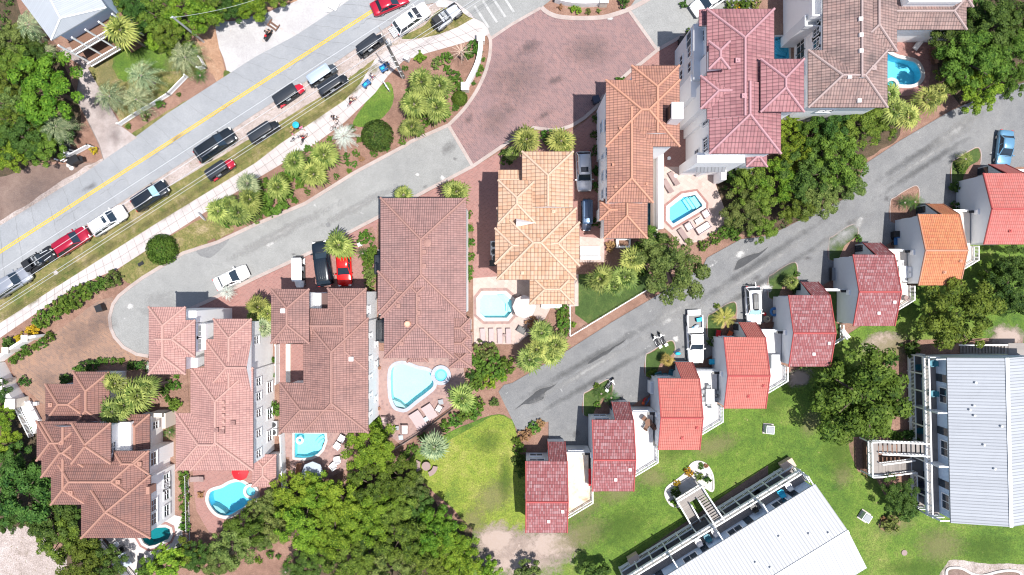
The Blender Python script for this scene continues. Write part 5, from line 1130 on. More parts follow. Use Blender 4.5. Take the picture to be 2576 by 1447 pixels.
def cart(x, y, ang, Lc, roofm, col, cname, label, rows=2, z=.1):
    loc, rz = at(x, y, ang, z); e = empty('golf_cart', loc, rz, label, 'golf cart', 'golf carts'); P = paint(cname, col, .2); h = Lc / 2; w = .62
    mb = MB(); loft(mb, [[(a, -q, .24), (a, q, .24), (a, q, zt), (a, -q, zt)] for a, q, zt in ((-h, .5, .5), (-h + .15, w, .62), (-h + .9, w, .62), (-h + .95, w, .34), (h - .75, w, .34), (h - .7, w, .5))]); mb.build('chassis', M['black'], e)
    mb = MB(); loft(mb, [[(a, -q, .3), (a, q, .3), (a, q, zt - .08), (a, q * .7, zt), (a, -q * .7, zt), (a, -q, zt - .08)] for a, q, zt in ((h - .92, .58, .92), (h - .75, .6, .9), (h - .25, .52, .72), (h - .03, .4, .55))]); mb.build('cowl', P, e, True)
    for s in (-1, 1):
        mb = MB(); secs = [[(-h + .42 + dx, s * .46, .62 - d), (-h + .42 + dx, s * .7, .58 - d), (-h + .42 + dx, s * .7, .64 - d), (-h + .42 + dx, s * .46, .68 - d)] for dx, d in ((-.42, .22), (-.25, 0), (.25, 0), (.42, .18))]; loft(mb, secs); mb.build('fender', P, e)
        for a in (-h + .42, h - .45): wheel(e, a, s * .54, .24, .18)
        mb = MB(); mb.tube([(h - .85, s * .56, .85), (h - 1.05, s * .53, 1.82)], .03); mb.tube([(-h + .25, s * .53, .6), (-h + .3, s * .53, 1.82)], .03); mb.build('post', M['black'], e)
        mb = MB(); mb.box((h - .1, s * .34, .6), (.08, .2, .12)); mb.build('headlight', M['lamp'], e)
        mb = MB(); mb.box((h - .95, s * .68, 1.2), (.08, .16, .12)); mb.build('mirror', M['black'], e)
    mb = MB(); mb.face([(h - .86, -.54, .9), (h - .86, .54, .9), (h - 1.04, .51, 1.78), (h - 1.04, -.51, 1.78)]); mb.build('windshield', M['window'], e)
    for k in range(rows):
        a = h - 1.55 - k * .82; mb = MB(); mb.box((a, 0, .72), (.48, 1.1, .14)); mb.box((a - .27, 0, 1.0), (.1, 1.08, .5)); mb.build('seat', M['black'] if k % 2 == 0 else M['grey_plastic'], e)
    mb = MB(); mb.ring((h - 1.18, .26, 1.02), .16, .018, 'x', 14, 5); mb.build('steering_wheel', M['black'], e)
    x0, x1 = -h + .02, h - .78; mb = MB(); secs = []
    for a, f, dz in ((x0, .88, -.05), (x0 + .08, .98, 0), (x0 + .4, 1, .03), ((x0 + x1) / 2, 1, .045), (x1 - .4, 1, .03), (x1 - .08, .97, 0), (x1, .86, -.05)):
        ww = .64 * f; secs.append([(a, -ww, 1.8 + dz * .3), (a, ww, 1.8 + dz * .3), (a, ww, 1.84 + dz), (a, ww * .85, 1.875 + dz), (a, 0, 1.885 + dz), (a, -ww * .85, 1.875 + dz), (a, -ww, 1.84 + dz)])
    loft(mb, secs); r = mb.build('canopy', paint(*roofm), e, True)
    for s in (-1, 1): mb = MB(); mb.bar((x0 + .2, s * .42, 1.925), (x1 - .2, s * .42, 1.926), .05, .025); mb.build('canopy_rib', paint(*roofm), r)
    mb = MB(); mb.box((-h - .12, 0, .58), (.3, .95, .06)); mb.build('rear_step', M['black'], e)
    return e
BK = ('black_canopy', (.02, .024, .03), .1)
cart(565, 429, 34, 3.5, BK, (.40, .01, .03), 'cart_red', 'golf cart with black canopy and dark red cowl beside longest black SUV')
cart(673, 335, 33, 3.9, BK, (.012, .014, .016), 'cart_black', 'golf cart with black canopy and black cowl near the man with blue umbrella', 3)
cart(735, 243, 34, 3.9, BK, (.50, .01, .03), 'cart_scarlet', 'golf cart with black canopy and bright red cowl on sandy shoulder', 3)
cart(818, 193, 34, 3.8, ('silver_canopy', (.40, .47, .56), .3), (.05, .06, .07), 'cart_grey', 'golf cart with a shiny silver canopy', 3)
cart(845, 219, 34, 3.8, BK, (.012, .014, .016), 'cart_black', 'black golf cart parked tight beside the silver canopied one', 3)
cart(939, 119, 37, 3.7, BK, (.02, .022, .026), 'cart_coal', 'black golf cart parked right under the utility pole top', 3)
cart(758, 687, -89, 3.7, ('white_canopy', (.80, .80, .80), 0), (.78, .78, .78), 'cart_white', 'white canopied golf cart on red pavers beside black van', 2)
cart(1474, 545, -90, 3.8, ('blue_canopy', (.05, .09, .16), .5), (.04, .05, .08), 'cart_navy', 'glossy blue black golf cart in narrow drive between villas', 3)
cart(962, 660, 90, 3.2, BK, (.012, .014, .016), 'cart_black', 'upper of two black golf carts half hidden under the rose brown eaves')
cart(966, 822, 90, 3.4, BK, (.012, .014, .016), 'cart_black', 'lower of two black golf carts half hidden under the rose brown eaves')
# ---- two wheelers
def bicycle(x, y, ang, col, label, lean=.0, z=.12, loc=None, group='bicycles'):
    l, rz = at(x, y, ang, z); l = loc or l; e = empty('bicycle', l, rz, label, 'bicycle', group); e.rotation_euler.x = lean
    for a in (-.52, .52): m = MB(); m.ring((a, 0, .34), .31, .022, 'y', 20, 6); m.build('wheel', M['rubber'], e)
    m = MB(); m.tube([(-.52, 0, .34), (-.1, 0, .3), (.4, 0, .75), (-.18, 0, .72), (-.52, 0, .34)], .022); m.tube([(-.1, 0, .3), (-.22, 0, .88)], .02); m.tube([(.38, 0, .85), (.52, 0, .34)], .022); m.build('frame', M[col], e)
    m = MB(); m.tube([(.28, -.32, .98), (.38, -.1, .98), (.38, .1, .98), (.28, .32, .98)], .022); m.build('handlebar', M['steel'], e)
    m = MB(); m.ball((-.22, 0, .92), .12, 8, 5, sc=(1.3, .8, .4)); m.build('saddle', M['black'], e)
    return e
def motorbike(x, y, ang, label, c1='white_cloth', s=1.0):
    l, rz = at(x, y, ang, .13); e = empty('motorcycle', l, rz, label, 'motorcycle')
    for a in (-.7, .7): m = MB(); m.ring((a, 0, .31), .25, .075, 'y', 20, 8); m.build('wheel', M['rubber'], e, True)
    m = MB(); loft(m, [[(a, -w, z0), (a, w, z0), (a, w * .7, z1), (a, -w * .7, z1)] for a, w, z0, z1 in ((-.75, .1, .55, .75), (-.3, .17, .3, .72), (.1, .2, .3, .86), (.45, .15, .5, .95), (.62, .08, .7, .9))]); m.build('body', M[c1], e, True)
    m = MB(); m.ball((.2, 0, .9), .2, 10, 6, sc=(1.5, .8, .6)); m.build('fuel_tank', M['black'], e, True)
    m = MB(); m.ball((-.32, 0, .8), .2, 10, 6, sc=(1.9, .8, .4)); m.build('seat', M['black'], e, True)
    m = MB(); m.tube([(.38, -.42, 1.02), (.5, -.12, 1.06), (.5, .12, 1.06), (.38, .42, 1.02)], .03); m.tube([(.5, 0, 1.05), (.7, 0, .31)], .04); m.build('handlebar', M['steel'], e)
    m = MB(); m.tube([(.0, .2, .28), (-.8, .22, .36)], .05); m.build('exhaust', M['chrome'], e)
    m = MB(); m.cyl((.66, 0, .8), .1, .14, 10); m.build('headlight', M['lamp'], e)
    m = MB(); m.box((-.78, 0, .86), (.34, .4, .26)); m.build('luggage_box', M['light_grey'], e); return e
motorbike(1532, 966, 58, 'white and black motorcycle parked at the tip of a planted island')
motorbike(1649, 857, 120, 'left of two grey motorcycles parked side by side on the lane', 'steel'); motorbike(1664, 852, 118, 'right of two grey motorcycles parked side by side on the lane', 'steel')
bicycle(1886, 717, 0, 'black', 'black bicycle standing behind the white estate car')
# ---------------------------------------------------------------- people
def skinned(name, joints, edges, mat, parent):
    bm = bmesh.new(); ly = bm.verts.layers.skin.verify(); vs = []
    for i, (p, r) in enumerate(joints):
        v = bm.verts.new(p); v[ly].radius = (r, r); v[ly].use_root = (i == 0); vs.append(v)
    for a, b in edges: bm.edges.new((vs[a], vs[b]))
    me = bpy.data.meshes.new(name); bm.to_mesh(me); bm.free(); o = bpy.data.objects.new(name, me); C.objects.link(o)
    o.modifiers.new('s', 'SKIN').use_smooth_shade = True; o.modifiers.new('u', 'SUBSURF').levels = 1
    dg = bpy.context.evaluated_depsgraph_get(); m2 = bpy.data.meshes.new_from_object(o.evaluated_get(dg)); o.modifiers.clear(); o.data = m2
    m2.name = name; m2.materials.clear(); m2.materials.append(M[mat]); m2.polygons.foreach_set('use_smooth', [True] * len(m2.polygons)); o.parent = parent
    return o
def person(x, y, ang, label, shirt, pants, hairm='hair', h=1.72, pose='walk', z=.12, hat=None):
    l, rz = at(x, y, ang, z); e = empty('person', l, rz, label, 'person'); e.scale = (h / 1.72,) * 3
    st = .22 if pose == 'walk' else .04; ar = .18 if pose == 'walk' else .05
    if pose == 'sit': st = 0
    J = [((0, 0, .95), .125), ((0, 0, 1.15), .115), ((.01, 0, 1.34), .13), ((.02, 0, 1.46), .06), ((.04, 0, 1.55), .055), ((.06, 0, 1.64), .088), ((.05, 0, 1.69), .08)]
    E = [(i, i + 1) for i in range(6)]
    def chain(pts, root):
        k = root
        for p in pts: J.append(p); E.append((k, len(J) - 1)); k = len(J) - 1
        return k
    arms = []
    for s in (-1, 1):
        d = s * st
        if pose == 'sit': chain([((.05, s * .1, .92), .085), ((.42, s * .13, .86), .065), ((.44, s * .13, .45), .045), ((.44, s * .13, .08), .04), ((.6, s * .13, .04), .035)], 0)
        else: chain([((0, s * .1, .88), .09), ((d * .6 + .03, s * .1, .5), .06), ((d * 1.2 - .02, s * .1, .1), .042), ((d * 1.2 + .14, s * .11, .04), .035)], 0)
        f = .42 if pose == 'sit' else -s * ar
        if pose == 'reach' and s == 1: f = .4
        k = chain([((0, s * .17, 1.4), .06), ((f * .35, s * .25, 1.14), .045), ((f + .06, s * .26, .92 if f < .3 else 1.08), .032), ((f * 1.15 + .1, s * .26, .86 if f < .3 else 1.06), .028)], 2)
        hp = Vector(J[k][0])
        for q in range(4): chain([((hp.x + .05, hp.y + (q - 1.5) * .018, hp.z - .045), .009), ((hp.x + .06 - .004 * abs(q - 1), hp.y + (q - 1.5) * .02, hp.z - .085 + .006 * abs(q - 1)), .008)], k)
        chain([((hp.x + .05, hp.y - s * .035, hp.z - .015), .01)], k)
    skinned('body', J, E, 'skin', e)
    sj = [((0, 0, 1.0), .14), ((0, 0, 1.18), .135), ((.01, 0, 1.36), .15), ((.02, 0, 1.44), .08)]; se = [(0, 1), (1, 2), (2, 3)]
    for s in (-1, 1):
        f = .42 if pose == 'sit' else -s * ar
        if pose == 'reach' and s == 1: f = .4
        sj += [((0, s * .17, 1.4), .078), ((f * .25, s * .235, 1.2), .065)]; n = len(sj); se += [(2, n - 2), (n - 2, n - 1)]
    skinned('shirt', sj, se, shirt, e)
    pj = [((0, 0, .98), .14)]; pe = []
    for s in (-1, 1):
        d = s * st
        if pose == 'sit': pj += [((.05, s * .1, .93), .105), ((.33, s * .13, .88), .09)]
        else: pj += [((0, s * .1, .88), .11), ((d * .5 + .03, s * .1, .56), .085)]
        n = len(pj); pe += [(0, n - 2), (n - 2, n - 1)]
    skinned('shorts', pj, pe, pants, e)
    m = MB(); m.ball((.035, 0, 1.685), .112, 12, 8, sc=(1, .92, .95)); m.build('hair', M[hairm], e, True)
    m = MB(); m.ball((.15, 0, 1.63), .022, 8, 5, sc=(1, .7, 1.3)); m.build('nose', M['skin'], e, True)
    for s in (-1, 1): m = MB(); m.ball((.138, s * .034, 1.655), .012, 8, 5); m.build('eye', M['black'], e, True)
    if hat: m = MB(); m.cyl((.05, 0, 1.74), .2, .02, 18); m.cyl((.05, 0, 1.75), .12, .08, 16, r2=.1); m.build('hat', M[hat], e)
    return e
person(745, 329, 200, 'man in mustard shirt standing on the grass under a blue umbrella', 'mustard', 'brown', 'mustard', 1.8, 'reach')
person(741, 341, 40, 'child in pink standing right beside the man with umbrella', 'pink', 'white_cloth', 'hair', 1.2, 'stand')
person(765, 327, 120, 'woman in pink top walking at the sidewalk edge', 'pink', 'white_cloth', 'hair', 1.65)
person(768, 352, 60, 'person in red top sitting on a bicycle on the sidewalk', 'red', 'navy', 'hair', 1.7, 'sit')
bicycle(768, 352, 60, 'black', 'black bicycle ridden by the person in red top')
bicycle(748, 350, 30, 'light_grey', 'pale bicycle leaning behind the child in pink'); bicycle(838, 313, 55, 'brown', 'brown bicycle lying at the sidewalk edge by grey palm', .9)
person(844, 301, 200, 'person in dark top, left of two walking side by side on sidewalk', 'navy', 'navy'); person(850, 300, 205, 'person in white shirt, right of two walking side by side', 'white_cloth', 'navy')
person(888, 258, 45, 'cyclist in cream shirt riding along the sidewalk', 'cream', 'brown', 'hair', 1.75, 'sit'); bicycle(888, 258, 45, 'red', 'red bicycle under the cyclist in cream shirt')
person(940, 197, 48, 'person with dark hair pulling a long blue wagon', 'white_cloth', 'pink', 'hair', 1.75, 'walk'); person(981, 168, 215, 'person in blue shirt pushing the square blue wagon', 'blue', 'navy', 'hair', 1.7, 'reach')
person(679, 92, 60, 'person in black clothes with red bag crouched on a scooter on pale gravel', 'black', 'black', 'hair', 1.75, 'sit')
m = empty('motor_scooter', *at(679, 92, 60, .1), 'black motor scooter under the person on the pale gravel lot', 'scooter')
for a in (-.6, .6): b = MB(); b.ring((a, 0, .24), .19, .06, 'y', 18, 8); b.build('wheel', M['rubber'], m, True)
b = MB(); loft(b, [[(a, -w, z0), (a, w, z0), (a, w * .8, z1), (a, -w * .8, z1)] for a, w, z0, z1 in ((-.75, .2, .4, .8), (-.1, .22, .25, .82), (.0, .2, .22, .34), (.4, .2, .22, .34), (.45, .24, .3, 1.0), (.58, .16, .5, 1.0))]); b.build('body', M['black'], m, True)
b = MB(); b.tube([(.4, -.34, 1.05), (.5, 0, 1.08), (.4, .34, 1.05)], .025); b.build('handlebar', M['black'], m)
b = MB(); b.ball((-.35, .0, 1.0), .16, 10, 6, sc=(1, 1, .8)); b.build('bag', M['red'], m, True)
def wagon(x, y, ang, l, w, label):
    e = empty('beach_wagon', *at(x, y, ang, .12), label, 'wagon', 'blue wagons on the sidewalk'); m = MB(); z0, z1 = .28, .62
    for s in (-1, 1): m.box((0, s * w / 2, (z0 + z1) / 2), (l, .05, z1 - z0)); m.box((s * l / 2, 0, (z0 + z1) / 2), (.05, w - .06, z1 - z0))
    m.box((0, 0, z0 + .02), (l - .06, w - .06, .04)); m.build('body', M['blue'], e)
    for a in (-1, 1):
        for s in (-1, 1): q = MB(); q.ring((a * l * .36, s * (w / 2 + .06), .14), .1, .04, 'y', 14, 6); q.build('wheel', M['rubber'], e, True)
    q = MB(); q.tube([(l / 2, 0, .35), (l / 2 + .75, .05, .95)], .02); q.build('handle', M['black'], e)
    q = MB(); q.ball((-l * .15, 0, z1 - .05), .22, 8, 5, sc=(1.4, .9, .6)); q.build('load', M['sky'], e, True)
wagon(924, 214, 42, 1.05, .5, 'long blue beach wagon pulled along the sidewalk'); wagon(967, 175, 30, .85, .72, 'square blue wagon nearer the utility pole')
# blue umbrella carried by the man
def parasol(x, y, z, r, mat, label, pole=True, n=8, name='parasol', drop=.35):
    c = G(x, y, z); e = empty(name, (c.x, c.y, 0 if pole else z - 1), 0, label, 'umbrella'); b = MB(); zz = z if pole else 1.0
    for k in range(n):
        a0, a1 = 6.2832 * k / n, 6.2832 * (k + 1) / n; am = (a0 + a1) / 2
        p0, p1, pm = V(r * math.cos(a0), r * math.sin(a0), zz - drop), V(r * math.cos(a1), r * math.sin(a1), zz - drop), V(r * .93 * math.cos(am), r * .93 * math.sin(am), zz - drop * .92)
        t = V(0, 0, zz); b.face([t, p0, pm]); b.face([t, pm, p1]); b.face([p0, p0 - V(0, 0, .1), pm - V(0, 0, .1), pm]); b.face([pm, pm - V(0, 0, .1), p1 - V(0, 0, .1), p1])
    b.build('canopy', M[mat], e)
    b = MB(); b.tube([(0, 0, 0 if pole else 0), (0, 0, zz + .1)], .03 if pole else .012); b.build('pole', M['light_grey'], e)
    b = MB()
    for k in range(n): a0 = 6.2832 * k / n; b.tube([(0, 0, zz - .06), (r * .97 * math.cos(a0), r * .97 * math.sin(a0), zz - drop - .03)], .012, 4)
    b.build('ribs', M['light_grey'], e)
    if pole: b = MB(); b.cyl((0, 0, .12), .28, .09, 14); b.build('base', M['grey_plastic'], e)
    return e
parasol(742, 313, 2.3, .42, 'sky', 'sky blue umbrella held by the man in mustard shirt', False, 8, 'umbrella', .25)
parasol(1319, 772, 2.7, 1.45, 'umbrella', 'pale pink canvas parasol next to the octagonal pool', True, 8)
parasol(784, 1191, 2.6, 1.35, 'grey_canvas', 'blue grey parasol in tree shade below the half moon pool', True, 8)
parasol(601, 1190, 2.6, 1.05, 'red', 'red parasol tucked under the pale pink eaves', True, 8)
# ---------------------------------------------------------------- garden and pool furniture
def legs(e, pts, h, r=.025, mat='taupe'):
    for x, y in pts: m = MB(); m.bar((x, y, 0), (x, y, h), r * 2, r * 2); m.build('leg', M[mat], e)
def lounger(x, y, ang, label, mat='mauve', frame='taupe', w=.68, l=1.95, back=.25, z=.1, group=None):
    e = empty('sun_lounger', *at(x, y, ang, z), label, 'sun lounger', group); m = MB(); m.box((-.3, 0, .3), (l - .6, w, .07)); m.build('frame', M[frame], e)
    m = MB(); m.box((-.3, 0, .37), (l - .64, w - .06, .07)); m.build('cushion', M[mat], e)
    m = MB(); x0 = l / 2 - .62; a, b = V(x0, 0, .36), V(l / 2, 0, .36 + back); s = V(0, w / 2 - .02, 0); t = V(0, 0, .07); m.hexa([a - s, b - s, b + s, a + s], [a - s + t, b - s + t, b + s + t, a + s + t]); m.build('backrest', M[mat], e)
    legs(e, [(-l / 2 + .1, -w / 2 + .05), (-l / 2 + .1, w / 2 - .05), (l / 2 - .5, -w / 2 + .05), (l / 2 - .5, w / 2 - .05)], .28, .025, frame); return e
def table(x, y, ang, label, w=.5, d=.5, h=.45, mat='light_grey', frame='black', round_=False, z=.1, loc=None):
    p, rz = at(x, y, ang, z); e = empty('side_table' if h < .6 else 'patio_table', loc or p, rz, label, 'table'); m = MB()
    if round_: m.cyl((0, 0, h - .04), w / 2, .04, 24)
    else: m.box((0, 0, h - .02), (w, d, .04))
    m.build('table_top', M[mat], e); q = .38 if not round_ else .28; legs(e, [(a * w * q, b * d * q) for a in (-1, 1) for b in (-1, 1)], h - .04, .022, frame); return e
def chair(x, y, ang, label, mat='teal', frame=None, s=1.0, arms=True, z=.1, loc=None, group=None, name='patio_chair'):
    p, rz = at(x, y, ang, z); e = empty(name, loc or p, rz, label, 'chair', group); e.scale = (s,) * 3; frame = frame or mat
    m = MB(); m.box((0, 0, .42), (.52, .54, .07)); m.build('seat', M[mat], e)
    m = MB(); a, b = V(-.26, 0, .44), V(-.42, 0, .92); q = V(0, .27, 0); t = V(.07, 0, .02); m.hexa([a - q, a + t - q, a + t + q, a + q][::-1], [b - q, b + t - q, b + t + q, b + q][::-1]); m.build('backrest', M[mat], e)
    if arms:
        for k in (-1, 1): m = MB(); m.bar((-.34, k * .3, .63), (.24, k * .3, .62), .07, .04); m.build('armrest', M[frame], e)
    legs(e, [(a, b) for a in (-.22, .22) for b in (-.25, .25)], .4, .022, frame); return e
def sofa(x, y, ang, label, w, d=.85, seats=2, mat='cushion', frame='taupe', z=.1, name='outdoor_sofa', back=True):
    e = empty(name, *at(x, y, ang, z), label, 'sofa' if seats > 1 else 'armchair'); m = MB(); m.box((0, 0, .2), (d, w, .3)); m.build('base', M[frame], e)
    for k in range(seats): m = MB(); sw = (w - .24) / seats; m.box((.05, -w / 2 + .12 + sw * (k + .5), .41), (d - .2, sw - .03, .13)); m.build('cushion', M[mat], e)
    if back: m = MB(); m.box((-d / 2 + .06, 0, .5), (.12, w, .55)); m.build('backrest', M[frame], e)
    for s in (-1, 1): m = MB(); m.box((.03, s * (w / 2 - .05), .44), (d - .08, .1, .32)); m.build('armrest', M[frame], e)
    return e
# villa D terrace
G1 = 'double loungers by the teardrop pool'
lounger(1053, 1055, 122, 'larger mauve double lounger on the teardrop pool terrace', 'mauve', 'taupe', 1.45, 2.2, .2); lounger(1082, 1035, 122, 'smaller mauve double lounger beside two armchairs', 'mauve', 'taupe', 1.35, 1.9, .2)
table(1073, 1053, 32, 'blue topped square table between the two double loungers', .55, .55, .42, 'grey_canvas'); sofa(1106, 1027, 150, 'pale cushioned armchair nearest the fan palm by teardrop pool', 1.0, .85, 1)
table(1110, 1010, 10, 'dark square footstool table near pale cushioned armchair', .6, .6, .4, 'grey_plastic', 'taupe'); sofa(969, 1056, 180, 'brown wicker armchair against the hedge at white wall corner', 1.0, .85, 2, 'mauve'); sofa(1019, 1079, 0, 'white cushioned two seat sofa at terrace railing corner', 1.25, .85, 2)
table(1010, 1099, 5, 'pale blue square table beside the white cushioned sofa', .55, .55, .42, 'grey_canvas'); table(998, 1075, 0, 'dark glass table half under the light green tree', .7, .5, .42, 'grey_plastic')
m = empty('barbecue', *at(951, 911, 0, .1), 'black barbecue trolley by the long white wall', 'grill')
b = MB(); b.box((0, 0, .75), (.55, 1.0, .3)); b.build('firebox', M['black'], m); b = MB(); b.box((.03, 0, .95), (.5, .9, .12), 0, 0, .8); b.build('lid', M['grey_plastic'], m); b = MB(); b.box((0, .75, .85), (.45, .4, .04)); b.build('side_shelf', M['grey_plastic'], m); legs(m, [(-.2, -.4), (.2, -.4), (-.2, .4), (.2, .4)], .6, .03, 'black')
def pot(x, y, label, r=.22, mat='terracotta_pot', z=.1):
    e = empty('plant_pot', *at(x, y, 0, z), label, 'pot'); m = MB(); m.cyl((0, 0, 0), r * .7, r * 1.6, 16, r2=r); m.build('pot', M[mat], e); m = MB(); m.cyl((0, 0, r * 1.55), r * .85, .06, 16); m.build('soil', M['brown'], e)
pot(955, 1027, 'tan round pot standing at the white wall by teardrop pool'); pot(956, 925, 'small terracotta pot next to the barbecue')
# villa E terrace
for k in range(4): lounger(1215 + k * 21.5, 845, 91, f'taupe lounger, {["leftmost","second from left","second from right","rightmost"][k]} of the four below the octagonal pool', 'mauve', 'taupe', .66, 1.9, .18, group='four loungers in a row')
table(1269, 843, 0, 'small round dark table between the two right loungers', .4, .4, .4, 'taupe', 'taupe', True); sofa(1312, 830, 60, 'black wicker armchair among grey shrubs', 1.1, .8, 1, 'black', 'black')
for k, (a, b) in enumerate([(1310, 748), (1338, 764), (1300, 790), (1322, 797)]): chair(a, b, [40, 160, -30, -110][k], f'dark dining chair half hidden by the pale parasol, {["upper left","right","lower left","lower right"][k]} side', 'taupe')
table(1319, 772, 0, 'round dining table under the pale pink parasol', 1.2, 1.2, .74, 'taupe', 'taupe', True)
# villa F terrace
lounger(1693, 451, -60, 'taupe lounger, upper of the pair on pale pavers above angular pool', 'taupe', 'taupe', .66, 1.9, .2); lounger(1678, 470, -60, 'taupe lounger, lower of the pair on pale pavers above angular pool', 'taupe', 'taupe', .66, 1.9, .2)
table(1697, 444, 0, 'small white round table by the upper lounger', .42, .42, .42, 'trim', 'trim', True); lounger(1718, 593, -56, 'taupe lounger at the lower left corner of the angular pool terrace', 'taupe', 'taupe', .66, 2.0, .2)
sofa(1731, 571, -150, 'white cushioned wicker armchair, left one beside the angular pool', 1.0, .9, 1, 'cushion', 'mauve'); sofa(1774, 539, -150, 'white cushioned wicker armchair at the right end of angular pool', 1.0, .9, 1, 'cushion', 'mauve'); sofa(1767, 575, 122, 'long white cushioned wicker sofa below the angular pool', 1.9, .95, 2, 'cushion', 'mauve')
table(1756, 556, 32, 'white rectangular low table between the wicker seats', .95, .6, .4, 'cushion', 'mauve'); table(1681, 400, 0, 'white round stool on the shaded red pavers', .45, .45, .45, 'trim', 'trim', True)
e = sofa(1649, 452, 0, 'narrow cream bench with green cushions behind the white wall', 2.2, .5, 2, 'green_cushion', 'cream', 2.3)
def acunit(x, y, label, z=.1, s=.85):
    p, rz = at(x, y, 0, z); e = empty('air_conditioner', p, rz, label, 'air conditioner', 'air conditioning units'); m = MB(); m.box((0, 0, .4 * s), (s, s, .8 * s)); m.build('cabinet', M['light_grey'], e); m = MB(); m.cyl((0, 0, .8 * s), s * .4, .03, 18); m.build('fan_grille', M['black'], e); m = MB(); m.ring((0, 0, .83 * s), s * .28, .012, 'z', 18, 4); m.build('guard', M['steel'], e)
for a, b, l in ((1832, 434, 'air conditioner under the raspberry roof, left of two'), (1878, 432, 'air conditioner under the raspberry roof, right of two'), (1243, 616, 'top air conditioner of the column beside sandy orange villa'), (1243, 634, 'middle air conditioner of the column beside sandy orange villa'), (1246, 650, 'bottom air conditioner of the column beside sandy orange villa'), (693, 1066, 'upper air conditioner in the gap beside dusty red villa'), (693, 1085, 'lower air conditioner in the gap beside dusty red villa'), (2343, 98, 'left air conditioner in the tree shade at the upper right'), (2358, 97, 'middle air conditioner in the tree shade at the upper right'), (2378, 97, 'right air conditioner in the tree shade at the upper right')): acunit(a, b, l)
lounger(2307, 112, 53, 'white lounger on red pavers by the shaded kidney pool', 'cushion', 'taupe', .7, 2.0, .2)
for k in range(3): chair(2337 + k * 2, 131 + k * 14, 180, f'brown chair in deep shade, {["top","middle","bottom"][k]} of three beside kidney pool', 'brown')
e = empty('ring_light', *at(2003, 80, 0, 3.0), 'white round dish on the terrace wall by narrow blue pool', 'dish'); m = MB(); m.cyl((0, 0, -2.9), .1, 2.8, 10); m.build('stem', M['trim'], e); m = MB(); m.ring((0, 0, 0), .28, .07, 'z', 20, 8); m.build('rim', M['trim'], e, True); m = MB(); m.cyl((0, 0, -.03), .2, .03, 16); m.build('bowl', M['grey_plastic'], e)
# villa A / B / C terraces
table(301, 1364, 0, 'white round table on the white pavers at villa corner', .7, .7, .7, 'trim', 'trim', True); chair(312, 1377, 120, 'black chair beside the white round table', 'black'); lounger(357, 1412, 82, 'black lounger at the foot of the white pavers', 'black', 'black', .7, 1.9, .2)
m = empty('hot_tub', *at(322, 1403, -58, .1), 'dark square covered spa box by the white rail', 'hot tub'); b = MB(); b.box((0, 0, .4), (1.7, 1.3, .8)); b.build('tub', M['grey_plastic'], m); b = MB(); b.box((0, 0, .84), (1.75, 1.35, .08)); b.build('cover', M['grey_canvas'], m)
lounger(500, 1203, 4, 'taupe lounger on red pavers left of kidney pool', 'taupe', 'taupe', .66, 1.8, .2); pot(616, 1199, 'green rimmed pot next to the red parasol', .3)
for k, (a, b, r) in enumerate([(862, 1099, 150), (851, 1117, 145), (852, 1152, 100), (841, 1168, 130)]): chair(a, b, r, f'white pool chair, {["topmost","second from top","third from top","lowest"][k]} in the arc beside half moon pool', 'trim', s=1.25)
m = empty('pool_ring', *at(754, 1108, 0, -.12), 'white inflatable ring floating in the half moon pool', 'inflatable'); b = MB(); b.ring((0, 0, .12), .36, .15, 'z', 24, 10); b.build('tube', M['trim'], m, True)
for k, (a, b) in enumerate([(767, 1203), (812, 1181), (800, 1212), (823, 1186)]): chair(a, b, k * 90, f'brown chair around the blue grey parasol, {["left","right","lower","far right"][k]} side', 'brown')
table(784, 1191, 0, 'round table under the blue grey parasol', 1.1, 1.1, .74, 'grey_plastic', 'black', True)
m = empty('teak_bench', *at(756, 1178, 85, .1), 'orange brown wooden bench by the white fence', 'bench'); b = MB(); b.box((0, 0, .44), (1.5, .45, .06)); b.build('seat', M['terracotta_pot'], m); b = MB(); b.box((0, .24, .7), (1.5, .06, .5)); b.build('backrest', M['terracotta_pot'], m); legs(m, [(-.65, -.18), (.65, -.18), (-.65, .18), (.65, .18)], .42, .03, 'terracotta_pot')
# lawn seats under the big palm: round table with two curved benches
table(1074, 1169, 0, 'round dark wooden table on the lawn under blue green palm', 1.1, 1.1, .7, 'taupe', 'taupe', True)
for k, (a0, a1, lb) in enumerate(((150, 215, 'curved dark bench on the left of the round lawn table'), (-75, -5, 'curved dark bench on the right of the round lawn table'))):
    e = empty('curved_bench', *at(1074, 1169, 0, .05), lb, 'bench', 'curved lawn benches'); m = MB(); p = [(1.12 * math.cos(R(a0 + (a1 - a0) * t / 8)) * 1.0, 1.12 * math.sin(R(a0 + (a1 - a0) * t / 8))) for t in range(9)]; q = offset(p, .3, False); r = offset(p, -.3, False)
    m.prism(q + r[::-1], .38, .45); m.build('seat', M['taupe'], e); legs(e, [p[1], p[4], p[7]], .38, .05, 'taupe')
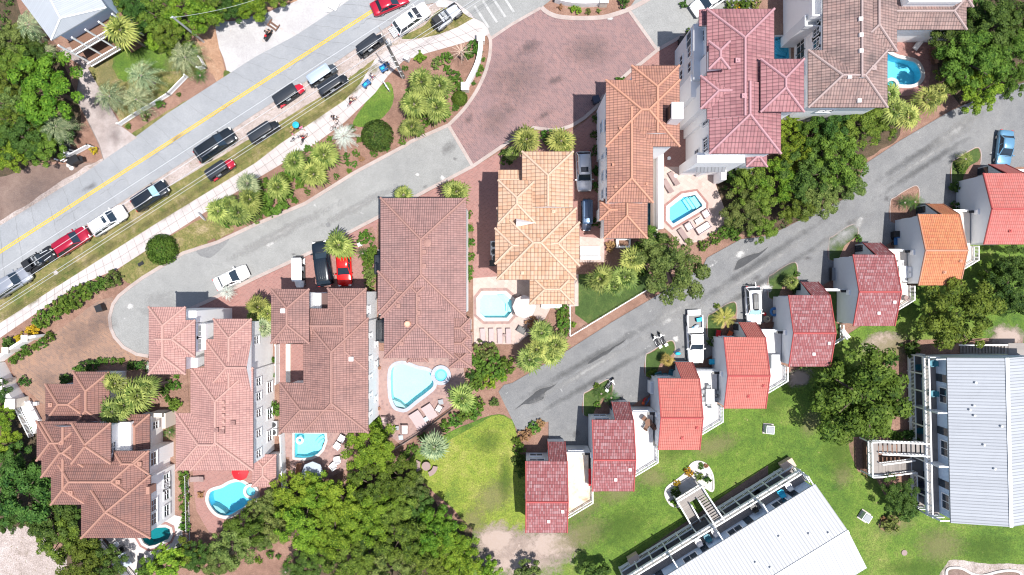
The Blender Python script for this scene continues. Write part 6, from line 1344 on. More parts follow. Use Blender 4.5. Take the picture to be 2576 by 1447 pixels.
# deck furniture on the townhouses (deck height 2.9)
def dk(x, y, z): g = G(x, y, z); return (g.x, g.y, z)
e = table(1782, 995, 0, 'glass dining table on the coral townhouse deck', 1.0, 1.75, .72, 'light_grey', 'black', loc=dk(1782, 995, 2.9))
for k, (a, b, r) in enumerate([(1768, 985, 0), (1768, 1003, 0), (1797, 985, 180), (1797, 1003, 180), (1780, 973, -90), (1781, 1017, 90)]): chair(a, b, r, f'dark framed dining chair, {["upper left","lower left","upper right","lower right","top end","bottom end"][k]} of the glass dining table', 'grey_plastic', 'black', .85, loc=dk(a, b, 2.9), group='deck dining chairs')
table(1629, 1060, 0, 'round red topped table on second townhouse deck', .9, .9, .7, 'brown', 'black', True, loc=dk(1629, 1060, 2.9))
for k, (a, b, r) in enumerate([(1620, 1052, -40), (1641, 1070, 130), (1624, 1072, 60)]): chair(a, b, r, f'brown chair, {["upper left","right","lower"][k]} of the round red topped table', 'brown', 'black', loc=dk(a, b, 2.9))
e = table(2264, 683, 0, 'white dining table on the deck beside bright orange roof', .9, 1.3, .72, 'trim', 'trim', loc=dk(2264, 683, 2.9))
for k, (a, b, r) in enumerate([(2258, 665, -90), (2274, 678, 180), (2274, 692, 180), (2266, 700, 90)]): chair(a, b, r, f'white chair, {["top","upper right","lower right","bottom"][k]} of white deck dining table', 'trim', loc=dk(a, b, 2.9))
e = empty('deck_box', dk(1945, 909, 2.9), 0, 'grey storage box on the white deck of coral townhouse', 'storage box'); m = MB(); m.box((0, 0, .4), (.95, 1.7, .8)); m.build('box', M['grey_plastic'], e); m = MB(); m.box((0, 0, .84), (1.0, 1.75, .07)); m.build('lid', M['light_grey'], e)
chair(2275, 749, 60, 'dark wicker chair on the deck beside the oak trees', 'taupe', loc=dk(2275, 749, 2.9))
e = empty('deck_bench', dk(1483, 1198, 2.9), 90, 'red bench at the grey wall on the stained deck', 'bench'); e.rotation_euler.z = R(90); m = MB(); m.box((0, 0, .42), (2.0, .35, .07)); m.build('seat', M['red'], e); legs(e, [(-.8, -.1), (.8, -.1), (-.8, .1), (.8, .1)], .4, .03, 'brown')
m = empty('barbecue', dk(2117, 790, 1.0), 0, 'black covered grill on the green turf patio', 'grill'); b = MB(); b.box((0, 0, .6), (.7, 1.1, 1.1), 0, 0, .8); b.build('cover', M['black'], m); b = MB(); b.box((0, -.9, .4), (.6, .6, .7), 0, 0, .8); b.build('side_cover', M['black'], m)
m = empty('kettle_grill', dk(2113, 752, 1.0), 0, 'bright blue round lid of a drum on turf patio', 'drum'); b = MB(); b.cyl((0, 0, .0), .3, .8, 18); b.build('drum', M['grey_plastic'], m); b = MB(); b.cyl((0, 0, .8), .36, .08, 20, r2=.3); b.build('lid', M['blue'], m)
lounger(2112, 838, 130, 'grey sling chair folded on the turf patio corner', 'light_grey', 'light_grey', .6, 1.5, .2, z=1.05)
# things round the parked cars
def bits(name, label, cat, x, y, ang, parts, z=.13):
    e = empty(name, *at(x, y, ang, z), label, cat)
    for nm, mat, f in parts: m = MB(); f(m); m.build(nm, M[mat], e, True if nm in ('tube', 'ball') else False)
    return e
bits('inflatable_ring', 'big blue inflatable ring leaning by the grey wall of a townhouse', 'inflatable', 1941, 784, 0, [('tube', 'blue', lambda m: m.ring((0, 0, .5), .42, .17, 'z', 24, 10))], .4)
bits('ball', 'red ball lying beside the white estate car', 'ball', 1921, 790, 0, [('ball', 'red', lambda m: m.ball((0, 0, .22), .22, 14, 8))])
bits('garden_hose', 'coiled pale hose on the driveway by the blue ring', 'hose', 1928, 803, 0, [('coil', 'cream', lambda m: [m.ring((k * .03, k * .02, .04 + k * .03), .4 - k * .06, .02, 'z', 20, 5) for k in range(4)])])
bits('firewood_pile', 'pile of brown scraps against the low white wall', 'pile', 1940, 816, 0, [('logs', 'brown', lambda m: [m.tube([(-.4 + .1 * k, -.3, .1 + .05 * (k % 3)), (-.35 + .1 * k, .3, .15 + .04 * (k % 2))], .07, 7) for k in range(8)])])
bits('cooler', 'blue cooler box on black floor of the pickup bed', 'cooler', 1752, 803, 10, [('box', 'blue', lambda m: m.box((0, 0, .2), (.7, .45, .4))), ('lid', 'sky', lambda m: m.box((0, 0, .44), (.72, .47, .08)))], 1.0)
bits('beach_bag', 'pale blue cloth bag in the pickup bed', 'bag', 1745, 820, 30, [('bag', 'grey_canvas', lambda m: m.ball((0, 0, .2), .3, 10, 6, sc=(1.3, .8, .7)))], 1.0); bits('beach_towel', 'sky blue towel thrown in the front of the pickup bed', 'towel', 1737, 825, 40, [('cloth', 'sky', lambda m: m.ball((0, 0, .12), .28, 10, 6, sc=(1.3, .7, .4)))], 1.0)
bits('beach_toys', 'blue beach gear in front of the coral townhouse driveway', 'beach gear', 1704, 889, 0, [('bundle', 'sky', lambda m: m.ball((0, 0, .18), .3, 10, 6, sc=(1.2, .7, .6))), ('board', 'navy', lambda m: m.box((-.1, .3, .08), (.9, .3, .06), .5))])
for k, (a, b) in enumerate([(1803, 836), (1832, 838)]): chair(a, b, 80 - k * 20, f'black chair with {["red","orange"][k]} cloth in front of coral townhouse', ['red', 'orange'][k], 'black', 1.2)
for k, (a, b) in enumerate([(1654, 943), (1686, 938)]): chair(a, b, -70 - k * 40, f'teal garden chair, {["left","right"][k]} of the pair beside a planted island', 'teal', s=1.3)
table(1671, 943, 0, 'small dark table between two teal garden chairs', .5, .5, .45, 'teal', 'teal')
bits('toy_bikes', 'pile of blue and red toy bikes at the grey gable wall', 'toys', 1627, 1008, 60, [('bike', 'blue', lambda m: (m.ring((-.3, 0, .3), .28, .03, 'y', 16, 5), m.ring((.4, 0, .3), .28, .03, 'y', 16, 5), m.tube([(-.3, 0, .3), (0, 0, .7), (.4, 0, .3)], .05))), ('trike', 'red', lambda m: (m.ring((0, .45, .25), .22, .04, 'y', 16, 5), m.tube([(-.3, .45, .3), (.2, .45, .6)], .06))), ('ball', 'orange', lambda m: m.ball((-.5, .3, .2), .2, 12, 8))])
bits('utility_cabinet', 'tall white cabinet against the gable of a coral townhouse', 'cabinet', 1634, 970, 0, [('cabinet', 'trim', lambda m: m.box((0, 0, .9), (.6, 1.5, 1.8))), ('door', 'light_grey', lambda m: m.box((0, 0, 1.83), (.45, 1.2, .05)))])
bits('bin', 'blue topped bin beside the driveway wall', 'bin', 1785, 908, 0, [('bin', 'grey_plastic', lambda m: m.box((0, 0, .45), (.55, .55, .9), 0, 0, 1.1)), ('lid', 'sky', lambda m: m.box((0, 0, .95), (.65, .65, .08)))])
bits('cargo_trike', 'blue wheeled trolley and bin against the orange roofed house wall', 'trolley', 2249, 607, 0, [('frame', 'blue', lambda m: (m.box((0, 0, .5), (.7, 1.0, .12)), m.box((0, .4, .8), (.6, .1, .6)))), ('wheels', 'rubber', lambda m: [m.ring((a, b, .25), .2, .05, 'x', 14, 6) for a in (-.4, .4) for b in (-.35, .35)])])
bits('bin', 'black wheeled bin standing above the blue trolley', 'bin', 2245, 591, 0, [('bin', 'black', lambda m: m.box((0, 0, .5), (.6, .65, 1.0), 0, 0, 1.12)), ('lid', 'black', lambda m: m.box((0, 0, 1.05), (.72, .78, .07)))])
bits('swing_bench', 'grey lounge chair lying near the oak shaded townhouse wall', 'chair', 2090, 690, 90, [('seat', 'grey_plastic', lambda m: m.box((0, 0, .4), (1.6, .6, .1))), ('back', 'black', lambda m: m.box((0, .35, .6), (1.6, .1, .5)))])
# bins and boxes along the streets
def wbin(x, y, ang, label, mat='black', s=1.0): bits('wheeled_bin', label, 'bin', x, y, ang, [('bin', mat, lambda m: m.box((0, 0, .5 * s), (.58 * s, .62 * s, 1.0 * s), 0, 0, 1.12)), ('lid', mat, lambda m: m.box((.02, 0, 1.04 * s), (.7 * s, .74 * s, .08))), ('wheel', 'rubber', lambda m: [m.ring((-.3 * s, b, .12), .09, .04, 'y', 12, 5) for b in (-.26, .26)])])
wbin(263, 775, 20, 'black bin standing on brown pavers beside the cul-de-sac kerb', s=1.15); wbin(1497, 256, 20, 'dark blue bin in the building shade at the brick circle kerb', 'navy', 1.15); wbin(1712, 108, 5, 'black bin, upper of the pair at the white west wall', s=1.1); wbin(1712, 126, 5, 'black bin, lower of the pair at the white west wall', s=1.1)
wbin(204, 405, 30, 'black bin lying beside the white enclosure by the road', s=1.2); wbin(193, 412, 60, 'black bin, left of the cluster below white enclosure', s=1.1); wbin(186, 372, 30, 'black bin standing inside the white enclosure', s=1.4); wbin(214, 403, 10, 'black bin, right of the cluster below white enclosure', s=.8); wbin(1239, 663, 0, 'black bin below the column of air conditioners')
for k, (x, y, a, lb) in enumerate(((2172, 1415 - 118, -33, 'grey green transformer box on the lawn near bottom apartment roof'), (1931, 1078, -5, 'grey green transformer box on the lawn near coral townhouses'))):
    bits('transformer_box', lb, 'utility box', x, y, a, [('cabinet', 'light_grey', lambda m: m.box((0, 0, .45), (1.0, 1.0, .9))), ('lid', 'grey_plastic', lambda m: m.box((0, 0, .93), (.9, .9, .06), 0, 0, .8)), ('pad', 'concrete', lambda m: m.box((0, 0, .04), (1.3, 1.3, .08)))], .09)
bits('utility_cabinet', 'white utility cabinet at sidewalk edge near the pole', 'cabinet', 1026, 152, -25, [('cabinet', 'trim', lambda m: m.box((0, 0, .55), (.6, .55, 1.1))), ('lid', 'light_grey', lambda m: m.box((0, 0, 1.13), (.66, .6, .06)))])
bits('storage_box', 'tan wooden box at the lower left corner of railed deck', 'box', 1592, 1401, 31, [('box', 'tan_box', lambda m: m.box((0, 0, .45), (1.4, 1.0, .9))), ('lid', 'tan_box', lambda m: m.box((0, 0, .93), (1.45, 1.05, .06)))])
bits('storage_box', 'tan wooden box at the upper right end of railed deck', 'box', 1975, 1165, 31, [('box', 'tan_box', lambda m: m.box((0, 0, .45), (1.6, 1.1, .9))), ('lid', 'tan_box', lambda m: m.box((0, 0, .93), (1.65, 1.15, .06)))])
bits('sign_panel', 'white sign board lying on the round lawn edge', 'sign', 974, 220, -57, [('board', 'light_grey', lambda m: m.box((0, 0, .45), (1.4, .12, .9))), ('post', 'steel', lambda m: m.box((0, 0, .3), (.12, .3, .6)))])
bits('surfboard', 'white board standing at the left end of the palm row', 'board', 514, 546, -50, [('board', 'trim', lambda m: m.ball((0, 0, .6), .6, 14, 8, sc=(1.2, .1, .9)))])
bits('garden_cabinet', 'small white box in the planted bed near red car', 'utility box', 908, 616, 20, [('box', 'trim', lambda m: m.box((0, 0, .3), (.5, .4, .6))), ('lid', 'light_grey', lambda m: m.box((0, 0, .62), (.54, .44, .05)))])
e = empty('porch_swing', *at(686, 58, 55, .1), 'wooden garden seat and grey box beside the pale gravel', 'seat'); m = MB(); m.box((-.1, .62, .5), (1.1, .7, .9)); m.build('box', M['grey_plastic'], e)
for k in range(4): m = MB(); m.bar((-.6 + k * .12 + .2 * (k > 1), -1.1, .3), (-.6 + k * .12 + .2 * (k > 1), .5, .31), .09, .08); m.build('slat', M['brown'], e)
m = MB(); m.bar((-.7, -1.0, .22), (.3, -1.0, .221), .1, .1); m.bar((-.7, .2, .22), (.3, .2, .221), .1, .1); m.build('frame', M['brown'], e)
bits('board_stack', 'bright white sheet of panels lying at the road edge', 'panels', 838, 11, 33, [('panel', 'trim', lambda m: m.box((0, 0, .12), (1.3, 1.6, .16), .5)), ('batten', 'trim', lambda m: (m.bar((-1.2, -.5, .1), (-.9, .6, .1), .06, .05), m.bar((-1.0, -.6, .1), (-.7, .5, .1), .06, .05), m.bar((-1.2, -.5, .1), (-.7, -.7, .1), .06, .05)))])
# apartment balcony furniture
for A, it in ((AE, [(-.9, .5, 3.6, 'teal'), (-1.7, .4, .6, 'teal'), (-4.5, .5, 3.6, 'teal'), (-9.6, .4, .6, 'teal'), (-11.9, .4, .6, 'teal'), (-16.2, .4, .6, 'navy'), (-17.4, .4, .6, 'navy')]), (AS, [(-2.4, .5, 3.6, 'light_grey'), (-3.6, .3, 3.6, 'sky'), (-7.3, .5, 3.6, 'black'), (-12.8, .5, 3.6, 'cushion'), (-13.9, .4, 3.6, 'teal'), (-15.1, .5, 3.6, 'cushion'), (-5.5, .5, .6, 'black'), (-19, .5, .6, 'navy')])):
    nm = 'right' if A is AE else 'bottom'
    for k, (a, b, z, mt) in enumerate(it):
        p = in_apt(A, a, b, z); w_ = {3.6: 'upper', .6: 'lower'}[z]; same = [q for q in it if q[2] == z]
        chair(0, 0, math.degrees(A[2]) + 90, f'{mt.replace("_"," ")} chair, number {same.index((a,b,z,mt))+1} along {w_} balcony of {nm} apartment block'.replace('cushion chair', 'cream chair').replace('number 1 ', 'first ').replace('number 2 ', 'second ').replace('number 3 ', 'third ').replace('number 4 ', 'fourth ').replace('number 5 ', 'fifth ').replace('number 6 ', 'sixth '), mt, s=1.15, loc=tuple(p))
# ---------------------------------------------------------------- fences, walls, poles, wires
def fence(name, pts, h, label, mat='trim', gap=.13, step=2.2, thick=.04, rails=True, cat='fence', z0=.0, solid=False):
    p = P2(pts); e = empty(name, (p[0][0], p[0][1], z0), 0, label, cat); o = V(p[0][0], p[0][1], 0); mb = MB()
    for a, b in zip(p, p[1:]):
        a, b = V(*a) - o, V(*b) - o; l = (b - a).length
        if solid: mb.bar(a + V(0, 0, h / 2 + .03), b + V(0, 0, h / 2 + .031), thick, h - .06)
        else:
            n = max(1, int(l / gap))
            for k in range(n): q = a + (b - a) * ((k + .5) / n); mb.bar(q + V(0, 0, .06), q + V(0, 0, h - .05), thick * 2, thick)
        for z in (.18, h - .12): mb.bar(a + V(0, 0, z), b + V(0, 0, z + .0005), .09 if thick > .03 else .04, .08)
        m = max(1, round(l / step))
        for k in range(m + 1): q = a + (b - a) * (k / m); t = .13 if thick > .03 else .05; r = MB(); r.bar(q, q + V(0, 0, h + .06), t, t); r.box((q.x, q.y, h + .08), (t * 1.4, t * 1.4, .05)); r.build('post', M[mat], e)
    mb.build('panel', M[mat], e); return e
fence('picket_fence', [(307, 316), (345, 291), (385, 268), (430, 240), (474, 195)], 1.1, 'curved white picket fence along the front lawn of the top left house', thick=.05, gap=.11)
fence('picket_fence', [(505, 176), (521, 172), (509, 150)], 1.1, 'short white picket corner beside the blue palm', thick=.05, gap=.11)
fence('lane_fence', [(1433, 846), (1633, 725)], 1.0, 'straight white rail fence between villa lawn and grey lane', gap=.8, thick=.02); fence('lane_fence', [(1433, 846), (1433, 768)], 1.0, 'short white rail fence running down to the lane corner', gap=.8, thick=.02)
fence('deck_fence', [(257, 1356), (340, 1455)], 1.6, 'white board fence at the lower left villa terrace', gap=.12, thick=.06); fence('iron_fence', [(268, 1356), (352, 1455)], 1.1, 'thin black rail fence parallel to the white board fence', 'black', .14, 2.4, .02)
fence('iron_fence', [(980, 1135), (1060, 1085), (1140, 1026)], 1.2, 'dark iron railing along the edge of the teardrop pool terrace', 'black', .12, 2.4, .022); fence('iron_fence', [(870, 1205), (980, 1137)], 1.2, 'dark iron railing below the light green tree', 'black', .12, 2.4, .022)
fence('chain_fence', [(475, 1192), (479, 1370)], 1.2, 'thin grey fence between the two lower left pools', 'light_grey', .2, 2.5, .015); fence('panel_fence', [(704, 866), (704, 962)], 1.7, 'white panel fence beside the sunken brick terrace', solid=True, thick=.07); fence('panel_fence', [(716, 1088), (722, 1228)], 1.8, 'white panel fence along the half moon pool yard', solid=True, thick=.09)
fence('enclosure_fence', [(166, 365), (178, 358), (193, 386), (180, 394), (166, 365)], 1.3, 'white boxed bin enclosure by the road', solid=True, thick=.06); fence('enclosure_fence', [(180, 396), (232, 368), (240, 372)], 1.1, 'white fence arm reaching from the bin enclosure', solid=True, thick=.06); fence('enclosure_fence', [(151, 404), (161, 409), (174, 401), (166, 390)], .9, 'small white slatted fence below the palm by the road', gap=.2)
fence('apartment_fence', [(1600, 1398), (1765, 1300)], 1.0, 'low brown fence along the bottom apartment walkway, left stretch', 'brown', .4, 2.4, .03); fence('apartment_fence', [(1830, 1262), (1975, 1172)], 1.0, 'low brown fence along the bottom apartment walkway, right stretch', 'brown', .4, 2.4, .03)
fence('metal_railing', [(2095, 1110), (2168, 1114), (2170, 1196)][1:], 1.0, 'dark rail at the foot of the outer stair landing', 'brown', .15, 2.0, .03)
def garden_wall(name, pts, h, w, label, mat='stucco', capm='stucco_cream', piers=()):
    p = P2(pts); e = empty(name, (p[0][0], p[0][1], 0), 0, label, 'wall'); p = [(x - p[0][0], y - p[0][1]) for x, y in p]; a, b = offset(p, w / 2, False), offset(p, -w / 2, False); m = MB()
    m.prism(a + b[::-1], 0, h); m.build('wall', M[mat], e)
    for i in piers: m = MB(); m.box((p[i][0], p[i][1], h / 2 + .12), (w + .35, w + .35, h + .24)); m.box((p[i][0], p[i][1], h + .28), (w + .5, w + .5, .08)); m.build('pier', M[capm], e)
garden_wall('entrance_wall', smooth([(1211, 104), (1208, 140), (1198, 175), (1172, 226)], 4, False), 1.3, .5, 'curved white entrance wall beside the brick circle', piers=(0, -1))
garden_wall('entrance_wall', smooth([(1396, 2), (1430, 10), (1470, 13), (1516, 10)], 4, False), 1.3, .6, 'curved white planter wall at the top edge', piers=(-1,))
garden_wall('garden_wall', [(4, 910), (45, 878), (92, 848), (115, 843)], 1.9, .3, 'white garden wall with square piers above the brown paver yard', piers=(0, 1, 2)); garden_wall('garden_wall', [(6, 914), (30, 960), (61, 1008)], 2.2, .75, 'white garden wall with tan pier caps on the left edge', piers=(1, 2))
e = empty('boardwalk', (0, 0, 0), 0, 'white timber ramp between left garden wall and terracotta villa', 'ramp'); m = MB(); m.prism(P2([(55, 1016), (80, 1008), (107, 1060), (92, 1090)]), .0, .5); m.build('deck', M['trim'], e); railing(e, [tuple(x) for x in P2([(53, 1016), (92, 1094)])], .5, .9); railing(e, [tuple(x) for x in P2([(82, 1006), (108, 1056)])], .5, .9)
bits('pool_pump', 'white box at the wall foot beside the boardwalk', 'utility box', 96, 1014, 0, [('box', 'trim', lambda m: m.box((0, 0, .2), (.5, .4, .4))), ('lid', 'light_grey', lambda m: m.box((0, 0, .42), (.54, .44, .05)))])
# poles
c = G(1016, 195); e = empty('utility_pole', (c.x, c.y, 0), 0, 'tall wooden utility pole rising from the mulch by the sidewalk', 'utility pole'); PH = 14.2
m = MB(); m.tube([(0, 0, 0), (0, 0, PH)], .2, 12, r1=.13); m.build('shaft', M['wood_pole'], e); wd = V(1, .646, 0).normalized(); wn_ = V(-wd.y, wd.x, 0)
m = MB(); m.bar(-wn_ * 1.2 + V(.0, 0, PH - .25) + wd * .18, wn_ * 1.2 + V(0, 0, PH - .25) + wd * .18, .1, .12); m.build('crossarm', M['wood_pole'], e)
for k in (-1.1, -.1, 1.1): m = MB(); q = wn_ * k + V(0, 0, PH - .2) + wd * .18; m.cyl((q.x, q.y, q.z), .06, .22, 8); m.build('insulator', M['light_grey'], e)
m = MB(); m.cyl((.36, -.1, PH - 2.2), .26, 1.0, 14); m.build('transformer', M['galv'], e); m = MB(); m.tube([(-.14, -.18, 0), (-.14, -.18, 9.0)], .05, 8)
for k in range(5): m.bar((-.25, -.18, 1.2 + k * 1.8), (.18, -.18, 1.2 + k * 1.8), .05, .08)
m.build('conduit', M['trim'], e)
c2 = G(512, 105); e = empty('utility_pole', (c2.x, c2.y, 0), 0, 'grey metal pole standing in straw at the gravel lot corner', 'utility pole'); m = MB(); m.tube([(0, 0, 0), (0, 0, 7.9)], .16, 12, r1=.11); m.build('shaft', M['galv'], e); m = MB(); m.bar((-.4, 0, 7.6), (.4, .1, 7.6), .08, .08); m.build('crossarm', M['galv'], e)
def wire(a, b, sag, label, r=.022, n=24):
    a, b = Vector(a), Vector(b); m = MB(); m.tube([a.lerp(b, k / n) - V(0, 0, sag * 4 * (k / n) * (1 - k / n)) for k in range(n + 1)], r, 5); tag(m.build('power_line', M['light_grey']), label, 'wire', 'overhead power lines')
top = V(c.x, c.y, PH + .05) + wd * .18
for k, nm in ((-1.1, 'lower right'), (-.1, 'middle'), (1.1, 'upper left')): wire(top + wn_ * k - wd * 75, top + wn_ * k + wd * 60, .0, f'{nm} of three parallel power lines over the parked cars')
b = V(c.x, c.y, 9.3); wire(b - wd * 75 - V(0, 0, .4), b + wd * 60, .3, 'single lower cable over the roadside grass strip', .022); wire(b + V(0, 0, -1.2) - wd * 75, b + V(0, 0, -1.2) + wd * 60, .3, 'lowest cable running above the sidewalk', .018)
wire((c2.x, c2.y, 7.7), G(640, 0, 8), .5, 'thin guy cable from the metal pole over the gravel', .015)
# ---------------------------------------------------------------- vegetation
import numpy as np
def np_mesh(name, verts, nper, mats):
    verts = np.asarray(verts, dtype=np.float32).reshape(-1, 3); n = len(verts) // nper
    me = bpy.data.meshes.new(name); me.vertices.add(len(verts)); me.vertices.foreach_set('co', verts.ravel())
    me.loops.add(len(verts)); me.loops.foreach_set('vertex_index', np.arange(len(verts), dtype=np.int32))
    me.polygons.add(n); me.polygons.foreach_set('loop_start', np.arange(0, n * nper, nper, dtype=np.int32)); me.polygons.foreach_set('loop_total', np.full(n, nper, dtype=np.int32))
    for m in mats: me.materials.append(m)
    me.update(calc_edges=True); return me
def unit(v): return v / (np.linalg.norm(v, axis=1, keepdims=True) + 1e-9)
def crown_verts(rs, blobs, per, size, flat=.62, up=.35, spread=1.0):
    """leaf clumps spread over many lobes; unit radius, centred at the origin"""
    out = []
    for b in range(blobs):
        d = rs.normal(size=3); d[2] = abs(d[2]) * 1.05 - .32; d /= np.linalg.norm(d); rad = rs.uniform(.32, .92) * spread
        c = d * rad; rb = rs.uniform(.11, .225); n = int(per * (rb / .21) ** 2)
        v = rs.normal(size=(n, 3)); v[:, 2] += .75; v = unit(v); p = c + v * rb * rs.uniform(.7, 1.05, (n, 1)); p[:, 2] *= flat
        nm = unit(v * 1.0 + rs.normal(size=(n, 3)) * .42 + np.array([0, 0, up])); t = unit(np.cross(nm, rs.normal(size=(n, 3)))); w = np.cross(nm, t)
        s = size * rs.uniform(.6, 1.25, (n, 1)); a = t * s; q = w * s * .55
        out.append(np.stack([p - a, p + q - a * .1, p + a, p - q - a * .1], 1))
    return np.concatenate(out)
PROTO = {}
def tree_meshes():
    for k in range(5):
        rs = np.random.RandomState(10 + k); PROTO['big%d' % k] = crown_verts(rs, 52, 250, .038)
    for k in range(4):
        rs = np.random.RandomState(30 + k); PROTO['mid%d' % k] = crown_verts(rs, 42, 85, .068, .7)
    for k in range(4):
        rs = np.random.RandomState(50 + k); PROTO['bush%d' % k] = crown_verts(rs, 34, 26, .13, .8, spread=.95)
    for k in range(2):
        rs = np.random.RandomState(70 + k); n = 4200; v = rs.normal(size=(n, 3)); v[:, 2] = np.abs(v[:, 2]) - .2; v = unit(v); p = v * rs.uniform(.70, 1.02, (n, 1)); p[:, 2] *= .85
        nm = unit(v + rs.normal(size=(n, 3)) * .4); t = unit(np.cross(nm, rs.normal(size=(n, 3)))); w = np.cross(nm, t); s = .06 * rs.uniform(.7, 1.3, (n, 1)); PROTO['ball%d' % k] = np.stack([p - t * s, p + w * s * .6, p + t * s, p - w * s * .6], 1)
tree_meshes(); MESH = {}
def pmesh(kind, mat):
    if (kind, mat) not in MESH: MESH[(kind, mat)] = PROTO[kind].mesh('crown', M[mat]) if isinstance(PROTO[kind], MB) else np_mesh('crown', PROTO[kind], 4, [M[mat]])
    return MESH[(kind, mat)]
def trunk_mesh():
    m = MB(); m.tube([(0, 0, 0), (.02, .01, .5), (0, 0, 1.0)], .085, 8, r1=.045); rr = random.Random(4)
    for k in range(6):
        a = k * 1.05; z = .55 + .07 * k; m.tube([(0, 0, z), (.3 * math.cos(a), .3 * math.sin(a), z + .22), (.62 * math.cos(a), .62 * math.sin(a), z + .36)], .035, 6, r1=.012)
    return m.mesh('trunk', M['bark'], True)
TRUNK = trunk_mesh(); rv = random.Random(11)
def link(name, me, parent, loc=(0, 0, 0), sc=(1, 1, 1), rz=0):
    o = bpy.data.objects.new(name, me); C.objects.link(o); o.parent = parent; o.location = loc; o.scale = sc; o.rotation_euler.z = rz; return o
def tree(x, y, r, mat, label, kind='big', hk=1.0, group=None, name='broadleaf_tree'):
    """r in sheet units, seen at the height of the crown's middle"""
    rm = r * .0525; zc = max(.9, rm * 1.15 * hk); rm *= (1 - zc / H); c = G(x, y, zc); e = empty(name, (c.x, c.y, 0), rv.uniform(0, 6.28), label, 'tree', group)
    t = link('trunk', TRUNK, e, (0, 0, 0), (rm, rm, zc)); n = {'big': 5, 'mid': 4, 'bush': 4}[kind]
    f = rv.uniform(.92, 1.1); link('crown', pmesh(kind + str(rv.randrange(n)), mat), e, (0, 0, zc), (rm * 1.08 * f, rm * 1.08 / f, rm * 1.05)); return e
def shrub(x, y, r, mat, label, kind='bush', group=None, name='shrub', cat='shrub'):
    rm = r * .056; z = rm * .55; c = G(x, y, z); n = {'bush': 4, 'ball': 2, 'mid': 4}[kind]
    o = bpy.data.objects.new(name, pmesh(kind + str(rv.randrange(n)), mat)); C.objects.link(o); o.location = (c.x, c.y, z if kind != 'ball' else rm * .35); o.scale = (rm * 1.06, rm * 1.06, rm * rv.uniform(.9, 1.1)); o.rotation_euler.z = rv.uniform(0, 6.28); return tag(o, label, cat, group)
# ---- palms
def fan_palm(seed, n=24, droop=1.0, leaflets=9):
    rs = random.Random(seed); m = MB()
    for k in range(n):
        t = k / n; el = R(78 - 100 * t ** .8) + rs.uniform(-.12, .12); az = k * 2.39996 + rs.uniform(-.25, .25); pl = rs.uniform(.20, .40) * (.45 + .55 * t); ll = rs.uniform(.55, .74) * (.75 + .25 * t)
        d = V(math.cos(az) * math.cos(el), math.sin(az) * math.cos(el), math.sin(el)); side = V(-math.sin(az), math.cos(az), 0); up = d.cross(side)
        if up.z < 0: up = -up
        h = d * pl; w = side * .014; b = len(m.v); m.v += [tuple(h), tuple(-w), tuple(w)]; m.f.append((b, b + 1, b + 2)); m.m.append(0); m.uv.append(None)
        for j in range(leaflets):
            a = R(-72 + 144 * j / (leaflets - 1)) + rs.uniform(-.05, .05); dd = (d * math.cos(a) + side * math.sin(a)).normalized(); l = ll * (1 - .25 * abs(a) / 1.7) * rs.uniform(.8, 1.08)
            q = h + dd * l * .6 + up * (.08 * l); tip = h + dd * l + V(0, 0, -.20 * droop * l * (1 + t)); s = dd.cross(up).normalized() * .042; c = len(m.v)
            m.v += [tuple(q - s), tuple(tip), tuple(q + s)]; m.f.append((b, c, c + 1, c + 2)); m.m.append(0); m.uv.append(None)
    return m
def feather_palm(seed, n=22, lf=13, droop=.8, wid=.042, ll=.24, stiff=False):
    rs = random.Random(seed); F = []
    for k in range(n):
        t = k / n; el = R(68 - 70 * t) + rs.uniform(-.1, .1); az = k * 2.39996 + rs.uniform(-.2, .2); ln = rs.uniform(.88, 1.08); hz = V(math.cos(az), math.sin(az), 0); side = V(-math.sin(az), math.cos(az), 0)
        def P(s): e = el - droop * s * s * 1.3; return hz * (ln * s * math.cos(el * (1 - .5 * s))) + V(0, 0, ln * s * math.sin(e) * .75)
        for j in range(6):
            a, b = P(j / 6), P((j + 1) / 6); w = side * .014 * (1 - j / 8); F.append([a - w, a + w, b + w, b - w])
        for j in range(lf):
            s = .22 + .78 * j / (lf - 1); p = P(s); tg = (P(min(1, s + .03)) - P(s - .03)).normalized(); l = ll * (1 - .6 * abs(s - .5) * 1.4)
            for q in (-1, 1):
                dd = (side * q * .8 + tg * .75 + V(0, 0, -.1 if stiff else -.35 * rs.random())).normalized(); u = tg * wid; m = p + dd * l * .5 + V(0, 0, .03); F.append([p, m - u * .5, p + dd * l + V(0, 0, 0 if stiff else -.06), m + u * .5])
    return np.array([[tuple(p) for p in f] for f in F])
for k in range(5): PROTO['fan%d' % k] = fan_palm(100 + k)
for k in range(3): PROTO['feather%d' % k] = feather_palm(200 + k)
for k in range(2): PROTO['sago%d' % k] = feather_palm(300 + k, 26, 18, .35, .02, .2, True)
PROTO['dead0'] = feather_palm(400, 16, 10, .25, .012, .14, True)
def ptrunk():
    m = MB(); m.tube([(0, 0, 0), (0, 0, .5), (0, 0, 1)], .16, 9, r1=.13); return m.mesh('trunk', M['palm_bark'], True)
PTR = ptrunk()
def palm(x, y, r, label, kind='fan', mat='palm', h=4.2, group=None, name='fan_palm', cat='palm'):
    c = G(x, y, h); rm = r * (.055 if kind == 'fan' else .052) * (1 - h / H); e = empty(name, (c.x, c.y, 0), rv.uniform(0, 6.28), label, cat, group); n = len([q for q in PROTO if q.startswith(kind)])
    link('trunk', PTR, e, (0, 0, 0), (1, 1, h)); link('crown', pmesh(kind + str(rv.randrange(n)), mat), e, (0, 0, h - .1), (rm * 1.05, rm * 1.05, rm * rv.uniform(.85, 1.0))); return e
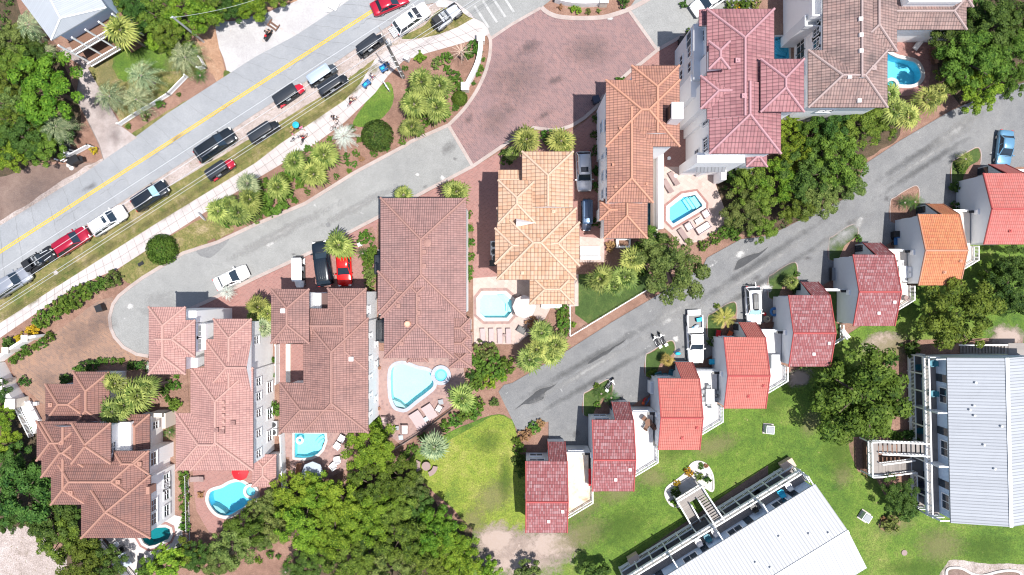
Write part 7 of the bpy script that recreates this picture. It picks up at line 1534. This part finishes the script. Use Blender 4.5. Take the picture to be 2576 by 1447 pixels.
def rowof(items, fn, phrase, **kw):
    it = sorted(items, key=lambda q: q[0]); n = len(it)
    for i, q in enumerate(it):
        lab = f'{phrase[0]}, {nth(i, n)}{phrase[1]}' if n > 1 else f'{phrase[0]} {phrase[2] if len(phrase) > 2 else phrase[1]}'
        if len(lab.split()) > 16: print('LONG LABEL', lab)
        if len(q) > 3: fn(*q[:3], **{**kw, **q[3]}, label=lab)
        else: fn(*q, label=lab, **kw)
def T_(x, y, r, label, mat='oak', **k): return tree(x, y, r, mat, label, **k)
def S_(x, y, r, label, mat='hedge', **k): return shrub(x, y, r, mat, label, **k)
def Pm(x, y, r, label, **k): return palm(x, y, r, label, **k)
# trees --------------------------------------------------------------
g = 'trees of the woods at upper left'
rowof([(20, 105, 52, {'mat': 'olive'}), (30, 145, 50), (85, 160, 42, {'mat': 'dark'}), (18, 200, 48), (40, 250, 46, {'mat': 'olive'}), (25, 305, 50), (55, 345, 55, {'mat': 'dark'}), (110, 372, 46), (30, 385, 44, {'mat': 'bright'}), (150, 330, 38, {'mat': 'dark'}), (85, 300, 42), (85, 110, 34, {'mat': 'dark'}), (-8, 350, 45)], T_, ('dense green tree', 'of the wood on the left edge above the road'), group=g)
tree(118, 222, 86, 'bright', 'largest round crowned tree beside the concrete driveway', 'big', .9)
rowof([(292, 10, 38), (345, 25, 46, {'mat': 'dark'}), (395, 40, 48), (430, 85, 46), (480, 35, 56, {'mat': 'bright'}), (395, 95, 34, {'mat': 'bright'}), (535, 22, 44), (585, 18, 40, {'mat': 'dark'}), (635, 8, 44, {'mat': 'bright'}), (690, -12, 36)], T_, ('leafy tree', 'of the thicket along the top edge'), group='trees of the thicket at top')
rowof([(2400, 95, 62, {'mat': 'dark'}), (2440, 155, 76), (2500, 65, 70, {'mat': 'dark'}), (2405, 185, 48), (2462, 232, 56, {'mat': 'bright'}), (2530, 140, 64), (2562, 50, 54, {'mat': 'dark'}), (2540, 205, 44), (2455, 40, 44, {'mat': 'dark'})], T_, ('tall shade tree', 'of the grove in the upper right corner'), group='grove in the upper right corner')
rowof([(1992, 318, 34, {'mat': 'bright'}), (1990, 385, 52, {'mat': 'bright'}), (2045, 350, 50), (2095, 330, 56, {'mat': 'dark'}), (2160, 312, 60), (2222, 305, 46), (1955, 455, 56, {'mat': 'bright'}), (2030, 440, 66, {'mat': 'dark'}), (2105, 405, 70), (2060, 495, 52, {'mat': 'olive'}), (1895, 480, 56), (1870, 528, 52, {'mat': 'olive'}), (1915, 572, 40), (2005, 520, 44), (2130, 460, 44, {'mat': 'olive'}), (1845, 440, 30, {'mat': 'dark'})], T_, ('bushy tree', 'of the long grove beside the grey lane'), group='grove beside the grey lane')
tree(1688, 672, 86, 'olive', 'broad olive green tree leaning over lane fence end', 'big', .9); tree(1640, 618, 46, 'oak', 'smaller tree tucked under the warm orange villa corner', 'big')
tree(1600, 690, 30, 'dark', 'small dark tree between palms and broad olive tree', 'mid')
tree(2408, 792, 92, 'oak', 'large round oak below the bright orange roof', 'big', .9); tree(2545, 735, 66, 'dark', 'dark tree at right edge, lower of two below salmon roof', 'big'); tree(2550, 668, 48, 'dark', 'dark tree at right edge, upper of two below salmon roof', 'big'); tree(2490, 690, 34, 'oak', 'small tree beside the bright orange roofed house deck', 'mid')
tree(2168, 990, 124, 'oak', 'biggest spreading oak beside the right apartment balconies', 'big', .75); tree(2100, 1010, 60, 'oak', 'left lobe tree growing against the biggest oak', 'big', 1.0); tree(2262, 1245, 46, 'dark', 'dark tree at the lower corner of right apartment stairs', 'big'); tree(2275, 1282, 32, 'dark', 'small dark tree at the lower end of right balconies', 'mid')
tree(932, 1122, 66, 'bright', 'light yellow green tree beside the half moon pool', 'big', .9)
rowof([(745, 1245, 60, {'mat': 'bright'}), (805, 1240, 56, {'mat': 'bright'}), (865, 1262, 62, {'mat': 'bright'}), (930, 1225, 58), (1000, 1205, 52), (1035, 1240, 44, {'mat': 'olive'}), (762, 1320, 68, {'mat': 'bright'}), (842, 1330, 66, {'mat': 'bright'}), (925, 1302, 66, {'mat': 'bright'}), (990, 1290, 58), (1048, 1275, 42, {'mat': 'dark'}), (1010, 1350, 66), (1090, 1335, 58, {'mat': 'bright'}), (1142, 1372, 54, {'mat': 'bright'}), (1160, 1420, 56, {'mat': 'bright'}), (1080, 1420, 58), (985, 1430, 58, {'mat': 'olive'}), (885, 1405, 62), (800, 1385, 46), (765, 1425, 40, {'mat': 'dark'}), (935, 1365, 48, {'mat': 'dark'}), (700, 1320, 46, {'mat': 'olive'}), (685, 1265, 36, {'mat': 'olive'}), (715, 1285, 34, {'mat': 'dark'})], T_, ('pine green tree', 'of the dense wood at bottom centre'), group='dense wood at bottom centre')
rowof([(62, 1240, 84, {'mat': 'dark'}), (128, 1305, 62, {'mat': 'dark'}), (35, 1175, 52, {'mat': 'dark'}), (18, 1118, 36, {'mat': 'bright'}), (150, 1355, 56), (210, 1420, 60), (275, 1420, 46, {'mat': 'dark'}), (95, 1190, 36, {'mat': 'dark'}), (175, 1300, 40, {'mat': 'dark'}), (30, 1300, 40, {'mat': 'dark'}), (-12, 985, 36, {'mat': 'dark'}), (5, 1052, 36, {'mat': 'bright'}), (230, 1385, 34)], T_, ('dark coastal tree', 'of the wood at the lower left corner'), group='wood at the lower left corner')
rowof([(585, 1375, 52, {'mat': 'olive'}), (620, 1325, 50, {'mat': 'oak'}), (655, 1280, 38, {'mat': 'olive'}), (500, 1400, 40, {'mat': 'dark'}), (548, 1420, 40, {'mat': 'olive'}), (665, 1350, 32, {'mat': 'olive'})], T_, ('grey green tree', 'of the clump overhanging the kidney pool'), group='clump overhanging the kidney pool')
tree(430, 1415, 50, 'bright', 'brightest yellow green tree at the bottom edge by white terrace', 'mid'); tree(380, 1435, 34, 'oak', 'small tree at the bottom edge beside black lounger', 'mid'); tree(470, 1385, 36, 'oak', 'small tree at the lower right corner of the white terrace', 'mid')
tree(1495, 1440, 38, 'dark', 'dark tree cut by the bottom edge near the bare patch', 'mid'); tree(1330, 1440, 34, 'olive', 'olive bush tree cut by the bottom edge on bare sand', 'mid'); tree(1230, 1432, 32, 'bright', 'yellow green tree cut by bottom edge right of the wood', 'mid')
# clipped and loose shrubs ------------------------------------------
shrub(405, 628, 33, 'hedge', 'large clipped round bush between sidewalk and cul-de-sac street', 'ball'); shrub(948, 340, 34, 'dark', 'large clipped dark round bush below the round lawn', 'ball')
rowof([(105, 806, 22), (130, 790, 22), (160, 772, 25), (186, 752, 26), (212, 736, 22), (240, 722, 20), (262, 713, 20), (285, 702, 22, {'mat': 'olive'})], S_, ('dense hedge shrub', 'of the hedge between sidewalk and brown pavers'), group='hedge by brown pavers')
shrub(84, 832, 17, 'gold', 'orange yellow shrub at the end of the long hedge'); shrub(50, 850, 14, 'gold', 'small golden shrub above the white garden wall'); shrub(25, 868, 20, 'dark', 'dark shrub above the white garden wall'); shrub(58, 868, 12, 'dark', 'little dark shrub between golden shrub and white wall')
rowof([(35, 905, 12), (52, 893, 12), (70, 884, 12), (90, 872, 12), (108, 862, 13), (125, 848, 14)], S_, ('low hedge shrub', 'of the low hedge inside the white garden wall'), group='low hedge inside white wall')
rowof([(1058, 145, 17, {'mat': 'bright'}), (1099, 158, 16, {'mat': 'olive'}), (1124, 143, 15), (1124, 171, 11), (1188, 122, 19), (1180, 140, 13), (1141, 190, 16), (1154, 213, 18), (1156, 247, 17, {'kind': 'ball'}), (1019, 172, 8), (1146, 270, 10)], S_, ('rounded shrub', 'of the shrubs around the entrance palms'), group='shrubs around the entrance palms')
rowof([(1209, 135, 8), (1210, 172, 9), (1203, 187, 9), (1192, 210, 7), (1216, 150, 6)], S_, ('tiny plant', 'of the row outside the curved entrance wall'), group='plants outside entrance wall')
rowof([(1441, 22, 10, {'mat': 'bright'}), (1454, 25, 10, {'mat': 'bright'}), (1480, 29, 8, {'mat': 'olive'}), (1410, 18, 8, {'mat': 'rust'}), (1568, 6, 14, {'mat': 'dark'}), (1506, 28, 7, {'mat': 'olive'})], S_, ('small plant', 'of the plants in the top edge planter'), group='plants in the top planter')
rowof([(904, 351, 10), (1012, 356, 10), (895, 386, 10), (871, 394, 10), (874, 410, 9), (891, 413, 9), (909, 400, 8, {'mat': 'rust'}), (879, 430, 7), (846, 444, 8), (774, 484, 8), (774, 374, 10), (940, 387, 10), (885, 322, 10), (975, 372, 10), (742, 505, 9), (830, 350, 10)], S_, ('small round shrub', 'of the small shrubs dotted in the mulch bed'), group='small shrubs dotted in mulch')
shrub(697, 508, 38, 'hedge', 'large dark green mound at the foot of the palm row', 'mid'); shrub(660, 475, 26, 'hedge', 'dark green mound left of the palm row middle', 'mid')
rowof([(920, 600, 20), (937, 635, 16), (928, 655, 20), (933, 690, 20, {'mat': 'olive'}), (930, 715, 16, {'mat': 'olive'}), (925, 645, 14)], S_, ('bed shrub', 'of the planted bed beside the red car'), group='planted bed beside the red car')
rowof([(1178, 540, 11), (1180, 575, 11), (1183, 610, 12), (1183, 645, 12), (1182, 680, 12), (1181, 700, 9)], S_, ('narrow hedge plant', 'of the strip along the rose brown villa wall'), group='strip along rose brown villa'); shrub(1275, 395, 20, 'dark', 'dark shrub at the sandy orange villa corner'); shrub(1375, 345, 18, 'hedge', 'shrub between the two palms above the sandy orange villa'); shrub(1382, 352, 10, 'dark', 'small dark shrub above the sandy orange roof')
rowof([(1415, 778, 16), (1418, 795, 17), (1417, 812, 17), (1420, 830, 16)], S_, ('hedge shrub', 'of the short hedge inside the lane fence corner'), group='short hedge at lane fence'); shrub(1443, 817, 7, 'bright', 'single small bright plant inside the lane fence'); shrub(1338, 812, 16, 'rust', 'grey dry shrub beside the black armchair')
rowof([(1200, 905, 22), (1222, 880, 26, {'mat': 'olive'}), (1245, 905, 22), (1215, 930, 24), (1250, 940, 22), (1275, 920, 22), (1190, 945, 18, {'mat': 'dark'}), (1200, 965, 20), (1230, 960, 20, {'mat': 'bright'}), (1262, 945, 16, {'mat': 'bright'})], S_, ('garden shrub', 'of the shrubs below the four loungers'), group='shrubs below the four loungers')
rowof([(1120, 1072, 16), (1145, 1058, 18), (1170, 1042, 20), (1195, 1035, 22), (1205, 1018, 18), (1022, 1142, 14), (1038, 1128, 14), (1065, 1100, 14)], S_, ('low hedge', 'of the hedge beneath the iron pool railing'), group='hedge beneath pool railing'); shrub(960, 1078, 24, 'bright', 'leafy shrub at the end of the long white wall', 'mid'); shrub(945, 1062, 16, 'dark', 'dark shrub at the corner of the long white wall')
shrub(1243, 1012, 12, 'olive', 'small plant ringed with pebbles near the lane end')
rowof([(687, 1030, 20), (688, 905, 10), (690, 945, 8)], S_, ('shrub', 'in the strip left of the white panel fence'), group='strip by panel fence')
rowof([(427, 968, 14), (444, 970, 12), (440, 1018, 17), (422, 1003, 10), (415, 985, 12, {'mat': 'dark'}), (400, 925, 10), (445, 945, 10), (370, 920, 14, {'mat': 'dark'}), (350, 918, 14, {'mat': 'dark'})], S_, ('courtyard shrub', 'of the mulch court between two lower left villas'), group='mulch court shrubs')
rowof([(200, 930, 16), (215, 920, 16, {'mat': 'dark'}), (235, 920, 16, {'mat': 'dark'}), (252, 907, 9), (268, 908, 9), (286, 908, 9), (306, 908, 9), (330, 920, 12, {'mat': 'dark'}), (62, 960, 14, {'mat': 'dark'}), (165, 955, 15, {'mat': 'dark'})], S_, ('foundation shrub', 'of the planting above the lower terracotta garage'), group='planting above terracotta garage')
rowof([(462, 1185, 13), (463, 1205, 13), (465, 1225, 14), (465, 1250, 14), (464, 1275, 12), (466, 1300, 12), (466, 1325, 14), (505, 1245, 10, {'mat': 'rust'})], S_, ('hedge plant', 'of the hedge left of the thin grey fence'), group='hedge left of thin fence')
rowof([(403, 262, 12), (366, 291, 13), (323, 318, 8), (450, 238, 6)], S_, ('round shrub', 'outside the curved picket fence'), group='shrubs outside picket fence'); shrub(236, 378, 10, 'gold', 'yellowish tuft beside the white enclosure fence'); shrub(220, 122, 12, 'dark', 'small shrub in the mulch square by porch steps')
rowof([(1720, 40 - 28, 12, {'mat': 'dark'}), (1840, 16, 16), (1872, 14, 16), (1858, 14, 10, {'mat': 'gold'}), (1900, 10, 14, {'mat': 'palm'}), (1735, 85, 13, {'mat': 'dark'}), (1732, 160, 12, {'mat': 'dark'}), (1738, 350, 12, {'mat': 'dark'}), (1734, 300, 12, {'mat': 'dark'})], S_, ('shade shrub', 'of the shrubs along the raspberry villa west side'), group='raspberry villa shrubs')
rowof([(1500, 300, 12), (1497, 340, 12), (1498, 380, 14), (1499, 430, 14), (1502, 470, 14), (1502, 560, 14)], S_, ('dark hedge plant', 'along the warm orange villa west wall'), group='orange villa west hedge', mat='dark'); shrub(1535, 620, 14, 'rust', 'brown leafed shrub by the white planter box'); shrub(1560, 205, 14, 'hedge', 'shrub at the kerb under the warm orange eaves')
rowof([(1830, 580, 22), (1800, 600, 16), (1850, 590, 16), (1770, 618, 14)], S_, ('low green mound', 'of the mounds between angular pool and lane'), group='mounds by angular pool')
rowof([(1732, 1188, 12, {'mat': 'gold'}), (1703, 1216, 9, {'mat': 'gold'}), (1763, 1175, 7), (1700, 1238, 14, {'mat': 'dark'}), (1697, 1262, 13, {'mat': 'bright'}), (1780, 1206, 11, {'mat': 'dark'}), (1764, 1175 - 7, 6), (1776, 1172, 6, {'mat': 'rust'}), (1758, 1198, 11)], S_, ('plant', 'of the pale shell bed by the bottom stair'), group='shell bed plants')
shrub(2240, 1318, 22, 'olive', 'sprawling shrub in the round mulch bed on the lawn'); shrub(2222, 1306, 8, 'rust', 'dry brown tuft in the round mulch bed')
rowof([(2100, 915, 20, {'mat': 'dark'}), (2290, 1095, 22, {'mat': 'dark'}), (2255, 1100, 16), (2240, 905, 20, {'mat': 'dark'}), (2290, 875, 24, {'mat': 'dark'})], S_, ('shade shrub', 'around the biggest spreading oak'), group='shrubs around biggest oak')
rowof([(1322, 1095, 18, {'mat': 'rust'}), (1345, 1075, 16), (1305, 1130, 16), (1308, 1160, 18, {'mat': 'dark'}), (1310, 1190, 14, {'mat': 'dark'}), (1360, 1065, 12, {'mat': 'rust'}), (1300, 1110, 12)], S_, ('bed shrub', 'of the planting left of the southernmost townhouse'), group='planting by southernmost townhouse')
rowof([(1503, 1018, 9), (1640, 942, 14), (1500, 940 + 30, 8), (1803, 770, 8), (2004, 690, 8), (2160, 600, 10), (2130, 670, 14, {'mat': 'dark'}), (2420, 420, 16), (2400, 470, 14, {'mat': 'dark'}), (2404, 520, 14, {'mat': 'dark'}), (1790, 860, 12, {'mat': 'dark'}), (2000, 725, 14, {'mat': 'dark'})], S_, ('island plant', 'of the islands before the townhouses'), group='planted islands')
rowof([(745, 1440, 16), (680, 1395, 10), (700, 1400, 8), (662, 1372, 12), (650, 1410, 10, {'mat': 'bright'}), (720, 1420, 10)], S_, ('scattered shrub', 'on the bare mulch at the bottom edge'), group='scattered bottom shrubs')
rowof([(660, 520, 18), (680, 530, 16), (640, 545, 18, {'mat': 'olive'}), (720, 450, 20), (760, 440, 18), (780, 410, 16), (735, 435, 18), (810, 430, 16), (650, 500, 20), (600, 555, 14), (575, 560, 14), (720, 480, 18), (755, 465, 16), (835, 385, 14), (620, 535, 16)], S_, ('undergrowth shrub', 'at the feet of the sidewalk palm row'), group='shrubs under palm row')
rowof([(1060, 235, 18), (1085, 240, 18, {'mat': 'olive'}), (1040, 295, 16), (1075, 300, 18), (1110, 245, 16), (1030, 235, 14), (1120, 290, 14), (1055, 330, 14)], S_, ('undergrowth shrub', 'at the feet of the entrance palms'), group='shrubs under entrance palms')
# palms -------------------------------------------------------------
rowof([(1060, 205, 42), (1105, 216, 40), (1042, 262, 44), (1098, 270, 44), (1035, 318, 36, {'h': 3.2})], Pm, ('fan palm', 'of the clump inside the entrance bed'), group='entrance bed palms')
palm(864, 342, 33, 'silver grey palm at the edge of the sidewalk bed', 'feather', 'palm_grey', 2.2, name='silver_palm'); palm(1160, 130, 27, 'dead brown fronded palm beside the curved entrance wall', 'dead', 'palm_dead', 3.0, name='dead_palm')
rowof([(740, 408, 40), (815, 390, 46), (788, 438, 42), (698, 470, 40), (622, 462, 36, {'mat': 'palm_blue'}), (628, 502, 40), (598, 535, 40), (548, 532, 38), (575, 515, 30)], Pm, ('green fan palm', 'of the row between sidewalk and inner street'), group='palm row by sidewalk')
palm(852, 617, 46, 'fan palm with its crown over black van and red car', h=6.0); palm(1015, 490, 30, 'fan palm half behind the rose brown roof, left of two', h=5.5); palm(1148, 482, 40, 'fan palm at the rose brown roof corner, right of two', h=6); palm(570, 735, 20, 'pale small palm beside the white sedan', 'feather', 'palm_grey', 1.5)
rowof([(648, 772, 36), (640, 795, 28), (662, 822, 34, {'mat': 'palm_blue'}), (672, 790, 28)], Pm, ('fan palm', 'of the group in the gap beside dusty red villa'), group='gap palms')
rowof([(1325, 350, 42), (1412, 355, 42), (1290, 385, 22, {'h': 2.0})], Pm, ('fan palm', 'of the palms above the sandy orange villa'), group='palms above sandy villa', h=4.5)
rowof([(1510, 702, 42), (1572, 697, 44), (1592, 655, 40), (1545, 720, 34)], Pm, ('fan palm', 'of the palms on the small villa lawn'), group='villa lawn palms', h=5)
rowof([(1362, 838, 36), (1398, 868, 40), (1350, 880, 36), (1332, 905, 40), (1385, 893, 34)], Pm, ('fan palm', 'of the clump at the lane fence corner'), group='lane corner palms', h=3.6)
palm(1162, 1003, 44, 'fan palm at the lower right corner of teardrop pool terrace', h=4.6, mat='palm'); palm(1092, 1125, 44, 'blue green fan palm above the round lawn table', mat='palm_blue', h=4.6)
rowof([(288, 965, 36), (345, 995, 52), (283, 1035, 42), (370, 975, 34), (310, 1020, 40)], Pm, ('fan palm', 'of the clump behind the terracotta garage'), group='terracotta garage palms', h=5.5); palm(385, 925, 22, 'pale grey palm peeking from under the pale pink tower', 'feather', 'palm_grey', 2.5)
rowof([(2238, 238, 36), (2250, 275, 42), (2335, 250, 42), (2285, 292, 40), (2365, 232, 30)], Pm, ('fan palm', 'of the palms below the shaded kidney pool'), group='kidney pool palms', h=4.5)
rowof([(302, 75, 50, {'mat': 'palm', 'h': 5.5}), (355, 190, 46, {'kind': 'feather'}), (275, 242, 44, {'kind': 'feather'}), (342, 250, 44, {'kind': 'feather'})], Pm, ('blue green palm', 'of the palms on the top left front lawn'), group='front lawn palms', mat='palm_blue', h=3.2)
palm(465, 144, 46, 'pale pindo palm nearest the gravel lot', 'feather', 'palm_blue', 3.2, name='pindo_palm'); palm(140, 318, 46, 'pale palm leaning over the driveway mouth', 'feather', 'palm_blue', 3.5, name='pindo_palm'); palm(72, 62, 42, 'pale palm beside the pale blue metal roof', 'feather', 'palm_blue', 3.5, name='pindo_palm'); palm(120, 128, 22, 'small blue palm behind the beach house porch', 'feather', 'palm_blue', 2, name='pindo_palm')
palm(503, 190, 19, 'dark sago palm outside the picket fence corner', 'sago', 'sago', .7, name='sago_palm')
rowof([(2277, 510, 19), (2303, 508, 21)], Pm, ('dark sago palm', 'of the pair on the island above the orange roof'), group='sagos above orange roof', kind='sago', mat='sago', h=1.0, name='sago_palm')
rowof([(1513, 991, 19), (1538, 1001, 20)], Pm, ('dark sago palm', 'of the pair beside the parked motorcycle'), group='sagos beside motorcycle', kind='sago', mat='sago', h=1.0, name='sago_palm')
palm(1822, 798, 27, 'yellowish sago palm on the island beside white estate car', 'sago', 'palm_dry', 1.2, name='sago_palm'); palm(1992, 710, 24, 'bright young fan palm on the island before bleached roof', 'fan', 'palm', 1.8); palm(1680, 907, 20, 'pale round fan palm on the island by white pickup', 'fan', 'palm_dry', 1.8); palm(2430, 400, 22, 'feathery palm on the island at the blue car', 'feather', 'palm', 1.6, name='pindo_palm')
palm(427, 1088, 17, 'dark sago palm at the white courtyard arch', 'sago', 'sago', 1.0, name='sago_palm'); palm(912, 638, 16, 'dark sago palm in the bed beside red car', 'sago', 'sago', .8, name='sago_palm'); palm(718, 1440, 16, 'small sago palm cut by the bottom edge', 'sago', 'sago', .7, name='sago_palm'); palm(560, 1385, 30, 'grey green palm under the clump by kidney pool', 'feather', 'palm_blue', 2.0, name='pindo_palm')
# bleached dead branches in the left wood
e = empty('dead_tree', G(15, 275, 0), 0, 'bleached bare dead tree in the left edge wood', 'tree'); m = MB(); rr = random.Random(9); m.tube([(0, 0, 0), (0, 0, 4.6)], .12, 7, r1=.07); m.build('trunk', M['dead_wood'], e); m = MB()
for k in range(9):
    a = k * .7; z = 4.0 + rr.random() * .6; p1 = V(.9 * math.cos(a), .9 * math.sin(a), z + .7); p2 = V(1.8 * math.cos(a + .3), 1.8 * math.sin(a + .3), z + 1.2); m.tube([(0, 0, z), p1, p2], .05, 5, r1=.015); m.tube([p1, p1 + V(.5 * math.cos(a - .7), .5 * math.sin(a - .7), .5)], .03, 5, r1=.01)
m.build('branches', M['dead_wood'], e)

# undergrowth filling the woods: nobody could count it
def inside(pt, poly):
    x, y = pt; r = False
    for i in range(len(poly)):
        (x0, y0), (x1, y1) = poly[i - 1], poly[i]
        if (y0 > y) != (y1 > y) and x < (x1 - x0) * (y - y0) / (y1 - y0) + x0: r = not r
    return r
rs = np.random.RandomState(5)
for nm, wp in WOODS.items():
    poly = P2(wp); xs = [q[0] for q in poly]; ys = [q[1] for q in poly]; out = []; k = 0
    A = abs(area2(poly)) / 2
    while k < A * .9:
        c = (rs.uniform(min(xs), max(xs)), rs.uniform(min(ys), max(ys))); k += (max(xs) - min(xs)) * (max(ys) - min(ys)) and 1
        if not inside(c, poly): continue
        n = 26; v = rs.normal(size=(n, 3)); v[:, 2] = np.abs(v[:, 2]) + .2; v = unit(v); rb = rs.uniform(.3, .7); p = v * rb * rs.uniform(.5, 1.0, (n, 1)) + np.array([c[0], c[1], .1])
        nm_ = unit(v + rs.normal(size=(n, 3)) * .5); t = unit(np.cross(nm_, rs.normal(size=(n, 3)))); w = np.cross(nm_, t); s_ = .13 * rs.uniform(.6, 1.3, (n, 1)); out.append(np.stack([p - t * s_, p + w * s_ * .6, p + t * s_, p - w * s_ * .6], 1))
    o = bpy.data.objects.new('undergrowth', np_mesh('undergrowth', np.concatenate(out), 4, [M['dark']])); C.objects.link(o)
    tag(o, {'left': 'low dark undergrowth below the left edge wood', 'top': 'low dark undergrowth below the thicket at the top edge', 'corner': 'low dark undergrowth in the upper right grove', 'grove': 'low dark undergrowth beside the grey lane grove', 'centre': 'low dark undergrowth in the bottom centre wood', 'lower_left': 'low dark undergrowth in the lower left corner wood'}[nm], 'undergrowth', None, 'stuff')
# ---------------------------------------------------------------- light and camera
EL = math.atan2(1.0, math.hypot(.2186, .145)); AZ = math.atan2(-.145, .2186)      # towards the sun: right and down the picture
sd = V(math.cos(EL) * math.cos(AZ), math.cos(EL) * math.sin(AZ), math.sin(EL))
sun = bpy.data.lights.new('sun', 'SUN'); sun.energy = 5.0; sun.angle = R(.55); sun.color = (1, .955, .90)
so = bpy.data.objects.new('sun', sun); C.objects.link(so); so.location = sd * 150; so.rotation_euler = (-sd).to_track_quat('-Z', 'Y').to_euler()
w = bpy.data.worlds.new('World'); bpy.context.scene.world = w; w.use_nodes = True; t = w.node_tree; bg = t.nodes['Background']; sky = t.nodes.new('ShaderNodeTexSky'); sky.sky_type = 'NISHITA'; sky.sun_disc = False
sky.sun_elevation = EL; sky.sun_rotation = math.pi / 2 - AZ; sky.air_density = 1.0; sky.dust_density = 1.5; sky.ozone_density = 1.0
t.links.new(sky.outputs[0], bg.inputs[0]); bg.inputs[1].default_value = .115
cam = bpy.data.cameras.new('camera'); co = bpy.data.objects.new('camera', cam); C.objects.link(co); co.location = (0, 0, H); co.rotation_euler = (0, 0, 0)
cam.sensor_width = 36; cam.lens = 36 * H / 128.8; cam.clip_end = 1500; cam.clip_start = .5; sc = bpy.context.scene; sc.camera = co
sc.view_settings.view_transform = 'Standard'; sc.view_settings.look = 'None'; sc.view_settings.exposure = .5; sc.view_settings.gamma = 1.0
sc.cycles.max_bounces = 8; sc.cycles.transparent_max_bounces = 16
sc.cycles.pixel_filter_type = 'BLACKMAN_HARRIS'; sc.cycles.filter_width = 1.15
